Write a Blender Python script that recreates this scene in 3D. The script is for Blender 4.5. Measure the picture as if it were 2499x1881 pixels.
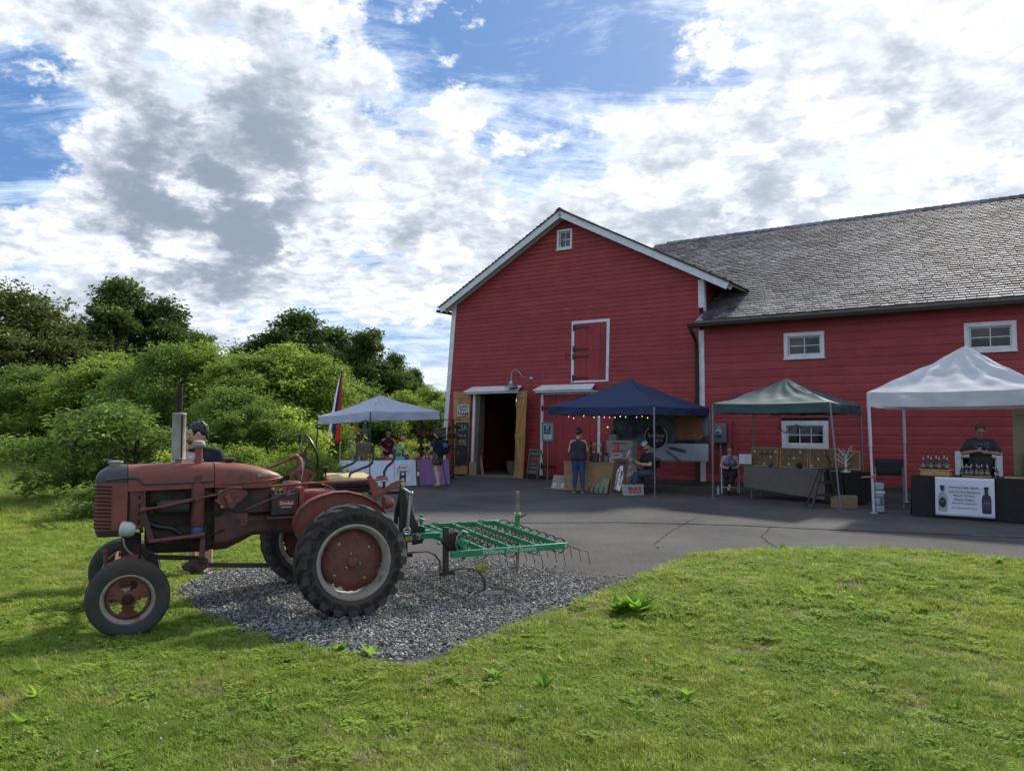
import bpy, bmesh, math, random
import numpy as np
from mathutils import Vector, Matrix, noise as mnoise

for _o in list(bpy.data.objects): bpy.data.objects.remove(_o)
SC = bpy.context.scene
COL = SC.collection
R = math.radians

# ------------------------------------------------------------------ camera
F_PX, CX, CY, EYE = 1940.0, 1249.5, 940.5, 1.75      # focal length in photo pixels, image centre, eye height
PITCH = math.atan((1040 - CY) / F_PX)
cam_d = bpy.data.cameras.new('camera'); cam = bpy.data.objects.new('camera', cam_d); COL.objects.link(cam)
cam.location = (0, 0, EYE); cam.rotation_euler = (R(90) + PITCH, 0, 0)
cam_d.sensor_fit = 'HORIZONTAL'; cam_d.sensor_width = 36.0; cam_d.lens = 36.0 * F_PX / 2499.0
cam_d.clip_start = 0.05; cam_d.clip_end = 3000
SC.camera = cam

# ------------------------------------------------------------------ light
SUN_EL, SUN_AZ = 36.5, 34.0       # degrees; azimuth measured from +Y (view direction) towards +X
s_el, s_az = R(SUN_EL), R(SUN_AZ)
SUN_DIR = Vector((math.sin(s_az) * math.cos(s_el), math.cos(s_az) * math.cos(s_el), math.sin(s_el)))
sun_d = bpy.data.lights.new('sun', 'SUN'); sun = bpy.data.objects.new('sun', sun_d); COL.objects.link(sun)
sun_d.energy = 2.3; sun_d.angle = R(4.5); sun_d.color = (1.0, 0.93, 0.82)
sun.rotation_euler = (-SUN_DIR).to_track_quat('-Z', 'Y').to_euler()
sun.location = SUN_DIR * 60

SC.view_settings.view_transform = 'Standard'; SC.view_settings.look = 'None'
SC.view_settings.exposure = 1.38; SC.view_settings.gamma = 1.0
SC.render.engine = 'CYCLES'
SC.cycles.max_bounces = 6; SC.cycles.diffuse_bounces = 3; SC.cycles.glossy_bounces = 3
SC.cycles.transmission_bounces = 4; SC.cycles.transparent_max_bounces = 6
SC.cycles.caustics_reflective = False; SC.cycles.caustics_refractive = False

def photo_ray(x, y):
    fx, fy = (x - CX) / F_PX, (y - CY) / F_PX
    return Vector((fx, math.cos(PITCH) + fy * math.sin(PITCH), math.sin(PITCH) - fy * math.cos(PITCH)))
EYE_P = Vector((0, 0, EYE))
def gp(x, y, z=0.0):
    d = photo_ray(x, y); return EYE_P + d * ((z - EYE) / d.z)
def at(x, y, Y):
    d = photo_ray(x, y); return EYE_P + d * (Y / d.y)

# ------------------------------------------------------------------ sky with clouds
W_ = bpy.data.worlds.new('World'); SC.world = W_; W_.use_nodes = True
W_.cycles.sampling_method = 'MANUAL'; W_.cycles.sample_map_resolution = 512
def build_world():
    nt = W_.node_tree; N = nt.nodes; L = nt.links; N.clear()
    def n(t, **kw):
        k = N.new(t)
        for a, v in kw.items(): setattr(k, a, v)
        return k
    def math_(op, a, b=None, c=None, clamp=False):
        k = n('ShaderNodeMath', operation=op, use_clamp=clamp)
        for i, v in enumerate((a, b, c)):
            if v is None: continue
            if isinstance(v, (int, float)): k.inputs[i].default_value = v
            else: L.new(v, k.inputs[i])
        return k.outputs[0]
    def vmath(op, a, b):
        k = n('ShaderNodeVectorMath', operation=op)
        for i, v in enumerate((a, b)):
            if isinstance(v, (tuple, Vector)): k.inputs[i].default_value = tuple(v)
            else: L.new(v, k.inputs[i])
        return k
    def ramp(v, lo, hi, smooth=True):
        k = n('ShaderNodeMapRange', interpolation_type='SMOOTHSTEP' if smooth else 'LINEAR')
        L.new(v, k.inputs[0]); k.inputs[1].default_value = lo; k.inputs[2].default_value = hi
        return k.outputs[0]
    def mix(f, a, b):
        k = n('ShaderNodeMix', data_type='RGBA')
        for s, v in ((k.inputs[0], f), (k.inputs[6], a), (k.inputs[7], b)):
            if isinstance(v, (int, float)): s.default_value = v
            elif isinstance(v, tuple): s.default_value = (*v, 1)
            else: L.new(v, s)
        return k.outputs[2]
    out = n('ShaderNodeOutputWorld'); bg = n('ShaderNodeBackground'); bg.inputs[1].default_value = 0.122
    sky = n('ShaderNodeTexSky', sky_type='NISHITA', sun_disc=False)
    sky.sun_elevation = s_el; sky.sun_rotation = s_az; sky.altitude = 50; sky.air_density = 1.0; sky.dust_density = 1.2; sky.ozone_density = 1.6
    tc = n('ShaderNodeTexCoord'); d = tc.outputs['Generated']
    sep = n('ShaderNodeSeparateXYZ'); L.new(d, sep.inputs[0])
    zz = math_('ADD', math_('MAXIMUM', sep.outputs[2], 0.0), 0.16)
    px_ = math_('DIVIDE', sep.outputs[0], zz); py_ = math_('DIVIDE', sep.outputs[1], zz)
    comb = n('ShaderNodeCombineXYZ'); L.new(px_, comb.inputs[0]); L.new(py_, comb.inputs[1])
    P = comb.outputs[0]
    def noise(vec, scale, detail, rough, lac=2.0, dist=0.0, loc=(0, 0, 0), sc=(1, 1, 1)):
        m = n('ShaderNodeMapping'); L.new(vec, m.inputs[0]); m.inputs['Location'].default_value = loc; m.inputs['Scale'].default_value = sc
        k = n('ShaderNodeTexNoise', noise_dimensions='3D'); L.new(m.outputs[0], k.inputs['Vector'])
        k.inputs['Scale'].default_value = scale; k.inputs['Detail'].default_value = detail; k.inputs['Roughness'].default_value = rough
        k.inputs['Lacunarity'].default_value = lac; k.inputs['Distortion'].default_value = dist
        return k.outputs['Fac']
    # where the cumulus banks and the blue openings lie on the dome
    # ragged outlines: bend the look-up direction before measuring the banks
    def nvec(vec, scale, detail, loc):
        m = n('ShaderNodeMapping'); L.new(vec, m.inputs[0]); m.inputs['Location'].default_value = loc
        k = n('ShaderNodeTexNoise', noise_dimensions='3D'); L.new(m.outputs[0], k.inputs['Vector']); k.inputs['Scale'].default_value = scale; k.inputs['Detail'].default_value = detail; k.inputs['Roughness'].default_value = .6
        return k.outputs['Color']
    wv = vmath('SUBTRACT', nvec(d, 5.0, 6, (2.2, .3, 1.9)), (.5, .5, .5)).outputs[0]
    sc_ = n('ShaderNodeVectorMath', operation='SCALE'); L.new(wv, sc_.inputs[0]); sc_.inputs['Scale'].default_value = .30
    dw = vmath('ADD', d, sc_.outputs[0]).outputs[0]; nrm = n('ShaderNodeVectorMath', operation='NORMALIZE'); L.new(dw, nrm.inputs[0]); dw = nrm.outputs[0]
    def blob(x, y, rad_px, amp):
        v = photo_ray(x, y).normalized(); k = vmath('DOT_PRODUCT', dw, v).outputs['Value']; ang = rad_px / F_PX
        return math_('MULTIPLY', ramp(k, math.cos(ang), math.cos(ang * 0.25)), amp)
    def total(lst):
        big = None
        for b in lst:
            t = blob(*b); big = t if big is None else math_('ADD', big, t)
        return big
    big, grey_b = total(BLOBS), total(GREYS)
    # puffy cloud: fractal noise in the direction of view, finer towards the horizon
    def field(loc):
        a_ = noise(P, 2.7, 8, 0.60, dist=0.25, loc=(3.1 + loc[0], 1.7 + loc[1], 0)); b_ = noise(d, 12.0, 8, 0.62, loc=(loc[0] * .28, loc[1] * .28, 4.2 + loc[2] * .3), sc=(1, 1, 1.6))
        return math_('ADD', math_('MULTIPLY', a_, .45), math_('MULTIPLY', b_, .55))
    f0 = field((0, 0, 0)); f1 = field((-.11, .035, -.20))       # second sample a step towards the light
    c = math_('ADD', math_('MULTIPLY', math_('SUBTRACT', f0, .5), 1.7), math_('ADD', big, .5))
    cum = ramp(c, 0.475, 0.60)
    core = ramp(c, 0.56, 0.86)
    lit = ramp(math_('SUBTRACT', f0, f1), -0.10, 0.06)
    wisp = noise(P, 2.6, 8, 0.70, dist=0.6, loc=(7.7, 2.2, 0), sc=(0.8, 1.9, 1))
    mot = noise(P, 13.0, 5, 0.6, dist=.3, loc=(1.1, 4.4, 0))
    wtot = math_('ADD', math_('ADD', wisp, math_('MULTIPLY', math_('SUBTRACT', mot, .5), .28)), math_('MULTIPLY', big, 0.75))
    wisp_f = math_('MULTIPLY', ramp(wtot, 0.36, 0.72), 0.8)
    sunv = vmath('DOT_PRODUCT', d, SUN_DIR.normalized()).outputs['Value']
    near_sun = ramp(sunv, 0.62, 1.0, False)
    white = mix(near_sun, CL_WHITE, CL_WHITE_S)
    grey = mix(near_sun, CL_GREY, CL_GREY_S)
    sh_a = math_('MULTIPLY', math_('SUBTRACT', 1.0, lit), math_('ADD', math_('MULTIPLY', core, .55), .22))
    mott = ramp(f1, .36, .66)
    sh_a = math_('ADD', sh_a, math_('MULTIPLY', ramp(mot, .38, .68), .30))
    shade_raw = math_('ADD', sh_a, math_('MULTIPLY', math_('MULTIPLY', grey_b, core), math_('SUBTRACT', math_('ADD', .42, math_('MULTIPLY', mott, .75)), math_('MULTIPLY', lit, .50))))
    shade = math_('SUBTRACT', 1.0, math_('POWER', 2.718, math_('MULTIPLY', shade_raw, -2.1)))
    ccol = mix(shade, white, grey)
    wcol = mix(near_sun, (3.0, 3.5, 4.2), (3.7, 4.0, 4.4))
    skyt = mix(SKY_MIX, sky.outputs[0], SKY_BLUE)
    s1 = mix(wisp_f, skyt, wcol)
    s2 = mix(cum, s1, ccol)
    hz = ramp(sep.outputs[2], 0.20, -0.02)
    s3 = mix(math_('MULTIPLY', hz, 0.30), s2, (3.0, 3.6, 4.3))
    L.new(s3, bg.inputs[0]); L.new(bg.outputs[0], out.inputs[0])
CL_WHITE, CL_WHITE_S, CL_GREY, CL_GREY_S = (3.75, 3.9, 4.1), (4.1, 4.2, 4.3), (1.0, 1.22, 1.56), (1.5, 1.75, 2.1)
SKY_MIX, SKY_BLUE = .88, (.24, .70, 1.68)
# (photo x, photo y, radius in photo pixels, density change)
BLOBS = [(560, 270, 430, .16), (470, 500, 340, .14), (1330, 250, 330, -.19), (1500, 330, 260, -.08), (60, 330, 300, -.16), (2150, 180, 640, .13), (2050, 520, 260, -.02),
         (1300, 520, 360, .14), (1750, 470, 330, .08), (760, 590, 280, .10), (40, 60, 260, .14), (150, 600, 320, .10), (1080, 330, 230, .06),
         (900, 800, 200, -.06), (300, 760, 420, .10), (900, 700, 300, .10), (1500, 620, 500, .10), (2350, 420, 330, .06), (1650, 120, 200, -.14), (900, 40, 300, .04), (830, 400, 160, -.10)]
GREYS = [(520, 250, 330, 1.1), (470, 480, 280, 1.0), (760, 560, 320, .7), (880, 660, 180, .6), (60, 90, 220, .5), (170, 620, 300, .4), (1150, 560, 240, .35), (600, 700, 240, .3), (2120, 330, 420, .30), (1800, 540, 300, .35), (2380, 120, 260, .25), (1450, 560, 260, .3), (300, 330, 200, .4)]
build_world()
# ------------------------------------------------------------------ helpers
RNG = random.Random(7)
class MB:
    """collects shapes; build() links them as ONE mesh object"""
    def __init__(s): s.v = []; s.f = []; s.m = []; s.mi = 0; s.T = None
    def add(s, vs, fs):
        o = len(s.v)
        s.v += [tuple(s.T @ Vector(p)) if s.T else tuple(p) for p in vs]
        s.f += [tuple(i + o for i in f) for f in fs]; s.m += [s.mi] * len(fs)
        return s
    def hexa(s, c):        # 8 corners: bottom loop 0-3, top loop 4-7
        return s.add(c, [(3, 2, 1, 0), (4, 5, 6, 7), (0, 1, 5, 4), (1, 2, 6, 5), (2, 3, 7, 6), (3, 0, 4, 7)])
    def box(s, c, d, M=None):
        x, y, z = d[0] / 2, d[1] / 2, d[2] / 2
        p = [Vector(q) for q in ((-x, -y, -z), (x, -y, -z), (x, y, -z), (-x, y, -z), (-x, -y, z), (x, -y, z), (x, y, z), (-x, y, z))]
        if M is not None: p = [M @ q for q in p]
        c = Vector(c); return s.hexa([q + c for q in p])
    def beam(s, a, b, w, h, up=(0, 0, 1)):
        a, b = Vector(a), Vector(b); d = (b - a).normalized(); up = Vector(up)
        if abs(d.dot(up)) > .98: up = Vector((1, 0, 0))
        r = d.cross(up).normalized(); u = r.cross(d).normalized(); r *= w / 2; u *= h / 2
        return s.hexa([a - r - u, a + r - u, b + r - u, b - r - u, a - r + u, a + r + u, b + r + u, b - r + u])
    def tube(s, pts, r, seg=8, caps=True, closed=False):
        pts = [Vector(p) for p in pts]; n = len(pts); rs = r if isinstance(r, (list, tuple)) else [r] * n
        ring = []; prev = None
        for i, p in enumerate(pts):
            if closed: t = pts[(i + 1) % n] - pts[i - 1]
            else: t = pts[min(i + 1, n - 1)] - pts[max(i - 1, 0)]
            t = t.normalized() if t.length > 1e-9 else Vector((0, 0, 1))
            if prev is None:
                a = Vector((0, 0, 1)) if abs(t.z) < .9 else Vector((1, 0, 0)); x = t.cross(a).normalized()
            else:
                x = prev - t * prev.dot(t); x = x.normalized() if x.length > 1e-6 else t.orthogonal().normalized()
            prev = x; y = t.cross(x)
            ring.append([p + (x * math.cos(2 * math.pi * k / seg) + y * math.sin(2 * math.pi * k / seg)) * rs[i] for k in range(seg)])
        vs = [q for rg in ring for q in rg]; fs = []
        for i in range(n if closed else n - 1):
            j = (i + 1) % n
            for k in range(seg):
                l = (k + 1) % seg; fs.append((i * seg + k, i * seg + l, j * seg + l, j * seg + k))
        if caps and not closed:
            fs.append(tuple(reversed(range(seg)))); fs.append(tuple(range((n - 1) * seg, n * seg)))
        return s.add(vs, fs)
    def lathe(s, prof, seg=24, M=None, a0=0.0, a1=2 * math.pi, cap=True):
        """profile of (radius, height); axis = local z of M"""
        full = abs(a1 - a0 - 2 * math.pi) < 1e-6; k_n = seg if full else seg + 1; vs = []; fs = []
        for r, h in prof:
            for k in range(k_n):
                a = a0 + (a1 - a0) * k / seg; vs.append(Vector((r * math.cos(a), r * math.sin(a), h)))
        if M is not None: vs = [M @ v for v in vs]
        for i in range(len(prof) - 1):
            for k in range(seg):
                l = (k + 1) % k_n if full else k + 1
                fs.append((i * k_n + k, i * k_n + l, (i + 1) * k_n + l, (i + 1) * k_n + k))
        if full and cap and prof[0] != prof[-1]:
            if prof[0][0] > 1e-6: fs.append(tuple(reversed(range(k_n))))
            if prof[-1][0] > 1e-6: fs.append(tuple(range((len(prof) - 1) * k_n, len(prof) * k_n)))
        return s.add(vs, fs)
    def cyl(s, a, b, r, seg=16, r2=None): return s.tube([a, b], [r, r if r2 is None else r2], seg)
    def prism(s, poly, vec):
        """closed polygon of 3-D points pushed along vec"""
        n = len(poly); vec = Vector(vec); p = [Vector(q) for q in poly]
        return s.add(p + [q + vec for q in p], [tuple(reversed(range(n))), tuple(range(n, 2 * n))] + [(i, (i + 1) % n, n + (i + 1) % n, n + i) for i in range(n)])
    def ball(s, c, r, seg=12, rings=8, M=None):
        r = r if isinstance(r, (tuple, list)) else (r, r, r); vs = [(0, 0, -1)]
        for i in range(1, rings):
            t = math.pi * i / rings - math.pi / 2
            for k in range(seg): vs.append((math.cos(t) * math.cos(2 * math.pi * k / seg), math.cos(t) * math.sin(2 * math.pi * k / seg), math.sin(t)))
        vs.append((0, 0, 1)); fs = []
        for k in range(seg): fs.append((0, 1 + (k + 1) % seg, 1 + k))
        for i in range(rings - 2):
            for k in range(seg):
                l = (k + 1) % seg; a = 1 + i * seg; fs.append((a + k, a + l, a + seg + l, a + seg + k))
        a = 1 + (rings - 2) * seg
        for k in range(seg): fs.append((a + k, a + (k + 1) % seg, len(vs) - 1))
        q = [Vector((x * r[0], y * r[1], z * r[2])) for x, y, z in vs]
        if M is not None: q = [M @ p for p in q]
        c = Vector(c); return s.add([p + c for p in q], fs)
    def loft(s, rings, caps=True):
        n = len(rings[0]); vs = [p for rg in rings for p in rg]; fs = []
        for i in range(len(rings) - 1):
            for k in range(n):
                l = (k + 1) % n; fs.append((i * n + k, i * n + l, (i + 1) * n + l, (i + 1) * n + k))
        if caps: fs.append(tuple(reversed(range(n)))); fs.append(tuple(range((len(rings) - 1) * n, len(rings) * n)))
        return s.add(vs, fs)
    def grid(s, fn, nu, nv):
        vs = [fn(i / nu, j / nv) for j in range(nv + 1) for i in range(nu + 1)]; w = nu + 1
        return s.add(vs, [(j * w + i, j * w + i + 1, (j + 1) * w + i + 1, (j + 1) * w + i) for j in range(nv) for i in range(nu)])
    def mesh(s, name, mats, smooth=40, fix=True):
        me = bpy.data.meshes.new(name); me.from_pydata([tuple(p) for p in s.v], [], s.f)
        for m in (mats if isinstance(mats, (list, tuple)) else [mats]): me.materials.append(m)
        if any(s.m): me.polygons.foreach_set('material_index', s.m)
        if fix:
            bm = bmesh.new(); bm.from_mesh(me); bmesh.ops.recalc_face_normals(bm, faces=bm.faces); bm.to_mesh(me); bm.free()
        if smooth:
            me.polygons.foreach_set('use_smooth', [True] * len(me.polygons)); me.set_sharp_from_angle(angle=R(smooth))
        me.update(); return me
    def build(s, name, mats, parent=None, smooth=40, bevel=0, solid=0, fix=True, sub=0):
        return link(name, s.mesh(name, mats, smooth, fix), parent, bevel, solid, sub)

def link(name, me, parent=None, bevel=0, solid=0, sub=0):
    o = bpy.data.objects.new(name, me); COL.objects.link(o)
    if parent is not None:
        o.parent = parent
        if parent.get('_world'): o.matrix_parent_inverse = Matrix(parent_mats[parent.name]).inverted()
    if sub: m = o.modifiers.new('sub', 'SUBSURF'); m.levels = sub; m.render_levels = sub
    if solid: m = o.modifiers.new('solid', 'SOLIDIFY'); m.thickness = solid; m.offset = 0
    if bevel: m = o.modifiers.new('bevel', 'BEVEL'); m.width = bevel; m.segments = 2; m.limit_method = 'ANGLE'; m.angle_limit = R(35); m.harden_normals = False
    return o
parent_mats = {}
def thing(name, label, cat, loc=(0, 0, 0), rotz=0.0, group=None, local=False):
    """an Empty at the thing's base; parts are built in world space unless local"""
    o = bpy.data.objects.new(name, None); COL.objects.link(o); o.empty_display_size = .1
    o.location = loc; o.rotation_euler = (0, 0, rotz); tag(o, label, cat, group)
    if not local:
        parent_mats[o.name] = Matrix.Translation(Vector(loc)) @ Matrix.Rotation(rotz, 4, 'Z'); o['_world'] = 1
    return o
def tag(o, label, cat, group=None):
    o['label'] = label; o['category'] = cat
    if group: o['group'] = group
    return o
def kind(o, k, label=None):
    o['kind'] = k
    if label: o['label'] = label
    return o
def dup(root, loc, rotz=0.0, label=None, scale=None):
    r = root.copy(); COL.objects.link(r); r.location = loc; r.rotation_euler = (0, 0, rotz)
    if scale is not None: r.scale = scale if isinstance(scale, (tuple, list)) else (scale,) * 3
    if label: r['label'] = label
    for ch in list(root.children):
        c = ch.copy(); COL.objects.link(c); c.parent = r
        for g in list(ch.children):
            k = g.copy(); COL.objects.link(k); k.parent = c
    return r

# ---- materials
MATS = {}
def mat(name, col, rough=.6, metal=0.0, col2=None, nscale=6.0, mixlo=.35, mixhi=.65, bump=0.0, bscale=40.0, spec=.5, transl=0.0, sheen=0, emit=None, alpha=None, stretch=(1, 1, 1), tint=None, rnd=0.0, coat=0, col3=None, n3=25.0, detail=6, coords='Object'):
    if name in MATS: return MATS[name]
    m = bpy.data.materials.new(name); m.use_nodes = True; MATS[name] = m; nt = m.node_tree; N = nt.nodes; L = nt.links
    b = N['Principled BSDF']; b.inputs['Base Color'].default_value = (*col, 1); b.inputs['Roughness'].default_value = rough; b.inputs['Metallic'].default_value = metal
    b.inputs['Specular IOR Level'].default_value = spec
    if coat: b.inputs['Coat Weight'].default_value = coat; b.inputs['Coat Roughness'].default_value = .25
    tc = N.new('ShaderNodeTexCoord'); mp = N.new('ShaderNodeMapping'); mp.inputs['Scale'].default_value = stretch; L.new(tc.outputs[coords], mp.inputs[0])
    def noise(sc, det=detail):
        k = N.new('ShaderNodeTexNoise'); k.inputs['Scale'].default_value = sc; k.inputs['Detail'].default_value = det; k.inputs['Roughness'].default_value = .62; L.new(mp.outputs[0], k.inputs['Vector']); return k
    cs = None
    def mixn(fac, a, c2):
        k = N.new('ShaderNodeMix'); k.data_type = 'RGBA'; L.new(fac, k.inputs[0])
        if isinstance(a, tuple): k.inputs[6].default_value = (*a, 1)
        else: L.new(a, k.inputs[6])
        k.inputs[7].default_value = (*c2, 1); return k.outputs[2]
    def rng(v, lo, hi):
        k = N.new('ShaderNodeMapRange'); L.new(v, k.inputs[0]); k.inputs[1].default_value = lo; k.inputs[2].default_value = hi; return k.outputs[0]
    if col2 is not None:
        nz = noise(nscale); cs = mixn(rng(nz.outputs['Fac'], mixlo, mixhi), col, col2)
    if col3 is not None:
        nz = noise(n3, 8); cs = mixn(rng(nz.outputs['Fac'], .56, .68), cs if cs is not None else col, col3)
    if tint or rnd:
        hsv = N.new('ShaderNodeHueSaturation')
        if cs is not None: L.new(cs, hsv.inputs['Color'])
        else: hsv.inputs['Color'].default_value = (*col, 1)
        if tint:
            at_ = N.new('ShaderNodeAttribute'); at_.attribute_name = tint; v = at_.outputs['Fac']
        else:
            oi = N.new('ShaderNodeObjectInfo'); v = oi.outputs['Random']
        k = N.new('ShaderNodeMapRange'); L.new(v, k.inputs[0]); a = rnd or .3; k.inputs[3].default_value = 1 - a; k.inputs[4].default_value = 1 + a
        L.new(k.outputs[0], hsv.inputs['Value']); cs = hsv.outputs[0]
    if cs is not None: L.new(cs, b.inputs['Base Color'])
    if bump:
        nz = noise(bscale, 5); bp = N.new('ShaderNodeBump'); bp.inputs['Strength'].default_value = bump; bp.inputs['Distance'].default_value = .02; L.new(nz.outputs['Fac'], bp.inputs['Height']); L.new(bp.outputs[0], b.inputs['Normal'])
    if emit: b.inputs['Emission Color'].default_value = (*emit[0], 1); b.inputs['Emission Strength'].default_value = emit[1]
    if transl:
        tr_ = N.new('ShaderNodeBsdfTranslucent'); ms = N.new('ShaderNodeMixShader'); ms.inputs[0].default_value = transl
        if cs is not None: L.new(cs, tr_.inputs[0])
        else: tr_.inputs[0].default_value = (*col, 1)
        L.new(b.outputs[0], ms.inputs[1]); L.new(tr_.outputs[0], ms.inputs[2]); L.new(ms.outputs[0], N['Material Output'].inputs[0])
    return m
def glass_mat(name, tint=(.8, .9, .95), rough=.03):
    if name in MATS: return MATS[name]
    m = bpy.data.materials.new(name); m.use_nodes = True; MATS[name] = m; nt = m.node_tree; N = nt.nodes; L = nt.links
    N.remove(N['Principled BSDF']); g = N.new('ShaderNodeBsdfGlossy'); g.inputs['Roughness'].default_value = rough
    t = N.new('ShaderNodeBsdfTransparent'); t.inputs[0].default_value = (*tint, 1); fr = N.new('ShaderNodeFresnel'); fr.inputs[0].default_value = 1.55
    ms = N.new('ShaderNodeMixShader'); L.new(fr.outputs[0], ms.inputs[0]); L.new(t.outputs[0], ms.inputs[1]); L.new(g.outputs[0], ms.inputs[2]); L.new(ms.outputs[0], N['Material Output'].inputs[0])
    return m

# ---- text as thin raised mesh; origin at the text's centre, in the plane given by ex (right) and ez (up)
def text(body, height, centre, ex, ez, m, parent=None, name='lettering', width=None, shear=0.0, bold=0.0, depth=.002, line=1.0):
    if body[0] == '~':      # print too blurred to read: broken strokes, '~~' = two rows
        e1, e2, rows = Vector(ex).normalized(), Vector(ez).normalized(), len(body); n1 = e1.cross(e2); mb = MB(); rg = random.Random(len(name) + int(height * 1e4)); w = width or height * 4; rh = height / rows
        for i in range(rows):
            x = -w / 2; y = height / 2 - rh * (i + .5)
            while x < w / 2 - rh * .2:
                l = min(rg.uniform(.3, .8) * rh, w / 2 - x); c = Vector(centre) + e1 * (x + l / 2) + e2 * y; mb.hexa([c + e1 * (a * l / 2) + e2 * (b * rh * .3) + n1 * k for k in (0, depth) for a, b in ((-1, -1), (1, -1), (1, 1), (-1, 1))]); x += l + rh * .22
        return mb.build(name, m, parent, smooth=0)
    cu = bpy.data.curves.new('t', 'FONT'); cu.body = body; cu.size = 1.0; cu.align_x = 'CENTER'; cu.shear = shear; cu.offset = bold; cu.resolution_u = 3; cu.space_line = line
    o = bpy.data.objects.new('t', cu); me = bpy.data.meshes.new_from_object(o); bpy.data.objects.remove(o); bpy.data.curves.remove(cu)
    n = len(me.vertices); co = np.empty(n * 3); me.vertices.foreach_get('co', co); co = co.reshape(-1, 3)
    lo, hi = co.min(0), co.max(0); co -= (lo + hi) / 2; co /= max(hi[1] - lo[1], 1e-6); co *= height
    if width: co[:, 0] *= width / max((hi[0] - lo[0]) / (hi[1] - lo[1]) * height, 1e-6)
    ex = Vector(ex).normalized(); ez = Vector(ez).normalized(); c = Vector(centre)
    w = np.outer(co[:, 0], ex) + np.outer(co[:, 1], ez) + np.array(c); me.vertices.foreach_set('co', w.ravel())
    me.materials.clear(); me.materials.append(m)
    ob = link(name, me, parent); kind(ob, 'stuff') if False else None
    ob.modifiers.new('solid', 'SOLIDIFY').thickness = depth
    return ob

# ---- fast meshes from numpy arrays
def np_mesh(name, verts, faces, m, tint=None, smooth=False):
    me = bpy.data.meshes.new(name); verts = np.asarray(verts, dtype=np.float32); faces = np.asarray(faces, dtype=np.int32); k = faces.shape[1]
    me.vertices.add(len(verts)); me.vertices.foreach_set('co', verts.ravel())
    me.loops.add(faces.size); me.loops.foreach_set('vertex_index', faces.ravel())
    me.polygons.add(len(faces)); me.polygons.foreach_set('loop_start', np.arange(0, faces.size, k, dtype=np.int32)); me.polygons.foreach_set('loop_total', np.full(len(faces), k, dtype=np.int32))
    if tint is not None:
        a = me.attributes.new('tint', 'FLOAT', 'POINT'); a.data.foreach_set('value', np.asarray(tint, dtype=np.float32))
    me.materials.append(m); me.update(calc_edges=True)
    if smooth: me.polygons.foreach_set('use_smooth', [True] * len(faces))
    return me

# ---- scattering (ground cover only): a point cloud with instances of small prototypes
def scatter(name, pts, scl, idx, protos, m_label, tilt=.15, seed=1):
    me = bpy.data.meshes.new(name); pts = np.asarray(pts, dtype=np.float32); n = len(pts)
    me.vertices.add(n); me.vertices.foreach_set('co', pts.ravel()); rg = np.random.default_rng(seed)
    rot = np.stack([rg.normal(0, tilt, n), rg.normal(0, tilt, n), rg.uniform(0, 6.283, n)], 1).astype(np.float32)
    a = me.attributes.new('rot', 'FLOAT_VECTOR', 'POINT'); a.data.foreach_set('vector', rot.ravel())
    a = me.attributes.new('scl', 'FLOAT', 'POINT'); a.data.foreach_set('value', np.asarray(scl, dtype=np.float32))
    a = me.attributes.new('idx', 'INT', 'POINT'); a.data.foreach_set('value', np.asarray(idx, dtype=np.int32))
    ob = bpy.data.objects.new(name, me); COL.objects.link(ob); kind(ob, 'stuff', m_label)
    pc = bpy.data.collections.new(name + '_kinds')
    for i, p in enumerate(protos):
        q = bpy.data.objects.new(f'{name}_{i:02d}', p); pc.objects.link(q)
    ng = bpy.data.node_groups.new(name, 'GeometryNodeTree'); ng.interface.new_socket('Geometry', in_out='INPUT', socket_type='NodeSocketGeometry'); ng.interface.new_socket('Geometry', in_out='OUTPUT', socket_type='NodeSocketGeometry')
    N = ng.nodes; L = ng.links; gi = N.new('NodeGroupInput'); go = N.new('NodeGroupOutput')
    ci = N.new('GeometryNodeCollectionInfo'); ci.inputs['Collection'].default_value = pc; ci.inputs['Separate Children'].default_value = True; ci.inputs['Reset Children'].default_value = True
    iop = N.new('GeometryNodeInstanceOnPoints'); iop.inputs['Pick Instance'].default_value = True
    def attr(nm, t):
        k = N.new('GeometryNodeInputNamedAttribute'); k.data_type = t; k.inputs[0].default_value = nm; return [o for o in k.outputs if o.enabled][0]
    L.new(gi.outputs[0], iop.inputs['Points']); L.new(ci.outputs[0], iop.inputs['Instance']); L.new(attr('idx', 'INT'), iop.inputs['Instance Index'])
    e2r = N.new('FunctionNodeEulerToRotation'); L.new(attr('rot', 'FLOAT_VECTOR'), e2r.inputs[0]); L.new(e2r.outputs[0], iop.inputs['Rotation'])
    L.new(attr('scl', 'FLOAT'), iop.inputs['Scale']); L.new(iop.outputs[0], go.inputs[0])
    md = ob.modifiers.new('scatter', 'NODES'); md.node_group = ng
    return ob
# ------------------------------------------------------------------ ground, asphalt, gravel, lawn
def pt2(lst): return [(gp(x, y).x, gp(x, y).y) for x, y in lst]
def resample(poly, step, jit, seed):
    rg = random.Random(seed); out = []
    for i, (x0, y0) in enumerate(poly):
        x1, y1 = poly[(i + 1) % len(poly)]; d = math.hypot(x1 - x0, y1 - y0); n = max(1, min(60, int(d / step)))
        for k in range(n):
            t = k / n; out.append((x0 + (x1 - x0) * t + rg.gauss(0, jit), y0 + (y1 - y0) * t + rg.gauss(0, jit)))
    return out
GRAVEL = pt2([(425, 1455), (470, 1500), (560, 1530), (700, 1572), (850, 1606), (960, 1622), (1040, 1630), (1105, 1592), (1250, 1532), (1400, 1470), (1525, 1434),
              (1470, 1412), (1390, 1402), (1320, 1388), (1250, 1378), (1150, 1366), (1050, 1372), (900, 1378), (740, 1388), (640, 1380), (560, 1390), (500, 1402), (440, 1430)])
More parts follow.
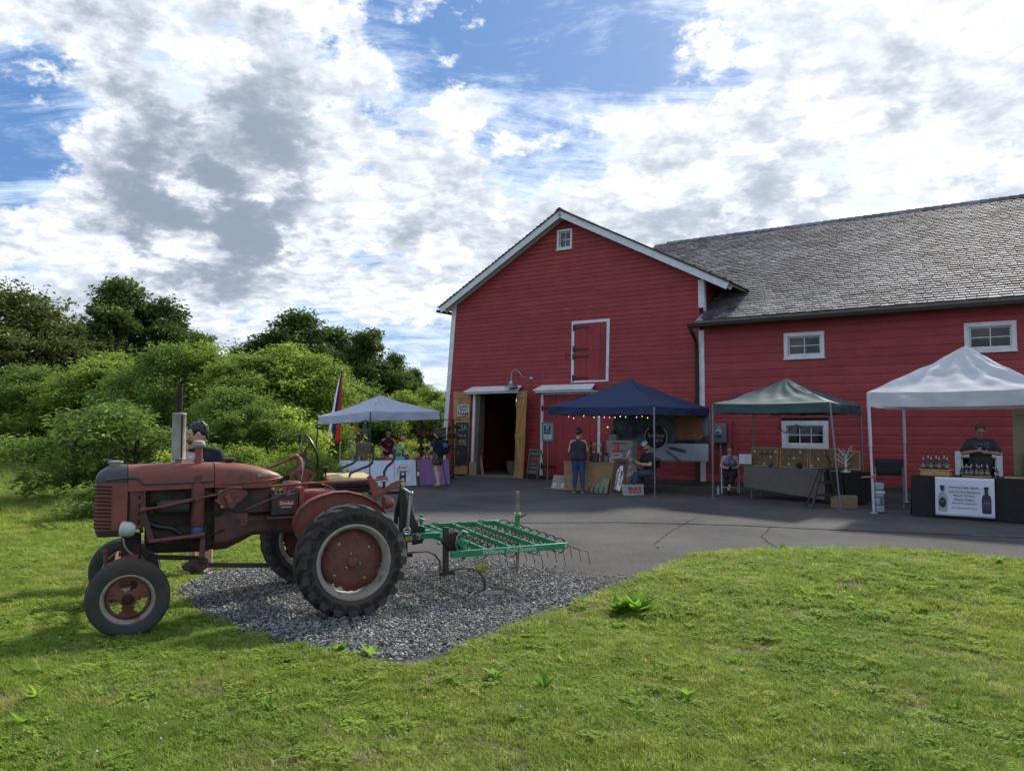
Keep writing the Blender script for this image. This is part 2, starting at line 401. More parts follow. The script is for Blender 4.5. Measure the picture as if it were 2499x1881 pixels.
ASPHALT = [(-1.7, 9.3), (-.6, 8.9), (.4, 8.7), (1.22, 8.75)] + pt2([(1570, 1410), (1640, 1378), (1720, 1352), (1850, 1343), (2000, 1341), (2150, 1344), (2300, 1352), (2420, 1362), (2520, 1373)]) + \
          [(9.2, 9.3), (14, 8.2), (30, 8), (45, 14), (45, 40), (12, 40), (-2.6, 31), (-3.6, 29), (-4.0, 24), (-3.7, 20), (-3.2, 16), (-2.4, 12)]
def inside(poly, X, Y):
    X = np.asarray(X); Y = np.asarray(Y); r = np.zeros(X.shape, bool); n = len(poly)
    for i in range(n):
        x0, y0 = poly[i]; x1, y1 = poly[(i + 1) % n]
        c = ((y0 > Y) != (y1 > Y)) & (X < (x1 - x0) * (Y - y0) / (y1 - y0 + 1e-12) + x0); r ^= c
    return r
def edge_dist(poly, X, Y):
    X = np.asarray(X, float); Y = np.asarray(Y, float); best = np.full(X.shape, 1e9); n = len(poly)
    for i in range(n):
        x0, y0 = poly[i]; x1, y1 = poly[(i + 1) % n]; dx, dy = x1 - x0, y1 - y0
        t = np.clip(((X - x0) * dx + (Y - y0) * dy) / (dx * dx + dy * dy + 1e-12), 0, 1); best = np.minimum(best, np.hypot(X - x0 - t * dx, Y - y0 - t * dy))
    return best
def gz(X, Y):
    """height of the turf; paved areas lie in shallow beds"""
    X = np.asarray(X, float); Y = np.asarray(Y, float)
    b = .018 * np.sin(X * 1.7 + .4) * np.cos(Y * 1.3) + .012 * np.sin(X * 4.1 + Y * 2.7) + .075 * np.exp(-((X - 3.9) ** 2 / 5.5 + (Y - 9.2) ** 2 / 3.0))
    b = b * np.clip((np.hypot(X + 2, Y - 8) - .0) / 3, 0, 1)
    pav = inside(ASPHALT, X, Y) | inside(GRAVEL, X, Y)
    d = np.minimum(edge_dist(ASPHALT, X, Y), edge_dist(GRAVEL, X, Y))
    up = np.clip(d / .35, 0, 1)
    far = np.clip((Y - 24) / 60, 0, 1) * -.8
    return np.where(pav, -.045, .012 + b * up + far * np.clip((-X - 3) / 6, 0, 1))
m_soil = mat('lawn_soil', (.075, .085, .022), .95, col2=(.055, .05, .026), nscale=1.3, col3=(.11, .10, .045), n3=9)
def build_ground():
    xs = np.unique(np.concatenate([np.linspace(-400, -40, 10), np.linspace(-40, -12, 15), np.linspace(-12, 14, 131), np.linspace(14, 50, 13), np.linspace(50, 400, 9)]))
    ys = np.unique(np.concatenate([np.linspace(-60, 2, 8), np.linspace(2, 16, 71), np.linspace(16, 40, 49), np.linspace(40, 90, 15), np.linspace(90, 600, 10)]))
    X, Y = np.meshgrid(xs, ys); Z = gz(X.ravel(), Y.ravel()); nx = len(xs); ny = len(ys)
    V = np.stack([X.ravel(), Y.ravel(), Z], 1); i, j = np.meshgrid(np.arange(nx - 1), np.arange(ny - 1)); a = (j * nx + i).ravel()
    kind(link('ground', np_mesh('ground', V, np.stack([a, a + 1, a + nx + 1, a + nx], 1), m_soil, smooth=True)), 'structure')
build_ground()

def asphalt_mat():
    m = mat('asphalt', (.066, .063, .060), .95, col2=(.112, .107, .101), nscale=.45, mixlo=.36, mixhi=.66, col3=(.125, .122, .118), n3=17, bump=.9, bscale=45, spec=.12, detail=9)
    return m
def flat(name, poly, z, m, k='structure'):
    mb = MB(); mb.add([(x, y, z) for x, y in poly], [tuple(range(len(poly)))]); o = mb.build(name, m, smooth=0); 
    if o.data.polygons[0].normal.z < 0: o.data.flip_normals()
    return kind(o, k)
asphalt = flat('asphalt_yard', resample(ASPHALT, .25, .022, 3), 0.0, asphalt_mat())
m_seam = mat('seam_tar', (.010, .010, .010), 1.0, spec=0.0, col2=(.03, .03, .03), nscale=9)
def strip(name, pts, w, z, m, parent, seed=0):
    rg = random.Random(seed); P = []; 
    for i in range(len(pts) - 1):
        a, b = Vector((*pts[i], 0)), Vector((*pts[i + 1], 0)); n = max(2, int((b - a).length / .12))
        for k in range(n): P.append(a.lerp(b, k / n))
    P.append(Vector((*pts[-1], 0))); vs = []; fs = []; off = 0
    for i, p in enumerate(P):
        t = (P[min(i + 1, len(P) - 1)] - P[max(i - 1, 0)]).normalized(); nn = Vector((-t.y, t.x, 0)); off += rg.gauss(0, .008); off *= .94; ww = w * rg.uniform(.4, 1.2)
        vs += [p + nn * (off + ww / 2) + Vector((0, 0, z)), p + nn * (off - ww / 2) + Vector((0, 0, z))]
        if i: fs.append((2 * i - 2, 2 * i - 1, 2 * i + 1, 2 * i))
    mb = MB(); mb.add(vs, fs); o = mb.build(name, m, parent, smooth=0)
    if o.data.polygons[0].normal.z < 0: o.data.flip_normals()
    return o
strip('asphalt_seam', pt2([(1035, 1284), (1250, 1277), (1500, 1275), (1800, 1282), (2100, 1296), (2300, 1304), (2600, 1318)]), .075, .004, m_seam, asphalt, 1)
strip('asphalt_crack', pt2([(1700, 1262), (1650, 1290), (1600, 1330)]), .015, .004, m_seam, asphalt, 2)
strip('asphalt_crack', pt2([(1880, 1285), (1860, 1310), (1905, 1340)]), .014, .004, m_seam, asphalt, 3)
m_chalk = mat('worn_marking', (.24, .24, .24), .9, col2=(.12, .12, .12), nscale=9)
strip('faded_mark', pt2([(2130, 1262), (2172, 1264)]), .05, .005, m_chalk, asphalt, 4)
strip('faded_mark', pt2([(2375, 1306), (2450, 1309)]), .05, .005, m_chalk, asphalt, 5)
strip('faded_mark', pt2([(2150, 1307), (2260, 1310)]), .02, .005, mat('rusty_mark', (.15, .09, .06), .9), asphalt, 6)

m_gbase = mat('gravel_dust', (.085, .088, .092), .95, col2=(.05, .052, .055), nscale=14, bump=.8, bscale=120)
gravel_bed = flat('gravel_bed', resample(GRAVEL, .12, .02, 5), .006, m_gbase)
m_stone = mat('gravel_stone', (.25, .25, .23), .8, rnd=.6, col2=(.165, .168, .155), nscale=30, spec=.4)
def stone_protos(n, r, seed):
    rg = random.Random(seed); out = []
    for i in range(n):
        bm = bmesh.new(); 
        for k in range(9):
            v = Vector((rg.gauss(0, 1), rg.gauss(0, 1), rg.gauss(0, 1))).normalized(); bm.verts.new((v.x * r * rg.uniform(.8, 1.3), v.y * r * rg.uniform(.6, 1), v.z * r * rg.uniform(.35, .6)))
        bmesh.ops.convex_hull(bm, input=bm.verts); me = bpy.data.meshes.new('stone'); bm.to_mesh(me); bm.free(); me.materials.append(m_stone); out.append(me)
    return out
NPR = np.random.default_rng(11)
def build_gravel():
    xs = [p[0] for p in GRAVEL]; ys = [p[1] for p in GRAVEL]; n = 85000
    X = NPR.uniform(min(xs) - .45, max(xs) + .45, n); Y = NPR.uniform(min(ys) - .45, max(ys) + .45, n); d = edge_dist(GRAVEL, X, Y); ins = inside(GRAVEL, X, Y)
    keep = (ins & (NPR.random(n) < np.clip(d / .16, .12, 1))) | (~ins & (d < .45) & (NPR.random(n) < .16 * (1 - d / .45) ** 2))
    tip = np.hypot(X - GRAVEL[6][0], Y - GRAVEL[6][1]); keep &= (tip > .28) | (NPR.random(n) < .25)
    X, Y = X[keep], Y[keep]; m = len(X)
    Z = .012 + NPR.uniform(0, .022, m)
    kind(scatter('gravel', np.stack([X, Y, Z], 1), NPR.uniform(.5, 1.0, m) ** 1.0 * np.where(NPR.random(m) < .12, 1.7, 1.0), NPR.integers(0, 8, m), stone_protos(8, .0165, 4), 'grey crushed stone under and around the tractor', tilt=.5, seed=2), 'stuff')
build_gravel()

# ---- lawn
def leaf_mat(name, c1, c2, c3, transl=.35, rnd=.22, rough=.55, locscale=.6, tint=None):
    """foliage: colour varies from clump to clump and across the field"""
    m = bpy.data.materials.new(name); m.use_nodes = True; MATS[name] = m; nt = m.node_tree; N = nt.nodes; L = nt.links; b = N['Principled BSDF']
    oi = N.new('ShaderNodeObjectInfo'); geo = N.new('ShaderNodeNewGeometry')
    nz = N.new('ShaderNodeTexNoise'); nz.inputs['Scale'].default_value = locscale; nz.inputs['Detail'].default_value = 4; L.new(geo.outputs['Position'], nz.inputs['Vector'])
    mr = N.new('ShaderNodeMapRange'); L.new(nz.outputs['Fac'], mr.inputs[0]); mr.inputs[1].default_value = .38; mr.inputs[2].default_value = .64
    mx = N.new('ShaderNodeMix'); mx.data_type = 'RGBA'; L.new(mr.outputs[0], mx.inputs[0]); mx.inputs[6].default_value = (*c1, 1); mx.inputs[7].default_value = (*c2, 1)
    rsrc = oi.outputs['Random']
    if tint: at_ = N.new('ShaderNodeAttribute'); at_.attribute_name = tint; rsrc = at_.outputs['Fac']
    r3 = N.new('ShaderNodeMapRange'); L.new(rsrc, r3.inputs[0]); r3.inputs[1].default_value = .7; r3.inputs[2].default_value = 1.0; r3.inputs[4].default_value = .8
    mx2 = N.new('ShaderNodeMix'); mx2.data_type = 'RGBA'; L.new(r3.outputs[0], mx2.inputs[0]); L.new(mx.outputs[2], mx2.inputs[6]); mx2.inputs[7].default_value = (*c3, 1)
    hs = N.new('ShaderNodeHueSaturation'); L.new(mx2.outputs[2], hs.inputs['Color']); mr2 = N.new('ShaderNodeMapRange'); L.new(rsrc, mr2.inputs[0]); mr2.inputs[3].default_value = 1 - rnd; mr2.inputs[4].default_value = 1 + rnd; L.new(mr2.outputs[0], hs.inputs['Value'])
    L.new(hs.outputs[0], b.inputs['Base Color']); b.inputs['Roughness'].default_value = rough; b.inputs['Specular IOR Level'].default_value = .18
    t = N.new('ShaderNodeBsdfTranslucent'); L.new(hs.outputs[0], t.inputs[0]); ms = N.new('ShaderNodeMixShader'); ms.inputs[0].default_value = transl
    L.new(b.outputs[0], ms.inputs[1]); L.new(t.outputs[0], ms.inputs[2]); L.new(ms.outputs[0], N['Material Output'].inputs[0]); return m
m_grass = leaf_mat('grass_blade', (.31, .385, .055), (.225, .335, .048), (.43, .42, .13), .5, .26, locscale=.55)
m_clover = leaf_mat('clover_leaf', (.25, .36, .052), (.20, .32, .048), (.30, .39, .065), .45, .22, rough=.75)
m_weed = leaf_mat('weed_leaf', (.22, .40, .04), (.15, .32, .04), (.34, .46, .05), .5, .2)
m_tall = leaf_mat('meadow_grass', (.25, .32, .05), (.165, .24, .042), (.46, .40, .17), .5, .28, locscale=.25)
def blades(n, rad, h0, h1, w, seed, m, lean=.55):
    rg = np.random.default_rng(seed); a = rg.uniform(0, 6.283, n); r = rad * np.sqrt(rg.random(n)); bx, by = r * np.cos(a), r * np.sin(a); H = rg.uniform(h0, h1, n)
    th = rg.uniform(0, 6.283, n); ln = rg.uniform(.1, lean, n) * H * 1.4; dx, dy = np.cos(th), np.sin(th); wx, wy = -dy * w / 2, dx * w / 2; V = []
    for t, wf in ((0, 1), (.4, .9), (.75, .6)):
        cx_, cy_, cz = bx + dx * ln * t * t, by + dy * ln * t * t, H * t * (1 - .25 * t)
        V += [np.stack([cx_ + wx * wf, cy_ + wy * wf, cz], 1), np.stack([cx_ - wx * wf, cy_ - wy * wf, cz], 1)]
    V.append(np.stack([bx + dx * ln, by + dy * ln, H * .8], 1)); V = np.stack(V, 1).reshape(-1, 3); o = np.arange(n)[:, None] * 7
    T = np.array([[0, 1, 3], [0, 3, 2], [2, 3, 5], [2, 5, 4], [4, 5, 6]]); return np_mesh('blades', V, (o[:, :, None] + T[None]).reshape(-1, 3), m)
def leaf_cards(P, Nrm, Dirv, ln, wd, m, tint=None, fold=.25):
    """kite-shaped folded leaves: P base, Dirv along the leaf, Nrm its face"""
    S = np.cross(Dirv, Nrm); S /= np.linalg.norm(S, axis=1)[:, None] + 1e-9; ln = ln[:, None]; wd = wd[:, None]
    a = P; c = P + Dirv * ln; mid = P + Dirv * ln * .45; l = mid + S * wd * .5 + Nrm * wd * fold; r = mid - S * wd * .5 + Nrm * wd * fold
    V = np.stack([a, l, c, r], 1).reshape(-1, 3); o = np.arange(len(P))[:, None] * 4; F_ = (o[:, :, None] + np.array([[0, 2, 1], [0, 3, 2]])[None]).reshape(-1, 3)
    return np_mesh('leaves', V, F_, m, None if tint is None else np.repeat(tint, 4))
def rosette(n, ln, seed, m, up=.35, wr=.42):
    rg = np.random.default_rng(seed); a = rg.uniform(0, 6.283, n); e = rg.uniform(up * .5, up * 1.8, n); D = np.stack([np.cos(a) * np.cos(e), np.sin(a) * np.cos(e), np.sin(e)], 1)
    Nn = np.stack([-np.cos(a) * np.sin(e), -np.sin(a) * np.sin(e), np.cos(e)], 1); L_ = rg.uniform(.6, 1.15, n) * ln; return leaf_cards(np.zeros((n, 3)) + D * .005, Nn, D, L_, L_ * wr * rg.uniform(.7, 1.2, n), m)
def cloverpatch(n, rad, h, seed, m):
    rg = np.random.default_rng(seed); a = rg.uniform(0, 6.283, n); r = rad * np.sqrt(rg.random(n)); c = np.stack([r * np.cos(a), r * np.sin(a), rg.uniform(.4, 1, n) * h], 1)
    P = np.repeat(c, 3, 0); b = np.repeat(rg.uniform(0, 6.283, n), 3) + np.tile([0, 2.094, 4.188], n); k = len(P); e = rg.uniform(-.1, .5, k)
    D = np.stack([np.cos(b) * np.cos(e), np.sin(b) * np.cos(e), np.sin(e)], 1); Nn = np.stack([-np.cos(b) * np.sin(e), -np.sin(b) * np.sin(e), np.cos(e)], 1); return leaf_cards(P, Nn, D, rg.uniform(.012, .02, k), rg.uniform(.014, .02, k), m)
def sample_zone(y0, y1, dens, seed, left_only=False):
    rg = np.random.default_rng(seed); area = (y1 - y0) * (y1 * 1.5 + 3); n = int(area * dens); X = rg.uniform(-1, 1, n) * (y1 * .75 + 1.5); Y = rg.uniform(y0, y1, n)
    k = np.abs(X) < Y * .72 + 1.2; X, Y = X[k], Y[k]; pav = inside(ASPHALT, X, Y) | inside(GRAVEL, X, Y); d = np.minimum(edge_dist(ASPHALT, X, Y), edge_dist(GRAVEL, X, Y))
    lone = rg.random(len(X)) < .035 * (Y < 10) * (inside(GRAVEL, X, Y)) * (X < -1.2)
    k = (~pav & (rg.random(len(X)) < np.clip(.55 + d * 3, 0, 1))) | (pav & (d < .06) & (rg.random(len(X)) < .5)) | lone
    return X[k], Y[k], rg
def build_lawn():
    m_straw = leaf_mat('dead_thatch', (.42, .36, .17), (.36, .32, .12), (.5, .45, .25), .4, .2)
    pro = [blades(120, .085, .016, .040, .0046, i, m_grass, 1.0) for i in range(4)] + [blades(80, .08, .028, .062, .0036, 10 + i, m_grass, .9) for i in range(2)] + [cloverpatch(30, .085, .034, 20 + i, m_clover) for i in range(2)] + [blades(60, .085, .012, .032, .003, 90 + i, m_straw, 1.3) for i in range(2)]
    A = []; S = []; I = []
    for y0, y1, de, s0, s1, sd in ((2.9, 7.0, 330, .8, 1.2, 1), (7.0, 13.5, 170, 1.0, 1.6, 2), (13.5, 24, 40, 1.8, 3.0, 3)):
        X, Y, rg = sample_zone(y0, y1, de, sd); n = len(X); A.append(np.stack([X, Y, gz(X, Y) - .004], 1)); S.append(rg.uniform(s0, s1, n))
        pn = np.array([mnoise.noise(Vector((x * .9, y * .9, 3.3))) for x, y in zip(X, Y)]); r = rg.random(n)
        idx = np.where(r < .05 + .10 * (pn > .05), rg.integers(6, 8, n), np.where((pn < -.22) & (r < .6), rg.integers(4, 6, n), rg.integers(0, 4, n))); idx = np.where(r > .93, rg.integers(4, 6, n), idx); qn = np.array([mnoise.noise(Vector((x * 1.1, y * 1.1, 7.7))) for x, y in zip(X, Y)]); idx = np.where((qn > .22) & (rg.random(n) < .45), rg.integers(8, 10, n), idx); I.append(idx)
    scatter('lawn_grass', np.concatenate(A), np.concatenate(S), np.concatenate(I), pro, 'short mown lawn of grass and clover', tilt=.12, seed=5)
    # broad-leaved weeds dotted through the turf
    X, Y, rg = sample_zone(3.0, 12, 9.0, 7); pn = np.array([mnoise.noise(Vector((x * .7, y * .7, 9.1))) for x, y in zip(X, Y)]); k = pn > .02; X, Y = X[k], Y[k]; n = len(X)
    scatter('lawn_weeds', np.stack([X, Y, gz(X, Y) + .012], 1), rg.uniform(.4, 1.1, n), rg.integers(0, 4, n), [rosette(7, .08, 30 + i, m_weed, .45) for i in range(4)], 'broad-leaved weeds dotted through the lawn', tilt=.2, seed=6)
    # clover heads
    m_fl = mat('clover_head', (.55, .53, .47), .9); hb = MB(); hb.ball((0, 0, .042), .0062, 8, 6); hb.tube([(0, 0, 0), (0, 0, .038)], .0012, 4); fl = hb.mesh('head', m_fl)
    X, Y, rg = sample_zone(3.0, 7.5, 2.2, 17); n = len(X); scatter('clover_flowers', np.stack([X, Y, gz(X, Y)], 1), rg.uniform(.7, 1.2, n), np.zeros(n, int), [fl], 'white clover heads scattered in the lawn', tilt=.25, seed=8)
    # meadow behind the tractor and towards the trees
    pro = [blades(70, .16, .14, .42, .007, 40 + i, m_tall, .7) for i in range(4)] + [rosette(40, .3, 50, m_weed, .9, .3)]
    A = []; S = []; I = []
    for y0, y1, de, s0, s1, sd in ((15, 24, 10, .45, .95, 11), (24, 34, 6, .9, 1.7, 12), (34, 60, 2.2, 1.3, 2.4, 13)):
        X, Y, rg = sample_zone(y0, y1, de, sd); k = (X < -4.2 - (Y < 24) * (24 - Y) * .35) | (Y > 31); k &= ~((X > -3.4) & (Y < 42)); X, Y = X[k], Y[k]; n = len(X)
        A.append(np.stack([X, Y, gz(X, Y)], 1)); S.append(rg.uniform(s0, s1, n)); I.append(np.where(rg.random(n) < .10, 4, rg.integers(0, 4, n)))
    scatter('meadow_grass', np.concatenate(A), np.concatenate(S), np.concatenate(I), pro, 'tall meadow grass and weeds before the trees', tilt=.12, seed=9)
build_lawn()
# ------------------------------------------------------------------ barn
BE = Vector((.837, -.547, 0)).normalized(); BB = Vector((-BE.y, BE.x, 0)); BP = Vector((5.64, 23.75, 0)); ZV = Vector((0, 0, 1))
def W(u, z, n=0.0): return BP + BE * u - BB * n + ZV * z          # u along the front, z up, n out of the wall
def wallp(x, y, n=0.0):
    d = photo_ray(x, y); q = BP - BB * n; t = (q - EYE_P).dot(BB) / d.dot(BB); Q = EYE_P + d * t; return (Q - BP).dot(BE), Q.z
def red_mat(name, c, c2):
    m = mat(name, c, .62, col2=c2, nscale=2.2, col3=tuple(v * .8 for v in c), n3=3.5, bump=.25, bscale=60, stretch=(1, 1, 1), rnd=.09, spec=.3); return m
m_red = red_mat('barn_red_paint', (.355, .055, .056), (.295, .045, .047))
m_redd = red_mat('barn_red_door', (.325, .041, .045), (.28, .035, .04))
m_white = mat('white_trim_paint', (.72, .72, .71), .55, col2=(.60, .60, .59), nscale=5, bump=.1, bscale=60)
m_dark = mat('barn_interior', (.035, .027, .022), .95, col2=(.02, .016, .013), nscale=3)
m_wood = mat('raw_pine_board', (.50, .27, .10), .7, col2=(.40, .20, .075), nscale=3, stretch=(1, 1, .15), rnd=.14, bump=.1, bscale=50)
m_iron = mat('black_strap_iron', (.012, .012, .013), .5)
m_metal = mat('galvanised_lamp', (.36, .38, .40), .4, .7)
m_glass = glass_mat('window_glass', (.45, .5, .55))
barn = thing('barn', 'large dark red clapboard barn with white trim, gable front and shingled side wing', 'barn', BP)

def quadbox(name, c4, n0, n1, m, parent, bevel=0):
    """board on the wall: c4 = [(u,z) bl, br, tr, tl]"""
    mb = MB(); mb.hexa([W(*c4[0], n0), W(*c4[1], n0), W(*c4[1], n1), W(*c4[0], n1), W(*c4[3], n0), W(*c4[2], n0), W(*c4[2], n1), W(*c4[3], n1)]); return mb.build(name, m, parent, smooth=0, bevel=bevel)
def rect(u0, u1, z0, z1): return [(u0, z0), (u1, z0), (u1, z1), (u0, z1)]
uL = lambda z: -9.80 + .0862 * z
def gable_span(z):
    a = uL(z); b = 0.0
    if z > 6.26:
        a = -9.27 + (z - 6.26) / 2.5 * 4.46; b = (8.76 - z) / 2.48 * 4.81 - 4.81
    return a, b
def clap(mb, u0b, u1b, u0t, u1t, z, h, proud=.026):
    """one board: flat face with a sloping cove along its upper edge"""
    zc = z + h * .74; L0 = lambda zz, a, b: a + (b - a) * (zz - z) / h; P = []
    for zz, nn in ((z, .004), (z, proud), (zc, proud), (z + h - .002, .006), (z + h - .002, .004)): P.append((zz, nn))
    n = len(P); vs = [W(L0(zz, u0b, u0t), zz, nn) for zz, nn in P] + [W(L0(zz, u1b, u1t), zz, nn) for zz, nn in P]
    mb.add(vs, [tuple(range(n)), tuple(reversed(range(n, 2 * n)))] + [(i, i + n, (i + 1) % n + n, (i + 1) % n) for i in range(n)])
def side(z0, z1, h, span, opens, seed, maxlen, proud=.026):
    rg = random.Random(seed); z = z0
    while z < z1 - .02:
        hh = min(h, z1 - z); zm = z + hh / 2; a, b = span(zm); cuts = sorted([(o[0] + (o[1] - o[0]) * (zm - o[4]) / (o[5] - o[4]), o[2] + (o[3] - o[2]) * (zm - o[4]) / (o[5] - o[4])) for o in opens if o[4] < zm < o[5]])
        segs = []; x = a
        for c0, c1 in cuts:
            if c0 > x: segs.append((x, c0))
            x = max(x, c1)
        if b > x: segs.append((x, b))
        for s0, s1 in segs:
            L_ = s1 - s0; k = max(1, math.ceil(L_ / maxlen)); br = [s0] + sorted(s0 + L_ * (i + rg.uniform(-.25, .25)) / k for i in range(1, k)) + [s1]
            for p, q in zip(br, br[1:]):
                g = .0015; ab, at_ = span(z), span(z + hh)
                p0 = ab[0] if abs(p - a) < 1e-6 else p + g; p1 = at_[0] if abs(p - a) < 1e-6 else p + g; q0 = ab[1] if abs(q - b) < 1e-6 else q - g; q1 = at_[1] if abs(q - b) < 1e-6 else q - g
                if q1 - p1 < .02: p1 = q1 = (p1 + q1) / 2
                mb = MB(); clap(mb, p0, q0, p1, q1, z, hh, proud); mb.build('siding_board', m_red, barn, smooth=0)
        z += hh
D1 = (-8.47, -8.35, -6.53, -6.31, -.1, 2.93); D2 = (-5.60, -5.54, -3.36, -3.32, -.1, 2.90); HAY = (-4.39, -4.35, -3.03, -2.97, 3.18, 5.20); GW = (-4.92, -4.90, -4.34, -4.31, 7.65, 8.32)
side(.13, 8.70, .147, gable_span, [D1, D2, HAY, GW], 1, 4.6)
WINS = [(2.36, 3.61, 1.14, 1.90), (2.46, 3.55, 3.65, 4.37), (6.9, 8.02, 3.61, 4.34), (6.62, 7.64, .36, 1.12)]
side(.13, 5.05, .232, lambda z: (.13, 15.5), [(a, a, b, b, c, d) for a, b, c, d in WINS], 2, 4.9, .024)
# stone footing and the closed body behind the boards
m_found = mat('stone_footing', (.10, .09, .085), .9, col2=(.06, .055, .05), nscale=5, bump=.6, bscale=18)
quadbox('footing', rect(-9.80, -8.49, -.1, .13), -.25, .0, m_found, barn); quadbox('footing', rect(-6.50, -5.62, -.1, .13), -.25, 0, m_found, barn); quadbox('footing', rect(-3.34, 15.5, -.1, .13), -.25, 0, m_found, barn)
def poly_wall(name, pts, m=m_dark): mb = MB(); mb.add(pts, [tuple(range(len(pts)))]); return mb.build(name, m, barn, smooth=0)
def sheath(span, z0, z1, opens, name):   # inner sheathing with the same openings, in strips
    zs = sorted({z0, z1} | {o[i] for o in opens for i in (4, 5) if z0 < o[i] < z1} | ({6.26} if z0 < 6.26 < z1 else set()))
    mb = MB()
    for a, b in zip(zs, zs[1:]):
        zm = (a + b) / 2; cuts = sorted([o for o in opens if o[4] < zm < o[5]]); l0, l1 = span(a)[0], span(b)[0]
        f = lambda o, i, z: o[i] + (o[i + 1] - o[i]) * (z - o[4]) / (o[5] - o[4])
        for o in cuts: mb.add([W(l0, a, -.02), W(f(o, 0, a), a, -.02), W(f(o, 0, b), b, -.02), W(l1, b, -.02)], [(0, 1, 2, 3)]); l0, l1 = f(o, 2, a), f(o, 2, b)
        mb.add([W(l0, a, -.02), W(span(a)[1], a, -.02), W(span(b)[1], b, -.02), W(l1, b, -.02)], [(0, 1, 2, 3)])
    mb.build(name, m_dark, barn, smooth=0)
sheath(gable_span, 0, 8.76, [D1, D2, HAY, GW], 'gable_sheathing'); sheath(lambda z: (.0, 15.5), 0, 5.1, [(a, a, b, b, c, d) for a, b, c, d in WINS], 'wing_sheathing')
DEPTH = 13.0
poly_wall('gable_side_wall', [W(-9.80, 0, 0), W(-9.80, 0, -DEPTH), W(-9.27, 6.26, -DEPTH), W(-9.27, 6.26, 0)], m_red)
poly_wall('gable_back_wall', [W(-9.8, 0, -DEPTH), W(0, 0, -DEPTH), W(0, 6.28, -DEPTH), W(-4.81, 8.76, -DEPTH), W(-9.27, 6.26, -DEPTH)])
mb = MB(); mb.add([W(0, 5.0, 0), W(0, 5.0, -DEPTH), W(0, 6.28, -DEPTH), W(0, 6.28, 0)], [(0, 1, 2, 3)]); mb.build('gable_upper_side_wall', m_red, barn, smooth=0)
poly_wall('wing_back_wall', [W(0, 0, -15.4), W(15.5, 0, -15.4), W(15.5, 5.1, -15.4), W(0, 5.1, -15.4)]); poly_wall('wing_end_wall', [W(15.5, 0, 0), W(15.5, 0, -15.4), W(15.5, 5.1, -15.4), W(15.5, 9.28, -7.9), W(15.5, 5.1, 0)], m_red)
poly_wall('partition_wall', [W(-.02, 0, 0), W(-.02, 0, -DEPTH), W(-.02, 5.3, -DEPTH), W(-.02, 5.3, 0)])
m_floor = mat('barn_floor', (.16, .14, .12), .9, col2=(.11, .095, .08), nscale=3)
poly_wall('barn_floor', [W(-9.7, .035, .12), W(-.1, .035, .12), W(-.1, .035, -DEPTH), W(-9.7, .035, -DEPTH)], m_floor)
for k in range(5):     # hay bales and bins make the low lighter band at the back of the doorway
    pass
# corner boards
quadbox('corner_board', [(uL(.1) - .01, .1), (uL(.1) + .15, .1), (uL(6.2) + .15, 6.2), (uL(6.2) - .01, 6.2)], .0, .045, m_white, barn)
mb = MB(); mb.hexa([W(uL(.1) - .035, .1, -.14), W(uL(.1) - .012, .1, -.14), W(uL(.1) - .012, .1, .046), W(uL(.1) - .035, .1, .046), W(uL(6.1) - .035, 6.1, -.14), W(uL(6.1) - .012, 6.1, -.14), W(uL(6.1) - .012, 6.1, .046), W(uL(6.1) - .035, 6.1, .046)]); mb.build('corner_board_return', m_white, barn, smooth=0)
quadbox('corner_board', rect(-.02, .14, .12, 4.62), .0, .048, m_white, barn); quadbox('corner_board', rect(-.02, .14, 5.3, 6.15), .0, .048, m_white, barn)
mb = MB(); mb.hexa([W(.142, 5.2, -.12), W(.165, 5.2, -.12), W(.165, 5.2, .048), W(.142, 5.2, .048), W(.142, 6.1, -.12), W(.165, 6.1, -.12), W(.165, 6.1, .048), W(.142, 6.1, .048)]); mb.build('corner_board_return', m_white, barn, smooth=0)

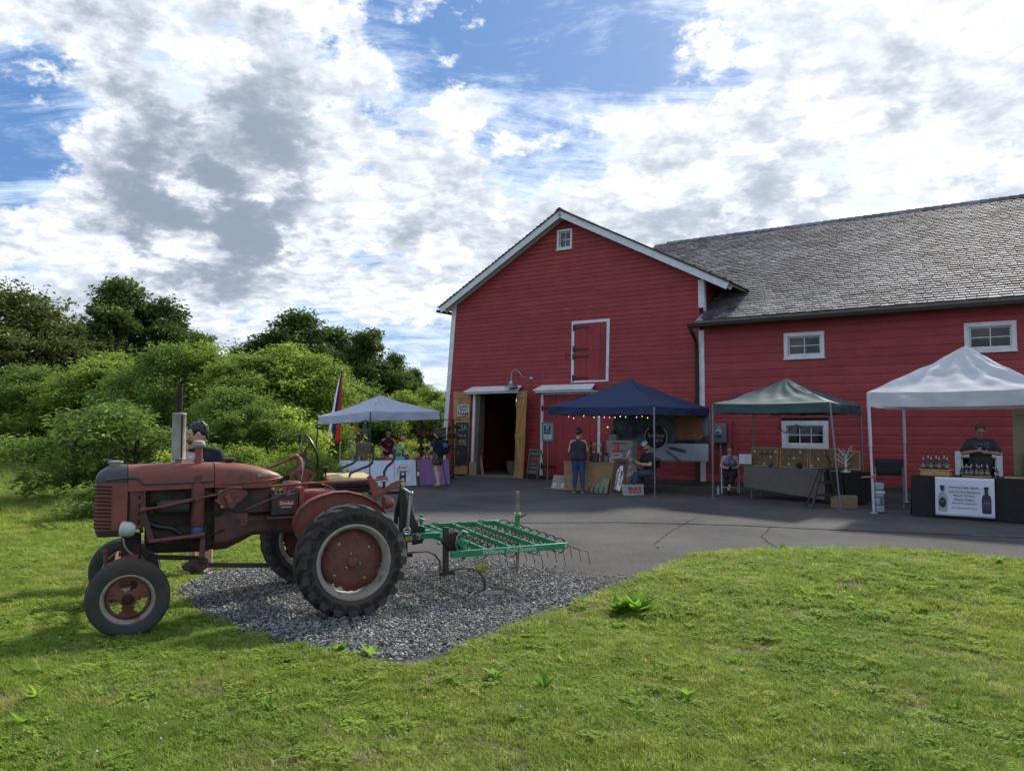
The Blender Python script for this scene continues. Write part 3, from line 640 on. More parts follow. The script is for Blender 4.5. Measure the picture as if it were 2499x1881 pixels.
# gable roof: boards, white rake fascia, shingle courses
m_roofw = mat('roof_underside', (.33, .32, .31), .8, col2=(.25, .24, .23), nscale=4)
m_shing = mat('weathered_shingle', (.21, .20, .212), .7, col2=(.085, .078, .086), nscale=.7, mixlo=.4, mixhi=.62, tint='tint', rnd=.55, bump=.35, bscale=45, stretch=(1, 1, 1), spec=.45, col3=(.26, .25, .25), n3=1.6)
m_shing_d = mat('gable_shingle', (.075, .066, .062), .85, col2=(.05, .044, .042), nscale=3, rnd=.25)
TL, TP, TR = (-9.65, 6.03), (-4.6, 8.86), (1.03, 5.90); OV = .40
for tag_, (a, b) in (('left', (TL, TP)), ('right', (TR, TP))):
    sgn = 1 if tag_ == 'left' else -1; du, dz = b[0] - a[0], b[1] - a[1]; ln = math.hypot(du, dz); nu, nz = -dz / ln * sgn, du / ln * sgn
    th = .04; mb = MB()
    q = lambda p, k, n: W(p[0] + nu * k, p[1] + nz * k, n)
    mb.hexa([q(a, -.04, OV - .03), q(b, -.04, OV - .03), q(b, -.04, -DEPTH), q(a, -.04, -DEPTH), q(a, 0.0, OV - .03), q(b, 0.0, OV - .03), q(b, 0.0, -DEPTH), q(a, 0.0, -DEPTH)]); mb.build('roof_deck', m_roofw, barn, smooth=0)
    mb = MB(); mb.hexa([q(a, -.20, OV - .03), q(b, -.20, OV - .03), q(b, -.2, OV), q(a, -.2, OV), q(a, .005, OV - .03), q(b, .005, OV - .03), q(b, .005, OV), q(a, .005, OV)]); mb.build('rake_fascia', m_white, barn, smooth=0, bevel=.004)
    mb = MB(); mb.hexa([q(a, -.16, -.0), q(b, -.16, .0), q(b, -.16, .052), q(a, -.16, .052), q(a, -.045, 0), q(b, -.045, 0), q(b, -.045, .052), q(a, -.045, .052)]); mb.build('frieze_board', m_white, barn, smooth=0)
    N_ = int(ln / .16); rg = random.Random(5)
    for i in range(N_ + 1):     # shingle courses end on as a stepped dark edge
        t0, t1 = (i - .15) / N_, min((i + 1.25) / N_, 1.005); p0 = (a[0] + du * t0, a[1] + dz * t0); p1 = (a[0] + du * t1, a[1] + dz * t1); j = rg.uniform(0, .02)
        mb = MB(); mb.hexa([q(p0, .028, OV + .03 + j), q(p1, .006, OV + .03 + j), q(p1, .006, -DEPTH), q(p0, .028, -DEPTH), q(p0, .062, OV + .03 + j), q(p1, .014, OV + .03 + j), q(p1, .014, -DEPTH), q(p0, .062, -DEPTH)]); mb.build('shingle_course', m_shing_d, barn, smooth=0)
mb = MB(); mb.hexa([W(-4.75, 8.86, OV + .04), W(-4.45, 8.86, OV + .04), W(-4.45, 8.86, -DEPTH), W(-4.75, 8.86, -DEPTH), W(-4.63, 8.96, OV + .04), W(-4.57, 8.96, OV + .04), W(-4.57, 8.96, -DEPTH), W(-4.63, 8.96, -DEPTH)]); mb.build('ridge_cap', m_shing_d, barn, smooth=0)
# gutter end at the left eave
m_gut = mat('dark_brown_gutter', (.045, .028, .022), .4, .3, col2=(.03, .02, .016), nscale=3)
mb = MB(); mb.beam(W(-9.72, 5.93, OV), W(-9.72, 5.93, -DEPTH), .13, .1); mb.build('eave_gutter', m_gut, barn, smooth=0, bevel=.02)

# wing roof: individually laid shingles
SL, Z0, DR, EV = .53, 5.10, 7.9, .45                # slope, height over the wall line, ridge set back, eave overhang
cosr = 1 / math.sqrt(1 + SL * SL); rn = Vector((-BB.x * SL, -BB.y * SL, 1)).normalized() if False else (ZV - BB * SL).normalized(); rs = (BB + ZV * SL).normalized()
def Rf(u, s, k=0.0): return W(u, Z0 - EV * SL, EV) + rs * s + rn * k       # s = distance up the slope from the eave
SLEN = (DR + EV) / cosr
mb = MB(); mb.hexa([Rf(-4.8, 0, -.05), Rf(15.6, 0, -.05), Rf(15.6, SLEN, -.05), Rf(-4.8, SLEN, -.05), Rf(-4.8, 0, -.01), Rf(15.6, 0, -.01), Rf(15.6, SLEN, -.01), Rf(-4.8, SLEN, -.01)])
mb2 = MB(); mb2.add([Rf(.02, 0, -.01), Rf(15.6, 0, -.01), Rf(15.6, SLEN, -.01), Rf(-4.8, SLEN, -.01), Rf(-4.8, 4.0, -.01), Rf(.02, 1.2, -.01)], [(0, 1, 2, 3, 4, 5)]); mb2.prism([Rf(.02, 0, -.02), Rf(15.6, 0, -.02), Rf(15.6, SLEN, -.02), Rf(-4.8, SLEN, -.02), Rf(-4.8, 6.0, -.02), Rf(.02, 1.2, -.02)], rn * -.03); mb2.build('wing_roof_deck', m_roofw, barn, smooth=0)
back = W(0, Z0 + SL * DR, -DR); mb = MB(); mb.add([W(-4.8, Z0 + SL * DR, -DR), W(15.6, Z0 + SL * DR, -DR), W(15.6, Z0 - .3, -2 * DR - EV), W(-4.8, Z0 - .3, -2 * DR - EV)], [(0, 1, 2, 3)]); mb.build('wing_roof_back', m_shing_d, barn, smooth=0)
def gable_top(u):       # height of the gable roof's right slope
    return TR[1] + (TR[0] - u) * (TP[1] - TR[1]) / (TR[0] - TP[0])
def build_shingles():
    rg = random.Random(3); EXP = .178; rows = int(SLEN / EXP); items = []
    for i in range(rows + 1):
        s = i * EXP; u = -4.8 + rg.uniform(0, .2)
        while u < 12.5:
            w = rg.choice((.16, .20, .23, .27, .32)); c = Rf(u + w / 2, s + EXP / 2); zroof = c.z
            uc = u + w / 2; hid = (u < .02 and s < 1.9)
            if uc < .02 and gable_top(uc) > zroof - .1: hid = True
            if not hid: items.append((u, w, s))
            u += w + .017
    def cell(mb, u, w, s):
        k = rg.uniform(0, .010); sl = s - rg.uniform(0, .016); t = .030 + k
        mb.hexa([Rf(u, sl, .0 + .012), Rf(u + w, sl, .012), Rf(u + w, s + EXP * 1.35, 0), Rf(u, s + EXP * 1.35, 0), Rf(u, sl, t + .014), Rf(u + w, sl, t + .012), Rf(u + w, s + EXP * 1.35, .004), Rf(u, s + EXP * 1.35, .004)])
    items.sort(key=lambda q: (Rf(q[0], q[2]) - EYE_P).length + (0 if q[0] < 8.3 else 100)); near, rest = items[:300], items[300:]
    def finish(o, vals):
        a = o.data.attributes.new('tint', 'FLOAT', 'POINT'); a.data.foreach_set('value', vals)
    for u, w, s in near:
        mb = MB(); cell(mb, u, w, s); o = mb.build('shingle', m_shing, barn, smooth=0); finish(o, [rg.random()] * 8)
    mb = MB(); v = []
    for u, w, s in rest: cell(mb, u, w, s); v += [rg.random()] * 8
    o = mb.build('shingles', m_shing, barn, smooth=0); finish(o, v); kind(o, 'stuff')
    # ridge caps, overlapping
    u = -4.2
    while u < 12.5:
        mb = MB(); t = .012; p = lambda uu, s, k: Rf(uu, SLEN + s, k)
        mb.hexa([p(u, -.17, .02), p(u + .36, -.17, .02), p(u + .36, .03, .03), p(u, .03, .03), p(u, -.17, .055), p(u + .36, -.17, .03), p(u + .36, .04, .075), p(u, .04, .10)]); o = mb.build('ridge_shingle', m_shing, barn, smooth=0); finish(o, [rg.random() * .5] * 8); u += .28
build_shingles()
# eave trim, gutter and downspout
mb = MB(); mb.hexa([W(.0, Z0 - EV * SL - .16, EV - .04), W(15.5, Z0 - EV * SL - .16, EV - .04), W(15.5, Z0 - EV * SL - .16, EV - .015), W(0, Z0 - EV * SL - .16, EV - .015), W(0, Z0 - EV * SL - .01, EV - .04), W(15.5, Z0 - EV * SL - .01, EV - .04), W(15.5, Z0 - EV * SL - .01, EV - .015), W(0, Z0 - EV * SL - .01, EV - .015)])
mb.build('eave_fascia', mat('eave_olive', (.16, .15, .11), .7, col2=(.11, .10, .075), nscale=2), barn, smooth=0)
poly_wall('soffit', [W(0, Z0 - EV * SL - .12, EV - .04), W(15.5, Z0 - EV * SL - .12, EV - .04), W(15.5, Z0 - EV * SL - .12, 0), W(0, Z0 - EV * SL - .12, 0)], m_redd)
zg = Z0 - EV * SL - .12; mb = MB(); sec = [(EV - .01, zg + .03), (EV - .005, zg - .06), (EV + .05, zg - .095), (EV + .10, zg - .06), (EV + .115, zg + .03), (EV + .10, zg + .03), (EV + .09, zg - .05), (EV + .05, zg - .08), (EV + .005, zg - .05), (EV, zg + .03)]
mb.loft([[W(u, z, n) for n, z in sec] for u in (-.18, 15.5)]); mb.build('gutter', m_gut, barn, smooth=0)
mb = MB(); mb.tube([W(-.1, zg - .05, EV + .05), W(-.1, zg - .16, EV + .04), W(-.06, zg - .3, EV - .08), W(-.06, zg - .48, .16), W(-.075, zg - .62, .10), W(-.075, 2.0, .10), W(-.10, .16, .10)], .052, 10); mb.build('downspout', m_gut, barn)
for z in (4.0, 2.9, 1.6): mb = MB(); mb.box(W(-.075, z, .07), (.14, .14, .03), Matrix.Rotation(math.atan2(BE.y, BE.x), 3, 'Z')); mb.build('downspout_strap', m_gut, barn, smooth=0)

# windows
def window(u0, u1, z0, z1, cols, rows, trim=.11, name='window', slant=0.0):
    fr = MB(); t = trim
    w = bpy.data.objects.new(name, None); COL.objects.link(w); w.parent = barn; w.location = (0, 0, 0); w.matrix_parent_inverse = parent_mats[barn.name].inverted()
    sh = lambda c: [(u + slant * (z - z0), z) for u, z in c]
    for c in (rect(u0, u0 + t, z0, z1), rect(u1 - t, u1, z0, z1), rect(u0 + t, u1 - t, z1 - t, z1), rect(u0 + t, u1 - t, z0, z0 + t * .85)): quadbox('frame', sh(c), -.03, .052, m_white, w, .004)
    quadbox('sill', sh(rect(u0 - .02, u1 + .02, z0 - .035, z0 - .002)), -.02, .075, m_white, w, .004)
    a0, a1, b0, b1 = u0 + t, u1 - t, z0 + t * .85, z1 - t; s = .035
    for c in (rect(a0, a0 + s, b0, b1), rect(a1 - s, a1, b0, b1), rect(a0 + s, a1 - s, b1 - s, b1), rect(a0 + s, a1 - s, b0, b0 + s)): quadbox('sash', sh(c), -.075, -.035, m_white, w)
    a0 += s; a1 -= s; b0 += s; b1 -= s
    for i in range(1, cols): uu = a0 + (a1 - a0) * i / cols; quadbox('muntin', sh(rect(uu - .011, uu + .011, b0, b1)), -.068, -.042, m_white, w)
    for i in range(1, rows): zz = b0 + (b1 - b0) * i / rows; quadbox('muntin', sh(rect(a0, a1, zz - .011, zz + .011)), -.066, -.044, m_white, w)
    for i in range(cols):
        for j in range(rows): quadbox('pane', sh(rect(a0 + (a1 - a0) * i / cols, a0 + (a1 - a0) * (i + 1) / cols, b0 + (b1 - b0) * j / rows, b0 + (b1 - b0) * (j + 1) / rows)), -.056, -.053, m_glass, w)
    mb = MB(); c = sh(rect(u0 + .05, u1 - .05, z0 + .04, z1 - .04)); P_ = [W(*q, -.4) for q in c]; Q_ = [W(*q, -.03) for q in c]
    mb.add(P_ + Q_, [(0, 1, 2, 3), (0, 1, 5, 4), (1, 2, 6, 5), (2, 3, 7, 6), (3, 0, 4, 7)]); mb.build('dark_room_box', m_dark, w, smooth=0)  # closed dark box whose colour stands in for the unlit room behind the panes
window(*WINS[0], 3, 2, .13); window(*WINS[1], 2, 2, .11); window(*WINS[2], 2, 2, .11); window(*WINS[3], 3, 2, .13); window(-4.92, -4.34, 7.65, 8.32, 2, 2, .075, slant=.035)

# doors
def sub_empty(name, parent=barn):
    w = bpy.data.objects.new(name, None); COL.objects.link(w); w.parent = parent; w.matrix_parent_inverse = parent_mats[barn.name].inverted(); return w
def trim_door(D, w=.095, top=True, bottom=False, right=True):
    u0b, u0t, u1b, u1t, z0, z1 = D; z0 = max(z0, .1)
    quadbox('door_trim', [(u0b, z0), (u0b + w, z0), (u0t + w, z1), (u0t, z1)], -.02, .05, m_white, barn, .004)
    if right: quadbox('door_trim', [(u1b - w, z0), (u1b, z0), (u1t, z1), (u1t - w, z1)], -.02, .05, m_white, barn, .004)
    if top: quadbox('door_trim', [(u0t + w, z1 - w), (u1t - w, z1 - w), (u1t - w, z1), (u0t + w, z1)], -.02, .048, m_white, barn, .004)
    if bottom: quadbox('door_trim', [(u0b + w, z0), (u1b - w, z0), (u1b - w, z0 + w * .6), (u0b + w, z0 + w * .6)], -.02, .048, m_white, barn, .004)
def hinge(u0, z, ln, parent, n=.052):
    quadbox('strap_hinge', [(u0, z - .028), (u0 + ln, z - .018), (u0 + ln, z + .018), (u0, z + .028)], n, n + .012, m_iron, parent); quadbox('hinge_pin', rect(u0 - .035, u0 + .02, z - .1, z + .1), n + .004, n + .022, m_iron, parent)
# hay door with four strap hinges
trim_door(HAY, bottom=True); hd = sub_empty('hay_door')
for i in range(5): a0 = -4.30 + i * .238; quadbox('plank', [(a0 + .002, 3.24), (a0 + .234, 3.24), (a0 + .276, 5.10), (a0 + .042, 5.10)], .0, .032 + .002 * (i % 2), m_redd, hd)
quadbox('door_split', rect(-4.27, -3.09, 4.19, 4.20), .034, .036, mat('split_shadow_gap', (.06, .01, .012), .9), hd)
for z in (4.98, 4.28, 4.03, 3.33): hinge(-4.30 + (z - 3.2) * .022, z, .56, hd, .055)
mb = MB(); mb.tube([W(-4.56, 4.17, .03), W(-4.56, 4.17, .09), W(-4.52, 4.12, .1), W(-4.58, 4.07, .1), W(-4.54, 4.0, .09), W(-4.54, 4.0, .02)], .012, 6); mb.build('door_hook', m_iron, barn)
# open doorway with two raw pine leaves
trim_door(D1, right=False, top=False); m_jamb = mat('jamb_wood', (.16, .12, .09), .8, col2=(.11, .085, .06), nscale=4)
quadbox('door_jamb', [(-8.37, .03), (-8.22, .03), (-8.10, 2.93), (-8.25, 2.93)], -.35, -.02, m_jamb, barn); quadbox('door_jamb', [(-6.62, .03), (-6.53, .03), (-6.31, 2.93), (-6.40, 2.93)], -.3, -.02, m_jamb, barn)
mb = MB(); mb.box(W(-7.4, .02, .02), (2.3, .3, .05), Matrix.Rotation(math.atan2(BE.y, BE.x), 3, 'Z')); mb.build('door_sill', mat('sill_board', (.2, .17, .14), .85), barn, smooth=0)
def canopy(u0, u1, z):
    mb = MB(); mb.hexa([W(u0 - .07, z, .34), W(u1 + .05, z, .34), W(u1, z + .17, .03), W(u0 + .1, z + .17, .03), W(u0 - .07, z + .03, .34), W(u1 + .05, z + .03, .34), W(u1, z + .2, .03), W(u0 + .1, z + .2, .03)]); mb.build('door_hood', m_white, barn, smooth=0, bevel=.004)
    mb = MB(); mb.hexa([W(u0, z - .06, .03), W(u1, z - .06, .03), W(u1, z - .06, .3), W(u0, z - .06, .3), W(u0, z - .012, .03), W(u1, z - .012, .03), W(u1, z - .012, .3), W(u0, z - .012, .3)]); mb.build('door_hood_rail', m_white, barn, smooth=0)
canopy(-8.5, -6.32, 2.95); canopy(-5.62, -3.52, 2.93)
def leaf(px4, n_h, n_f, parent_name, zb=True):
    """hinged door leaf: four photo corners on planes n_h (hinge side) and n_f (free side)"""
    L_ = sub_empty(parent_name); (bl, br, tr_, tl), (na, nb) = px4, (n_h, n_f)
    P = [W(*wallp(*bl, na), na), W(*wallp(*br, nb), nb), W(*wallp(*tr_, nb), nb), W(*wallp(*tl, na), na)]
    P[0].z = P[1].z = min(P[0].z, P[1].z) if zb else P[0].z; nrm = (P[1] - P[0]).cross(P[3] - P[0]).normalized()
    if nrm.y > 0: nrm = -nrm
    f = lambda s, t, k=0.0: (P[0].lerp(P[1], s)).lerp(P[3].lerp(P[2], s), t) + nrm * k
    for i in range(5): a, b = i / 5 + .004, (i + 1) / 5 - .004; mb = MB(); mb.hexa([f(a, 0), f(b, 0), f(b, 1), f(a, 1), f(a, 0, .022), f(b, 0, .022), f(b, 1, .022), f(a, 1, .022)]); mb.build('plank', m_wood, L_, smooth=0)
    def bat(a, b, c, d, k=.045, nm='ledge'): mb = MB(); mb.hexa([f(*a, .023), f(*b, .023), f(*c, .023), f(*d, .023), f(*a, k), f(*b, k), f(*c, k), f(*d, k)]); mb.build(nm, m_wood, L_, smooth=0, bevel=.003)
    return L_, f, bat
LF, fL, batL = leaf([(1106, 1152), (1141, 1157), (1150, 957), (1107, 956)], .30, .06, 'door_leaf')
batL((0, .0), (1, 0), (1, .10), (0, .10)); batL((0, .92), (1, .92), (1, 1.0), (0, 1.0)); batL((.0, .8), (.16, .8), (.45, .915), (.2, .915), nm='brace')
LR, fR, batR = leaf([(1256, 1163), (1277, 1168), (1287, 953), (1263, 957)], .05, .55, 'door_leaf')
batR((0, .0), (1, 0), (1, .075), (0, .075)); batR((0, .46), (1, .46), (1, .515), (0, .515)); batR((0, .925), (1, .925), (1, 1.0), (0, 1.0)); batR((.05, .52), (.25, .52), (.97, .92), (.78, .92), nm='brace'); batR((.75, .08), (.98, .08), (.3, .455), (.08, .455), nm='brace'); batR((0, .83), (.6, .83), (.6, .89), (0, .89), .05, nm='latch_block')
# red pair of doors
trim_door(D2); rd = sub_empty('red_door')
for i in range(4): a0 = -5.50 + i * .255; quadbox('plank', [(a0 + .002, .06), (a0 + .25, .06), (a0 + .285, 2.80), (a0 + .04, 2.80)], -.01, .02 + .003 * (i % 2), m_redd, rd)
rd2 = sub_empty('red_door')
for i in range(4): a0 = -4.47 + i * .255; quadbox('plank', [(a0 + .002, .06), (a0 + .25, .06), (a0 + .285, 2.80), (a0 + .04, 2.80)], -.03 + .05, .075 + .003 * (i % 2), m_redd, rd2)
for z in (2.35, .42): hinge(-5.52 + z * .02, z, .55, rd, .053)
hinge(-8.44, 2.2, .02, barn, .05); hinge(-8.50, .55, .02, barn, .05)

# gooseneck lamp over the doorway
lamp = thing('gooseneck_lamp', 'galvanised gooseneck barn lamp over the open doorway', 'lamp', W(-5.95, 3.3, .1))
mb = MB(); mb.lathe([(.0, 0), (.07, 0), (.075, .02), (.05, .05), (0, .06)], 16, Matrix.Translation(W(-5.95, 3.36, .02)) @ (-BB).to_track_quat('Z', 'Y').to_matrix().to_4x4()); mb.build('wall_plate', m_metal, lamp)
pth = [W(-5.95, 3.36, .05), W(-6.0, 3.36, .2), W(-6.12, 3.42, .3), W(-6.24, 3.60, .34), W(-6.36, 3.68, .36), W(-6.48, 3.60, .38), W(-6.52, 3.42, .38), W(-6.52, 3.26, .38)]
mb = MB(); mb.tube(pth, .018, 8); mb.build('neck', m_metal, lamp)
mb = MB(); mb.lathe([(.035, .20), (.06, .17), (.07, .09), (.12, .05), (.21, .01), (.245, -.035), (.235, -.035), (.2, 0), (.1, .04), (.04, .08)], 24, Matrix.Translation(W(-6.52, 3.10, .38))); mb.build('lamp_shade', m_metal, lamp)
fl = thing('work_light', 'caged green-white bulb glowing in the top of the open doorway', 'lamp', W(-6.75, 2.5, -.4))
mb = MB(); mb.lathe([(0, .13), (.05, .12), (.065, .05), (.065, -.06), (.04, -.1), (0, -.11)], 14, Matrix.Translation(W(-6.75, 2.6, -.4))); mb.build('bulb', mat('lit_bulb', (.6, .7, .35), .4, emit=((.62, .72, .32), .55)), fl)
mb = MB(); mb.cyl(W(-6.75, 2.72, -.4), W(-6.75, 2.95, -.4), .03, 10); mb.build('socket', m_iron, fl)
# electric meter with conduit
MR = Matrix.Rotation(math.atan2(BE.y, BE.x), 3, 'Z'); MR4 = MR.to_4x4()
meter = thing('electric_meter', 'grey electric meter box with round glass dial on the red wing wall', 'meter', W(.62, 1.27, .1)); m_gbox = mat('meter_grey', (.20, .23, .245), .45, .2, col2=(.17, .19, .2), nscale=4)
mb = MB(); mb.box(W(.62, 1.55, .10), (.38, .16, .56), MR); mb.build('box', m_gbox, meter, smooth=0, bevel=.012)
Mx = Matrix.Translation(W(.60, 1.57, .18)) @ (-BB).to_track_quat('Z', 'Y').to_matrix().to_4x4()
mb = MB(); mb.lathe([(.10, -.01), (.10, .03), (.088, .03), (.088, .10), (.07, .125), (0, .13)], 20, Mx); mb.build('dial', mat('meter_glass', (.45, .52, .52), .12, .3), meter)
mb = MB(); mb.box(W(.60, 1.565, .308), (.10, .02, .035), MR); mb.build('register', m_iron, meter, smooth=0); mb = MB(); mb.box(W(.60, 1.725, .182), (.10, .006, .02), MR); mb.build('data_plate', m_white, meter, smooth=0)
mb = MB(); mb.tube([W(.62, 1.27, .1), W(.62, .1, .1)], .032, 10); mb.build('conduit', m_gbox, meter)
mb = MB(); mb.hexa([W(.80, .5, .03), W(.92, .5, .03), W(.92, .5, .10), W(.80, .5, .10), W(.84, 1.84, .03), W(.97, 1.90, .03), W(.97, 1.90, .09), W(.84, 1.84, .09)]); mb.build('cover_board', m_red, meter, smooth=0)
# ------------------------------------------------------------------ trees and shrubs
m_bark = mat('bark', (.085, .07, .055), .9, col2=(.05, .042, .034), nscale=8, stretch=(1, 1, .25), bump=.7, bscale=25)
def foliage(name, c1, c2, c3, tr=.4): return leaf_mat(name, c1, c2, c3, tr, .30, .5, .35, 'tint')
m_f_dark = foliage('leaf_dark_maple', (0.115, 0.175, 0.038), (0.085, 0.138, 0.034), (0.18, 0.235, 0.05), .32)
m_f_olive = foliage('leaf_olive', (0.145, 0.18, 0.044), (0.11, 0.145, 0.038), (0.215, 0.235, 0.06), .32)
m_f_mid = foliage('leaf_mid_green', (0.19, 0.285, 0.05), (0.145, 0.23, 0.045), (0.265, 0.36, 0.065), .42)
m_f_bright = foliage('leaf_bright_ash', (0.27, 0.365, 0.055), (0.205, 0.3, 0.05), (0.35, 0.43, 0.068), .48)
m_f_yel = foliage('leaf_yellow_green', (0.34, 0.44, 0.056), (0.26, 0.37, 0.05), (0.43, 0.49, 0.075), .5)
def crown(seed, lobes, ncl, per, clr, leaf, m, narrow=.55, droop=0.0):
    """leaf-sized faces in clumps over the surface and through the volume of overlapping lobes"""
    rg = np.random.default_rng(seed); L_ = np.array([l[:3] for l in lobes]); Rr = np.array([l[3:6] for l in lobes]); wgt = Rr.prod(1) ** .667; wgt /= wgt.sum()
    k = rg.choice(len(lobes), ncl, p=wgt); d = rg.normal(size=(ncl, 3)); d /= np.linalg.norm(d, axis=1)[:, None]; d[:, 2] = np.where(d[:, 2] < -.35, -d[:, 2] * .6, d[:, 2])
    rad = rg.random(ncl) ** .5 * 1.22; C = L_[k] + d * Rr[k] * rad[:, None]; out = d; C += rg.normal(0, .16, C.shape) * Rr[k]
    keep = C[:, 2] > .1; C, out = C[keep], out[keep]; ncl = len(C); ct = rg.random(ncl); cr = clr * rg.uniform(.35, 1.35, ncl)
    n = ncl * per; ci = np.repeat(np.arange(ncl), per); off = rg.normal(size=(n, 3)); off /= np.linalg.norm(off, axis=1)[:, None]; off *= (rg.random(n) ** .5)[:, None]; off[:, 2] *= .95
    P = C[ci] + off * cr[ci][:, None]; az = np.arctan2(off[:, 1] + out[ci, 1] * .5, off[:, 0] + out[ci, 0] * .5) + rg.normal(0, .7, n); el = rg.normal(-.15 - droop, .65, n)
    D = np.stack([np.cos(az) * np.cos(el), np.sin(az) * np.cos(el), np.sin(el)], 1); U = np.stack([rg.normal(0, 1.1, n), rg.normal(0, 1.1, n), np.ones(n)], 1); Nn = U - D * (U * D).sum(1)[:, None]; Nn /= np.linalg.norm(Nn, axis=1)[:, None]
    ln = leaf * rg.uniform(.6, 1.35, n); t = np.clip(ct[ci] * .75 + rg.random(n) * .25, 0, 1)
    return leaf_cards(P, Nn, D, ln, ln * narrow * rg.uniform(.8, 1.2, n), m, t), C
def limbs(seed, h, r0, C, nl, m=m_bark, lean=.1, stems=1):
    rg = random.Random(seed); mb = MB()
    for s in range(stems):
        bx, by = (0, 0) if stems == 1 else (rg.gauss(0, .25), rg.gauss(0, .25)); pts = []; tx, ty = rg.gauss(0, lean * .5) * h + bx, rg.gauss(0, lean * .5) * h + by
        for i in range(7): t = i / 6; pts.append(Vector((bx + (tx - bx) * t + rg.gauss(0, .05) * t, by + (ty - by) * t + rg.gauss(0, .05) * t, h * t)))
        pts[0].z = -.1; mb.tube(pts, [r0 * (1.25 if i == 0 else 1 - .78 * i / 6) for i in range(7)], 8)
        for k in range(nl):
            e = Vector(C[rg.randrange(len(C))]); b = pts[min(6, max(1, int(6 * min(.95, max(.2, e.z / h * .7)))))]; md = b.lerp(e, .5) + Vector((rg.gauss(0, .12), rg.gauss(0, .12), .12))
            ra = r0 * .38; mb.tube([b, b.lerp(md, .5), md, md.lerp(e, .55), e], [ra, ra * .8, ra * .6, ra * .38, ra * .14], 5)
    return mb.mesh('trunk', m)
def lobeset(seed, n, z0, z1, rw, rl, top=.45):
    rg = random.Random(seed); out = []
    for i in range(n):
        t = (i + rg.random()) / n; z = z0 + (z1 - z0) * t; env = rw * (math.sin(math.pi * min(1, .18 + t * .8)) ** .7) * (1 - (t ** 3) * top); a = i * 2.4 + rg.uniform(-.5, .5); r = env * rg.uniform(.25, .75)
        s = rl * rg.uniform(.75, 1.2) * (1 - .3 * t); out.append((r * math.cos(a), r * math.sin(a), z, s, s, s * rg.uniform(.9, 1.45)))
    return out
KINDS = {}
def make_kind(key, seed, h, lobes, ncl, per, clr, leaf, m, nl, r0, stems=1, narrow=.55, droop=0):
    me, C = crown(seed, lobes, ncl, per, clr, leaf, m, narrow, droop); KINDS[key] = (me, limbs(seed + 1, h * .74, r0, C, nl, stems=stems), h)
make_kind('maple', 1, 8.6, lobeset(1, 17, 2.0, 9.0, 3.3, .95), 520, 68, .5, .19, m_f_dark, 26, .24)
make_kind('poplar', 2, 9.0, lobeset(5, 16, 1.8, 9.2, 2.2, .8), 460, 62, .48, .18, m_f_dark, 22, .2)
make_kind('oak', 3, 7.5, lobeset(9, 30, 1.0, 7.7, 4.2, 1.2, .3), 700, 64, .58, .18, m_f_olive, 30, .3)
make_kind('ash', 4, 4.6, lobeset(14, 30, .7, 4.7, 2.4, .58, .35), 700, 84, .38, .108, m_f_bright, 26, .10, 2, .42, .15)
make_kind('walnut', 5, 4.6, lobeset(21, 28, .7, 4.6, 2.4, .58, .35), 680, 84, .38, .106, m_f_mid, 26, .10, 2, .42, .2)
make_kind('sumac', 6, 2.6, lobeset(30, 20, .3, 2.5, 1.8, .42, .3), 330, 46, .28, .095, m_f_mid, 22, .05, 3, .40, .15)
make_kind('bush', 7, 1.7, lobeset(33, 10, .15, 1.5, 1.1, .5, .2), 250, 44, .24, .085, m_f_yel, 14, .03, 4, .5)
make_kind('weedbush', 8, 1.2, lobeset(37, 10, .12, 1.0, .9, .42, .2), 260, 40, .2, .07, m_f_bright, 10, .02, 5, .4)
def tree(kind_, x, ytop, Y, width, label, name='tree', cat='tree', rot=None, group=None, mat_=None, base=0.0, wz=None):
    """photo column x, top row ytop, at distance Y; width in metres"""
    crown_me, trunk_me, h = KINDS[kind_]; p = at(x, 1040, Y); ht = at(x, ytop, Y).z - base; xs = crown_me['wx'] if 'wx' in crown_me.keys() else None
    if xs is None:
        co = np.empty(len(crown_me.vertices) * 3, dtype=np.float32); crown_me.vertices.foreach_get('co', co); co = co.reshape(-1, 3); crown_me['wx'] = float(np.percentile(co[:, 0], 98) - np.percentile(co[:, 0], 2)); crown_me['hz'] = float(np.percentile(co[:, 2], 99.7))
    t = thing(name, label, cat, (p.x, Y, base), RNG.uniform(0, 6.28) if rot is None else rot, group, local=True); s = width / crown_me['wx']; sz = ht / crown_me['hz']; t.scale = (s, s, sz)
    c = link('crown', crown_me, t); link('trunk', trunk_me, t)
    if mat_: c.material_slots[0].link = 'OBJECT'; c.material_slots[0].material = mat_
    return t
G = 'trees along the meadow edge'
tree('oak', 50, 714, 44, 9.6, 'broad dark olive tree at the far left edge', group=G, rot=.4)
tree('oak', -130, 760, 40, 8.0, 'dark tree cut by the left edge of the picture', group=G, rot=2.1)
tree('maple', 285, 688, 50, 6.9, 'tall dark tree with the highest crown on the left', group=G, rot=1.2)
tree('poplar', 400, 738, 52, 4.8, 'narrow dark tree leaning on the tallest crown', group=G, rot=.2)
tree('maple', 480, 815, 54, 4.6, 'lower dark tree right of the tallest crown', group=G, rot=3.0, mat_=m_f_mid)
tree('walnut', 90, 900, 34, 6.2, 'mid green spreading tree under the olive tree', group=G, rot=.9)
tree('ash', 250, 868, 33, 5.6, 'yellow-green bushy tree below the tallest crown', group=G, rot=2.0)
tree('walnut', 400, 845, 31, 4.6, 'shaded green tree behind the exhaust stack', group=G, rot=4.1)
tree('ash', 520, 852, 32, 4.4, 'bright green tree above the man in black', group=G, rot=5.0)
tree('ash', 640, 852, 30, 4.8, 'bright yellow-green tree between man and flag', group=G, rot=.5)
tree('ash', 745, 850, 31, 4.0, 'bright green tree beside the feather flag', group=G, rot=3.3)
tree('walnut', 575, 950, 25, 3.6, 'low green tree right behind the black-shirted man', group=G, rot=1.4)
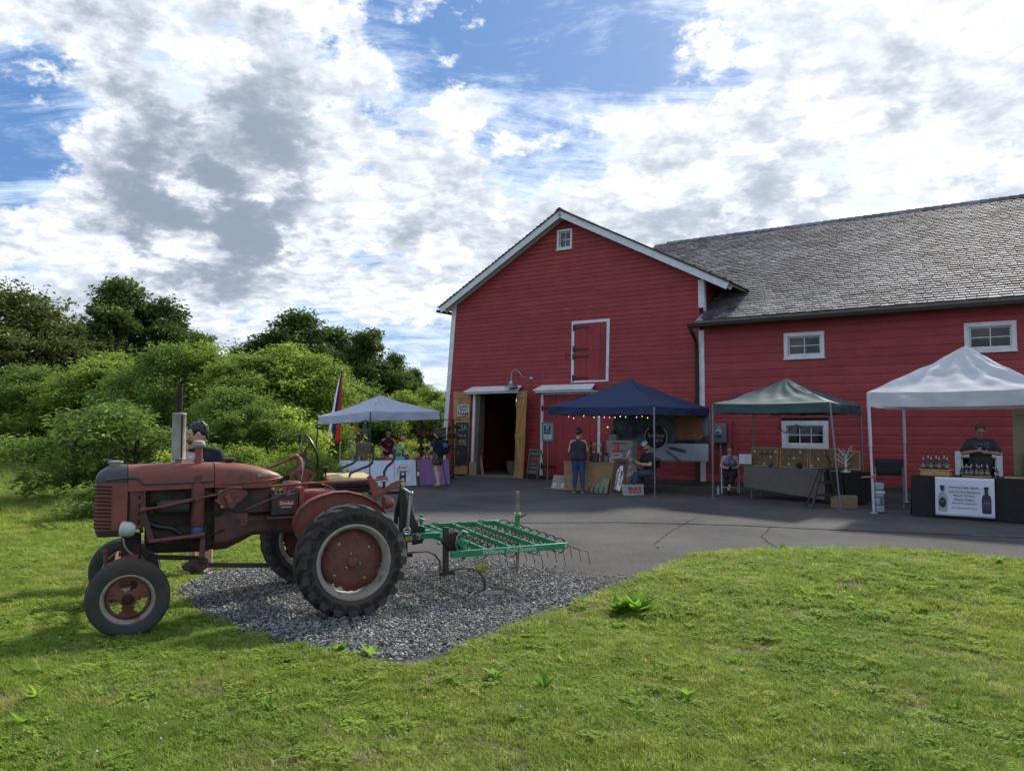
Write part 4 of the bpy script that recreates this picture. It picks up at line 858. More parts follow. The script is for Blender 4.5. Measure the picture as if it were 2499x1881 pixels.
tree('maple', 725, 768, 50, 7.0, 'tall dark tree left of the flag top', group=G, rot=4.4)
tree('maple', 655, 830, 52, 4.6, 'dark tree on the left shoulder of the tall pair', group=G, rot=5.6)
tree('poplar', 893, 808, 50, 3.6, 'pointed dark tree above the white-blue tent', group=G, rot=2.2)
tree('maple', 815, 805, 52, 5.0, 'dark narrow tree just right of the flag', group=G, rot=.9)
tree('maple', 962, 866, 52, 3.0, 'small rounded dark tree right of the pointed one', group=G, rot=1.9)
tree('maple', 1010, 903, 56, 2.8, 'low round tree between tent peak and barn', group=G, rot=3.7)
tree('ash', 1055, 945, 44, 3.0, 'pale green tree touching the barn corner', group=G, rot=2.6)
tree('ash', 960, 960, 38, 3.6, 'light green tree seen under the tent roof', group=G, rot=.1)
tree('walnut', 850, 930, 36, 4.4, 'mid green tree behind the left tent', group=G, rot=1.1)
tree('ash', 1090, 985, 40, 3.2, 'light green tree behind the plant rack', group=G, rot=4.0)
for x, yt, Y, w, lb in ((200, 905, 46, 7, 'olive tree filling the gap behind the left shrubs'), (600, 880, 46, 7, 'dark tree filling the gap behind the bright shrubs'), (940, 930, 58, 7, 'far dark tree low behind the tent')): tree('oak', x, yt, Y, w, lb, group=G, rot=x * .1, mat_=m_f_dark)
tree('sumac', 270, 985, 18.5, 3.9, 'layered small tree standing left of the tractor', 'small_tree', rot=.6)
tree('bush', 425, 1105, 15.5, .9, 'yellow-green shoot of a shrub beside the radiator', 'shrub', 'shrub', rot=1.0)
tree('weedbush', 300, 1175, 15.0, 1.9, 'low dark green shrub in front of the small tree', 'shrub', 'shrub', rot=.3, mat_=m_f_mid)
tree('weedbush', 770, 1098, 21.5, 1.5, 'leafy green shrub between steering wheel and flag pole', 'shrub', 'shrub', rot=1.8)
tree('bush', 690, 1000, 26, 2.6, 'yellow-green bush left of the steering wheel', 'shrub', 'shrub', rot=2.2)
tree('weedbush', 590, 1085, 22, 1.8, 'weedy shrub above the fuel tank', 'shrub', 'shrub', rot=4.2)
tree('bush', 700, 1085, 24, 1.6, 'pale weedy bush behind the steering wheel', 'shrub', 'shrub', rot=3.2, mat_=m_f_yel)
tree('weedbush', 1000, 1075, 33, 2.6, 'green weeds seen behind the vendor', 'shrub', 'shrub', rot=3.2, mat_=m_f_yel)
tree('weedbush', 880, 1085, 32, 2.6, 'pale weeds left of the vendor', 'shrub', 'shrub', rot=.2, mat_=m_f_yel)

# big dock plant, stones and straw on the lawn
def lawn_plant(px, py, ln, n, label, seed, up=.6):
    p = gp(px, py); z = float(gz(p.x, p.y)); o = link('broadleaf_plant', rosette(n, ln, seed, m_weed, up, .38)); o.location = (p.x, p.y, z + .01); tag(o, label, 'plant', 'broad-leaved plants in the lawn'); return o
for i, (x, y, l, n, lb) in enumerate([(1552, 1500, .21, 70, 'large clump of broad dock leaves at the gravel edge'), (1508, 1500, .17, 40, 'smaller dock clump joined left of the large one'), (830, 1590, .14, 30, 'bright broad leaves on the gravel edge before the rear tyre'), (905, 1600, .14, 26, 'bright leaf cluster right on the gravel tip edge'), (1610, 1335, .08, 20, 'flat weed growing alone in the asphalt'),
        (1330, 1690, .10, 14, 'leafy weed in the lawn below the gravel tip'), (1210, 1665, .10, 12, 'leafy weed left of the dry lawn patch'), (660, 1740, .11, 10, 'bright plantain leaves in the lawn under the front wheel'), (90, 1720, .11, 14, 'leafy weed near the left picture edge'), (2190, 1345, .12, 18, 'weed clump on the far lawn edge before the tents'), (1910, 1345, .10, 16, 'weed clump on the lawn edge below the green tent'), (2440, 1385, .12, 14, 'weed clump at the right lawn edge')]): lawn_plant(x, y, l, n, lb, 60 + i)
m_rock = mat('lawn_rock', (.17, .155, .135), .85, col2=(.12, .11, .095), nscale=9, bump=.4, bscale=30)
for i, (x, y, s, lb) in enumerate([(1828, 1437, .17, 'flat grey stone lying in the lawn'), (2155, 1400, .16, 'pale flat stone on the lawn rise'), (1975, 1368, .12, 'small half-buried stone at the lawn edge')]):
    p = gp(x, y); rg = random.Random(i); bm = bmesh.new()
    for k in range(26):
        v = Vector((rg.gauss(0, 1), rg.gauss(0, 1), rg.gauss(0, 1))).normalized(); bm.verts.new((v.x * s, v.y * s * .7, v.z * s * .3))
    bmesh.ops.convex_hull(bm, input=bm.verts); me = bpy.data.meshes.new('stone'); bm.to_mesh(me); bm.free(); me.materials.append(m_rock); o = link('stone', me); o.location = (p.x, p.y, float(gz(p.x, p.y)) - s * .05); tag(o, lb, 'stone', 'stones in the lawn')
p = gp(1040, 1378); o = link('grass_tuft', blades(60, .07, .12, .26, .006, 77, m_tall, .8)); o.location = (gp(1175, 1400).x, gp(1175, 1400).y, .01); tag(o, 'grass tuft growing from the gravel behind the cultivator shank', 'grass tuft')
# ------------------------------------------------------------------ tractor (local frame: x forward, y towards its left side, z up)
_c1, _c2 = gp(310, 1565), gp(855, 1505); TF = (_c1 - _c2).normalized(); TN = Vector((-TF.y, TF.x, 0)); TO = _c2 - TN * .875
TROT = math.atan2(TF.y, TF.x)
def tr(x, y, lat):
    d = photo_ray(x, y); q = TO + TN * lat; t = (q - EYE_P).dot(TN) / d.dot(TN); Q = EYE_P + d * t; return Vector(((Q - TO).dot(TF), lat, Q.z))
m_tred = mat('faded_tractor_red', (.26, .072, .050), .5, col2=(.19, .052, .038), nscale=2.5, mixlo=.3, mixhi=.7, col3=(.115, .058, .04), n3=9, bump=.15, bscale=35, spec=.4)
m_trust = mat('rusty_red_iron', (.19, .056, .040), .68, col2=(.12, .042, .03), nscale=6, col3=(.06, .03, .022), n3=20, bump=.35, bscale=40)
m_grease = mat('greasy_black_iron', (.024, .019, .016), .7, col2=(.055, .036, .027), nscale=7, bump=.4, bscale=35, spec=.2)
m_greasered = mat('greasy_red_iron', (.105, .036, .026), .6, col2=(.04, .026, .022), nscale=4, mixlo=.4, mixhi=.6, bump=.3, bscale=35)
m_noseb = mat('worn_black_paint', (.032, .036, .040), .42, col2=(.05, .054, .057), nscale=5, bump=.06, bscale=50)
m_black = mat('black_paint', (.012, .012, .013), .42, col2=(.02, .02, .02), nscale=9)
m_tyre = mat('tyre_rubber', (.048, .047, .044), .88, col2=(.075, .070, .062), nscale=4, mixlo=.4, mixhi=.75, bump=.25, bscale=60, spec=.3)
m_rimw = mat('cream_rim_paint', (.37, .35, .30), .65, col2=(.26, .24, .195), nscale=4, col3=(.18, .11, .075), n3=9, bump=.15, bscale=40)
m_steel = mat('bright_steel', (.45, .46, .46), .35, .85, col2=(.3, .3, .3), nscale=9)
m_tan = mat('tan_seat_board', (.50, .38, .19), .75, col2=(.43, .32, .15), nscale=3)
m_muf = mat('muffler_tin', (.34, .32, .27), .6, .2, col2=(.24, .22, .18), nscale=5, col3=(.20, .14, .09), n3=8, bump=.1, bscale=40)
m_lampw = mat('chipped_lamp_enamel', (.48, .50, .46), .35, col2=(.40, .42, .38), nscale=5, col3=(.22, .16, .09), n3=7)
m_blue = mat('blue_filter_bowl', (.02, .07, .17), .4, col2=(.015, .045, .11), nscale=5)
tractor = thing('tractor', 'old faded red farm tractor with tall muffler, parked on gravel facing left', 'tractor', TO, TROT, local=True)
def part(mb, name, m, parent=tractor, **k): return mb.build(name, m, parent, **k)
AX = Matrix.Rotation(R(-90), 4, 'X')        # lathe axis z -> +y (left side)
def tire_profile(r, w, rim, bulge=1.0):
    h = w / 2; p = []
    for t in np.linspace(-1, 1, 23):
        a = t * math.pi * .5; x = math.sin(a) * h * 1.0
        rr = rim + (r - rim) * (1 - abs(t) ** 5 * .0) * max(0, (1 - abs(math.sin(a)) ** 3.2)) ** .55 if abs(t) < 1 else rim
        p.append((max(rim, rr), x))
    return p
def rear_wheel(side):
    w = bpy.data.objects.new('rear_wheel', None); COL.objects.link(w); w.parent = tractor; w.location = (0, .875 * side, .515)
    if side < 0: w.rotation_euler = (0, 0, math.pi)
    Rt, Wt, rim = .485, .25, .335; mb = MB(); h = Wt / 2
    prof = [(rim - .01, -h * .72), (rim + .02, -h * .92), (.40, -h * 1.02), (.44, -h * .98), (.468, -h * .86), (.483, -h * .5), (.487, 0), (.483, h * .5), (.468, h * .86), (.44, h * .98), (.40, h * 1.02), (rim + .02, h * .92), (rim - .01, h * .72)]
    mb.lathe(prof, 64, AX, cap=False)
    nl = 20                       # angled tread bars running over the shoulders
    for s in (1, -1):
        for i in range(nl):
            a0 = 2 * math.pi * (i + (.5 if s < 0 else 0)) / nl; st = []
            for t in (0, .25, .5, .75, 1.0, 1.18):
                y = s * h * min(t, 1.0) * 1.02; a = a0 + t * .34; rr = {0: .486, .25: .486, .5: .483, .75: .475, 1.0: .447, 1.18: .40}[t]; top = {0: .512, .25: .514, .5: .514, .75: .511, 1.0: .494, 1.18: .412}[t]; y += s * (.012 if t >= 1 else 0)
                wd = .058 + .045 * t; st.append((y, a, rr - .012, top, wd / .5))
            rings = [[Vector((math.cos(a - wd / 2) * r0, y, math.sin(a - wd / 2) * r0)), Vector((math.cos(a + wd / 2) * r0, y, math.sin(a + wd / 2) * r0)), Vector((math.cos(a + wd * .3) * r1, y, math.sin(a + wd * .3) * r1)), Vector((math.cos(a - wd * .3) * r1, y, math.sin(a - wd * .3) * r1))] for y, a, r0, r1, wd in st]
            mb.loft(rings)
    part(mb, 'tyre', m_tyre, w, smooth=35)
    mb = MB(); mb.lathe([(.345, h * .80), (.345, h * .95), (.328, h * .97), (.315, h * .78), (.298, h * .6), (.292, h * .1), (.292, -h * .6), (.315, -h * .78), (.328, -h * .97), (.345, -h * .95), (.345, -h * .8), (.335, -h * .6), (.305, -h * .3), (.305, h * .3), (.335, h * .6), (.345, h * .8)], 48, AX); part(mb, 'rim', m_rimw, w)
    mb = MB(); n = 72; y0 = .012; vs = []; fs = []; rg = random.Random(3)
    for k in range(n):
        a = 2 * math.pi * k / n; notch = (k % 18) in (4, 5) or (k % 24) in (14,); ro = .262 if notch else .288
        if 46 < k < 66: ro -= .012 * rg.random() + .008
        vs += [Vector((math.cos(a) * ro, y0, math.sin(a) * ro)), Vector((math.cos(a) * .19, y0 + .008, math.sin(a) * .19)), Vector((math.cos(a) * .10, y0 + .02, math.sin(a) * .10))]
    for k in range(n): l = (k + 1) % n; fs += [(3 * k, 3 * l, 3 * l + 1, 3 * k + 1), (3 * k + 1, 3 * l + 1, 3 * l + 2, 3 * k + 2)]
    fs.append(tuple(3 * k + 2 for k in range(n))); mb.add(vs, fs); part(mb, 'wheel_disc', m_trust, w, solid=.012, smooth=30)
    mb = MB(); mb.lathe([(.0, .075), (.035, .075), (.05, .065), (.055, .045), (.088, .04), (.092, .028), (.092, 0)], 24, AX); part(mb, 'hub', m_trust, w)
    for k in range(6): a = k * math.pi / 3 + .3; mb = MB(); mb.cyl((math.cos(a) * .074, .03, math.sin(a) * .074), (math.cos(a) * .074, .056, math.sin(a) * .074), .010, 6); part(mb, 'wheel_bolt', m_steel if k % 2 else m_trust, w)
    for k in range(8): a = k * math.pi / 4 + .15; mb = MB(); mb.cyl((math.cos(a) * .20, .015, math.sin(a) * .20), (math.cos(a) * .20, .034, math.sin(a) * .20), .012, 6); part(mb, 'rim_bolt', m_steel if k % 2 else m_trust, w)
    return w
rear_wheel(1); rear_wheel(-1)
def front_wheel(side):
    w = bpy.data.objects.new('front_wheel', None); COL.objects.link(w); w.parent = tractor; w.location = (1.845, .72 * side, .322); w.rotation_euler = (R(-5), 0, R(-3)) if side > 0 else (R(5), 0, math.pi - R(3))
    h = .068; mb = MB(); prof = [(.20, -h * .7), (.215, -h * .95), (.25, -h * 1.08), (.29, -h * 1.0), (.312, -h * .8), (.320, -h * .5)]
    for y in (-.35, -.12, .12, .35): prof += [(.321, h * (y - .1)), (.325, h * (y - .07)), (.325, h * (y + .07)), (.321, h * (y + .1))]
    prof += [(.320, h * .5), (.312, h * .8), (.303, h * .86), (.30, h * .95), (.29, h * 1.0), (.25, h * 1.08), (.215, h * .95), (.20, h * .7)]
    mb.lathe(prof, 56, AX, cap=False); part(mb, 'tyre', m_tyre, w, smooth=32)
    mb = MB(); mb.lathe([(.205, h * .72), (.212, h * .86), (.200, h * .92), (.188, h * .72), (.178, h * .35), (.176, -h * .35), (.188, -h * .72), (.2, -h * .92), (.212, -h * .86), (.205, -h * .72), (.19, -h * .3), (.19, h * .3), (.205, h * .72)], 44, AX); part(mb, 'rim', m_rimw, w)
    n = 72; rr = [.178, .148, .122, .092, .066, .03, .0001]; vs = []; fs = []
    for k in range(n):
        a = 2 * math.pi * k / n
        for j, r_ in enumerate(rr): vs.append(Vector((math.cos(a) * r_, .012 + (.022 if j >= 4 else .014 if j == 3 else .004 * j), math.sin(a) * r_)))
    for k in range(n):
        l = (k + 1) % n; am = (k + .5) / n * 360
        for j in range(len(rr) - 1):
            dlt = min(abs((am - c + 180) % 360 - 180) for c in (90, 212, 328)); lim = {1: 30, 2: 33, 3: 24}.get(j, -1)
            if dlt < lim: continue
            q = len(rr); fs.append((k * q + j, l * q + j, l * q + j + 1, k * q + j + 1))
    mb = MB(); mb.add(vs, fs); part(mb, 'wheel_disc', m_trust, w, solid=.012, smooth=30)
    mb = MB(); mb.lathe([(0, .085), (.022, .085), (.03, .075), (.032, .05), (.045, .045), (.048, .02), (.048, -.05)], 20, AX); part(mb, 'hub', m_grease, w)
    return w
front_wheel(1); front_wheel(-1)
# nose, hood and tank: lofted sections
HY = .22
def sect(x, hw, zb, zt, rt, n=6, yc=HY, rb=.02):
    """rounded box section: half width hw, bottom zb, top zt, top corner radius rt"""
    P = [Vector((x, yc + hw, zb)), Vector((x, yc + hw, zb + (zt - rt - zb) * .33)), Vector((x, yc + hw, zb + (zt - rt - zb) * .66))]
    for i in range(n + 1): a = math.pi / 2 * i / n; P.append(Vector((x, yc + hw - rt + rt * math.cos(a), zt - rt + rt * math.sin(a))))
    for i in range(n + 1): a = math.pi / 2 * (1 - i / n); P.append(Vector((x, yc - hw + rt - rt * math.cos(a), zt - rt + rt * math.sin(a))))
    P += [Vector((x, yc - hw, zb + (zt - rt - zb) * .66)), Vector((x, yc - hw, zb + (zt - rt - zb) * .33)), Vector((x, yc - hw, zb))]; return P
mb = MB(); mb.loft([sect(1.86, .175, 1.18, 1.405, .12), sect(1.6, .177, 1.183, 1.412, .12), sect(1.35, .178, 1.187, 1.415, .12), sect(1.148, .178, 1.19, 1.412, .12)]); part(mb, 'hood', m_tred)
tk = []
for x, hw, zb, zt in ((1.142, .178, 1.19, 1.414), (1.0, .178, 1.18, 1.408), (.86, .172, 1.176, 1.392), (.74, .156, 1.182, 1.365), (.64, .128, 1.2, 1.332), (.57, .088, 1.222, 1.302), (.53, .048, 1.24, 1.28), (.516, .012, 1.255, 1.262)): tk.append(sect(x, hw, zb, zt, min(.12, hw * .7, (zt - zb) * .52)))
mb = MB(); mb.loft(tk); part(mb, 'fuel_tank', m_tred)
mb = MB(); lip = [(1.14, .182, 1.222), (1.0, .183, 1.222), (.86, .178, 1.226), (.74, .163, 1.234), (.64, .136, 1.244), (.57, .096, 1.253), (.53, .055, 1.258), (.505, .0, 1.259)]
mb.tube([(x, HY + w, z) for x, w, z in lip] + [(x, HY - w, z) for x, w, z in reversed(lip[:-1])], .007, 6); part(mb, 'tank_seam', m_tred)
part(MB().box((.985, HY + .02, 1.175), (.3, .3, .02)), 'tank_cradle', m_grease)
mb = MB(); mb.loft([sect(1.865, .176, 1.262, 1.408, .12), sect(1.95, .176, 1.262, 1.404, .12), sect(2.03, .172, 1.262, 1.388, .11), sect(2.085, .164, 1.262, 1.350, .08), sect(2.112, .155, 1.262, 1.30, .035)]); part(mb, 'nose_cap', m_noseb)
# radiator shell: curved front in plan
def shell(z0, z1, grow=0.0):
    out = []
    for z in (z0, z1):
        rg_ = [Vector((1.862, HY + .172 + grow, z)), Vector((2.03, HY + .17 + grow, z))]
        for i in range(7): a = math.pi / 2 * i / 6; rg_.append(Vector((2.06 + .052 * math.sin(a) + grow, HY + .10 + .068 * math.cos(a) + grow, z)))
        rg_ += [Vector((v.x, 2 * HY - v.y, v.z)) for v in reversed(rg_)]; out.append(rg_)
    return out
mb = MB(); mb.loft(shell(.845, 1.26)); part(mb, 'radiator_shell', m_tred)
mb = MB(); a, b = shell(.79, .845); a = [Vector((v.x - .02, HY + (v.y - HY) * .92, v.z)) for v in a]; mb.loft([a, b]); part(mb, 'shell_base', m_noseb)
# grille slots wrapping the front corner
m_slot = mat('grille_slot_dark', (.008, .006, .006), .9)
sl = 0
for gi, cnt in enumerate((3, 3, 3, 3)):
    for k in range(cnt):
        z = 1.225 - sl * .031 - gi * .006; sl += 1; path = [(1.985, HY + .172, z - .004), (2.03, HY + .1715, z), (2.058, HY + .168, z + .003)] + [(2.062 + .052 * math.sin(t), HY + .10 + .069 * math.cos(t), z + .004) for t in (.4, .9, 1.4)] + [(2.115, HY, z + .004)]
        mb = MB(); mb.tube(path, .0075, 6); part(mb, 'grille_slot', m_slot); mb = MB(); mb.tube([(x, y + (.004 if x < 2.06 else .0), q - .012) for x, y, q in path[:5]], .006, 6); part(mb, 'grille_bar', m_tred)
# black moulding: along nose base, dropping behind, then straight to the tank
pm = [(tr(258, 1172, .40)), (tr(312, 1166, .40)), (tr(335, 1166, .40)), (tr(343, 1172, .40)), (tr(349, 1180, .40)), (tr(360, 1181, .40)), (tr(440, 1178, .40)), (tr(522, 1174, .40))]
mb = MB(); 
for q in (1, -1): mb.tube([(p.x, HY + q * .178, p.z) for p in pm], .0115, 6)
part(mb, 'hood_moulding', m_noseb)
mb = MB(); mb.lathe([(.05, 0), (.05, .02), (.062, .025), (.062, .04), (.02, .045), (0, .045)], 20, Matrix.Translation((1.96, HY, 1.40))); mb.beam((1.98, HY, 1.45), (2.06, HY + .01, 1.455), .02, .008); part(mb, 'radiator_cap', m_muf)
mb = MB(); mb.lathe([(.03, 0), (.035, .015), (.058, .018), (.058, .04), (.04, .047), (0, .048)], 20, Matrix.Translation((1.0, HY, 1.405))); part(mb, 'fuel_cap', m_grease)
# small enamel badge on the tank (worn beyond reading)
p0 = tr(640, 1160, .385); mb = MB(); mb.box((p0.x, .377, p0.z + .005), (.085, .012, .035), Matrix.Rotation(R(4), 3, 'Y')); b_ = part(mb, 'tank_badge', m_muf, bevel=.004)
# exhaust
mb = MB(); mb.lathe([(.03, -.02), (.03, .06)], 16, Matrix.Translation((1.443, HY, 1.40))); mb.lathe([(.0, .0), (.06, .0), (.064, .006), (.0605, .012), (.0605, .41), (.064, .418), (.06, .426), (.02, .432), (0, .432)], 28, Matrix.Translation((1.443, HY, 1.445))); part(mb, 'muffler', m_muf)
mb = MB(); mb.box((1.423, HY + .0605, 1.655), (.012, .006, .39)); part(mb, 'muffler_seam', m_grease)
mb = MB(); mb.lathe([(.026, 0), (.026, .25), (.031, .252), (.031, .268), (.02, .268), (.02, .2)], 18, Matrix.Translation((1.443, HY, 1.872))); part(mb, 'exhaust_pipe', m_grease)
mb = MB(); mb.lathe([(.034, -.05), (.033, .18)], 16, Matrix.Translation((1.275, HY + .06, 1.385))); part(mb, 'breather_pipe', m_tred)
mb = MB(); mb.lathe([(.03, -.02), (.055, 0), (.058, .01), (.058, .022), (.05, .045), (.03, .055), (0, .058)], 20, Matrix.Translation((1.275, HY + .06, 1.565))); part(mb, 'breather_cap', m_muf)
# engine, clutch housing, torque tube
mb = MB(); mb.box((1.42, HY - .01, .93), (.58, .20, .50)); mb.box((1.42, HY + .1, 1.12), (.52, .06, .12)); mb.box((1.45, HY + .11, .80), (.50, .05, .10))
for k in range(4): mb.cyl((1.62 - k * .12, HY + .08, 1.04), (1.62 - k * .12, HY + .15, 1.07), .018, 8)
part(mb, 'engine_block', m_grease, bevel=.012)
mb = MB(); mb.loft([[Vector((x, HY + s * hw, z)) for s, z in ((1, .70), (1, zb + .05), (.7, zb), (-.7, zb), (-1, zb + .05), (-1, .70))] for x, hw, zb in ((1.70, .10, .66), (1.62, .11, .615), (1.2, .11, .60), (1.12, .10, .63))]); part(mb, 'oil_pan', m_grease, bevel=.01)
mb = MB(); mb.loft([[Vector((x, HY - .03 + s * hw, zc + t * hh)) for s, t in ((1, -.6), (1, .6), (.6, 1), (-.6, 1), (-1, .6), (-1, -.6), (-.6, -1), (.6, -1))] for x, hw, zc, hh in ((1.14, .17, .80, .195), (1.02, .18, .80, .185), (.90, .16, .81, .145), (.78, .125, .82, .10), (.3, .12, .82, .098), (.1, .16, .80, .13))]); part(mb, 'torque_tube', m_greasered, bevel=.012)
mb = MB(); mb.box((.92, HY + .125, .88), (.16, .012, .12)); part(mb, 'inspection_cover', m_trust, bevel=.006)
mb = MB(); mb.box((.80, HY - .02, 1.045), (.42, .20, .24)); part(mb, 'bell_upper', m_greasered, bevel=.02)
mb = MB(); mb.cyl((1.60, HY + .17, 1.035), (1.36, HY + .17, 1.035), .062, 18); mb.cyl((1.62, HY + .17, 1.035), (1.60, HY + .17, 1.035), .05, 14); part(mb, 'generator', mat('generator_grey', (.03, .03, .03), .7, col2=(.03, .03, .03), nscale=6))
mb = MB(); mb.lathe([(.05, 0), (.058, .01), (.058, .36), (.05, .38), (.03, .385), (.03, .46)], 20, Matrix.Translation((1.285, HY + .17, .845))); part(mb, 'air_cleaner', m_trust)
mb = MB(); mb.lathe([(.0, 0), (.054, .0), (.06, .012), (.06, .09), (.056, .1)], 20, Matrix.Translation((1.285, HY + .17, .742))); part(mb, 'filter_bowl', m_blue)
mb = MB(); mb.box((1.84, HY, 1.0), (.05, .30, .36)); part(mb, 'radiator_core', m_grease); mb = MB(); mb.hexa([(1.70, HY + .135, .86), (1.84, HY + .165, .86), (1.84, HY + .155, .86), (1.70, HY + .12, .86), (1.73, HY + .135, 1.18), (1.84, HY + .165, 1.18), (1.84, HY + .155, 1.18), (1.73, HY + .12, 1.18)]); part(mb, 'fan_shroud', m_trust)
for k in range(4): part(MB().box((1.765, HY + .146, 1.12 - k * .07), (.012, .012, .03)), 'shroud_slot', m_slot)
mb = MB()
for k in range(4): a = k * math.pi / 2 + .4; mb.beam((1.76, HY, 1.0), (1.76, HY + math.cos(a) * .15, 1.0 + math.sin(a) * .15), .05, .008, (1, 0, 0))
part(mb, 'fan', m_grease)
# plumbing and wiring on the block
rgc = random.Random(9)
for k in range(4): mb = MB(); mb.tube([(1.66 - k * .125, HY + .09, 1.12), (1.66 - k * .125, HY + .135, 1.135), (1.645 - k * .125, HY + .15, 1.10), (1.5, HY + .12 + k * .008, 1.07 - k * .012)], .0055, 5); part(mb, 'plug_wire', m_black)
for k in range(4): part(MB().cyl((1.66 - k * .125, HY + .08, 1.115), (1.66 - k * .125, HY + .115, 1.135), .010, 8), 'spark_plug', m_steel)
mb = MB(); mb.tube([(1.70, HY + .12, .90), (1.62, HY + .15, .86), (1.50, HY + .16, .84), (1.42, HY + .13, .78)], .022, 8); part(mb, 'water_hose', m_black)
mb = MB(); mb.tube([(1.66, HY + .13, .72), (1.40, HY + .135, .70), (1.2, HY + .12, .74), (1.05, HY + .16, .80)], .009, 6); part(mb, 'oil_line', m_grease)
for k in range(9): part(MB().cyl((1.67 - k * .065, HY + .10, .685), (1.67 - k * .065, HY + .118, .685), .009, 6), 'pan_bolt', m_grease)
for k in range(6): part(MB().box((1.66 - k * .095, HY + .095, .98 + .015 * (k % 2)), (.05, .02, .05)), 'block_boss', m_grease, bevel=.006)
mb = MB(); mb.lathe([(0, .0), (.03, .0), (.034, .02), (.034, .09), (.02, .11), (0, .11)], 14, Matrix.Translation((1.12, HY + .16, .95))); part(mb, 'distributor', m_grease)
mb = MB(); mb.tube([(1.30, HY + .16, 1.20), (1.22, HY + .16, 1.14), (1.10, HY + .14, 1.10)], .026, 10); part(mb, 'intake_elbow', m_grease)
# front axle, spindles and links
mb = MB(); mb.tube([(1.80, -.62, .43), (1.80, .62, .43)], .036, 12); mb.box((1.80, 0.1, .47), (.14, .34, .09)); part(mb, 'front_axle', m_greasered, bevel=.01)
mb = MB(); mb.box((1.82, HY, .66), (.16, .16, .28)); mb.box((1.84, .1, .52), (.10, .26, .10)); part(mb, 'axle_bolster', m_grease, bevel=.02)
for s in (1, -1):
    mb = MB(); mb.tube([(1.80, .60 * s, .52), (1.80, .60 * s, .36), (1.845, .66 * s, .32), (1.845, .72 * s, .32)], [.03, .03, .028, .024], 10); part(mb, 'spindle', m_trust); mb = MB(); mb.tube([(1.80, .60 * s, .50), (1.92, .57 * s, .52)], .016, 8); part(mb, 'steering_arm', m_trust)
mb = MB(); mb.tube([(1.92, .56, .52), (1.94, .2, .54), (1.92, -.56, .52)], .014, 8); part(mb, 'tie_rod', m_trust)
q = [tr(258, 1345, .30), tr(258, 1390, .30)]; mb = MB(); mb.tube(q, .018, 8); mb.ball(q[0], .028, 10, 6); part(mb, 'drag_link', m_trust)
mb = MB(); mb.tube([tr(262, 1380, .34), tr(300, 1365, .36), tr(330, 1355, .38)], [.02, .024, .03], 10); mb.box(tr(322, 1358, .40), (.10, .06, .035)); part(mb, 'bracket_arm', m_tred)
# headlamp
hp = tr(310, 1291, .50); mb = MB(); Mh = Matrix.Translation(hp) @ Matrix.Rotation(R(82), 4, 'Y') @ Matrix.Rotation(R(8), 4, 'X')
mb.lathe([(0, .06), (.045, .057), (.062, .045), (.066, .03), (.064, .012), (.064, .006), (.066, .0), (.062, -.03), (.048, -.058), (.02, -.072), (0, -.074)], 22, Mh); part(mb, 'headlamp', m_lampw)
mb = MB(); mb.tube([hp + Vector((-.03, -.02, 0)), hp + Vector((-.10, -.05, .01)), hp + Vector((-.12, -.1, -.04))], .016, 8); part(mb, 'lamp_bracket', m_trust)
mb = MB(); mb.tube([tr(300, 1312, .50), tr(303, 1330, .5), tr(310, 1342, .48), tr(322, 1352, .46)], .009, 6); part(mb, 'lamp_cord', m_muf)
# cultivator lift linkage on the near side
def rod(name, pts, lat, r, m=m_trust, seg=10): mb = MB(); mb.tube([tr(x, y, lat if not isinstance(lat, list) else lat[i]) for i, (x, y) in enumerate(pts)], r, seg); return part(mb, name, m)
rod('lift_rod', [(346, 1244), (396, 1236)], .46, .011); rod('lift_rod_sleeve', [(392, 1237), (478, 1217)], .46, .018); rod('lift_rod', [(476, 1217), (532, 1206)], .46, .011); rod('lift_lever', [(532, 1206), (548, 1196), (562, 1190), (590, 1191)], .46, .010)
rod('pivot_eye', [(342, 1245), (358, 1242)], .46, .020); rod('pivot_eye', [(474, 1212), (482, 1222)], .47, .022)
mb = MB(); mb.hexa([tr(x, y, l) for (x, y), l in zip([(346, 1250), (356, 1250), (356, 1250), (346, 1250), (360, 1322), (378, 1320), (378, 1320), (360, 1322)], [.44, .44, .46, .46, .44, .44, .46, .46])]); part(mb, 'drop_arm', m_greasered, bevel=.004)
rod('lower_rod', [(362, 1321), (470, 1308)], .47, .017); rod('lower_rod_sleeve', [(462, 1310), (500, 1303)], .47, .022)
mb = MB(); mb.prism([tr(x, y, .44) for x, y in [(490, 1308), (500, 1306), (500, 1360), (504, 1372), (488, 1376), (484, 1366)]], (0, .02, 0)); part(mb, 'bell_crank', m_trust, bevel=.004)
mb = MB(); mb.prism([tr(x, y, .45) for x, y in [(526, 1224), (535, 1205), (562, 1191), (600, 1196), (604, 1204), (588, 1222), (570, 1232), (560, 1238), (545, 1236)]], (0, .012, 0)); part(mb, 'lift_quadrant', m_trust, bevel=.003)
mb = MB(); mb.tube([tr(553, 1208, .475), tr(566, 1236, .475)], [.024, .03], 10); part(mb, 'quadrant_arm', m_tred); mb = MB(); mb.tube([tr(566, 1233, .44), tr(566, 1233, .52)], .032, 12); part(mb, 'quadrant_boss', m_greasered)
rod('choke_rod', [(600, 1243), (650, 1222), (712, 1196)], .46, .006); rod('choke_rod_grip', [(700, 1203), (712, 1197), (730, 1190), (734, 1194), (716, 1204), (702, 1210), (696, 1206)], .47, .006, m_trust, 6)
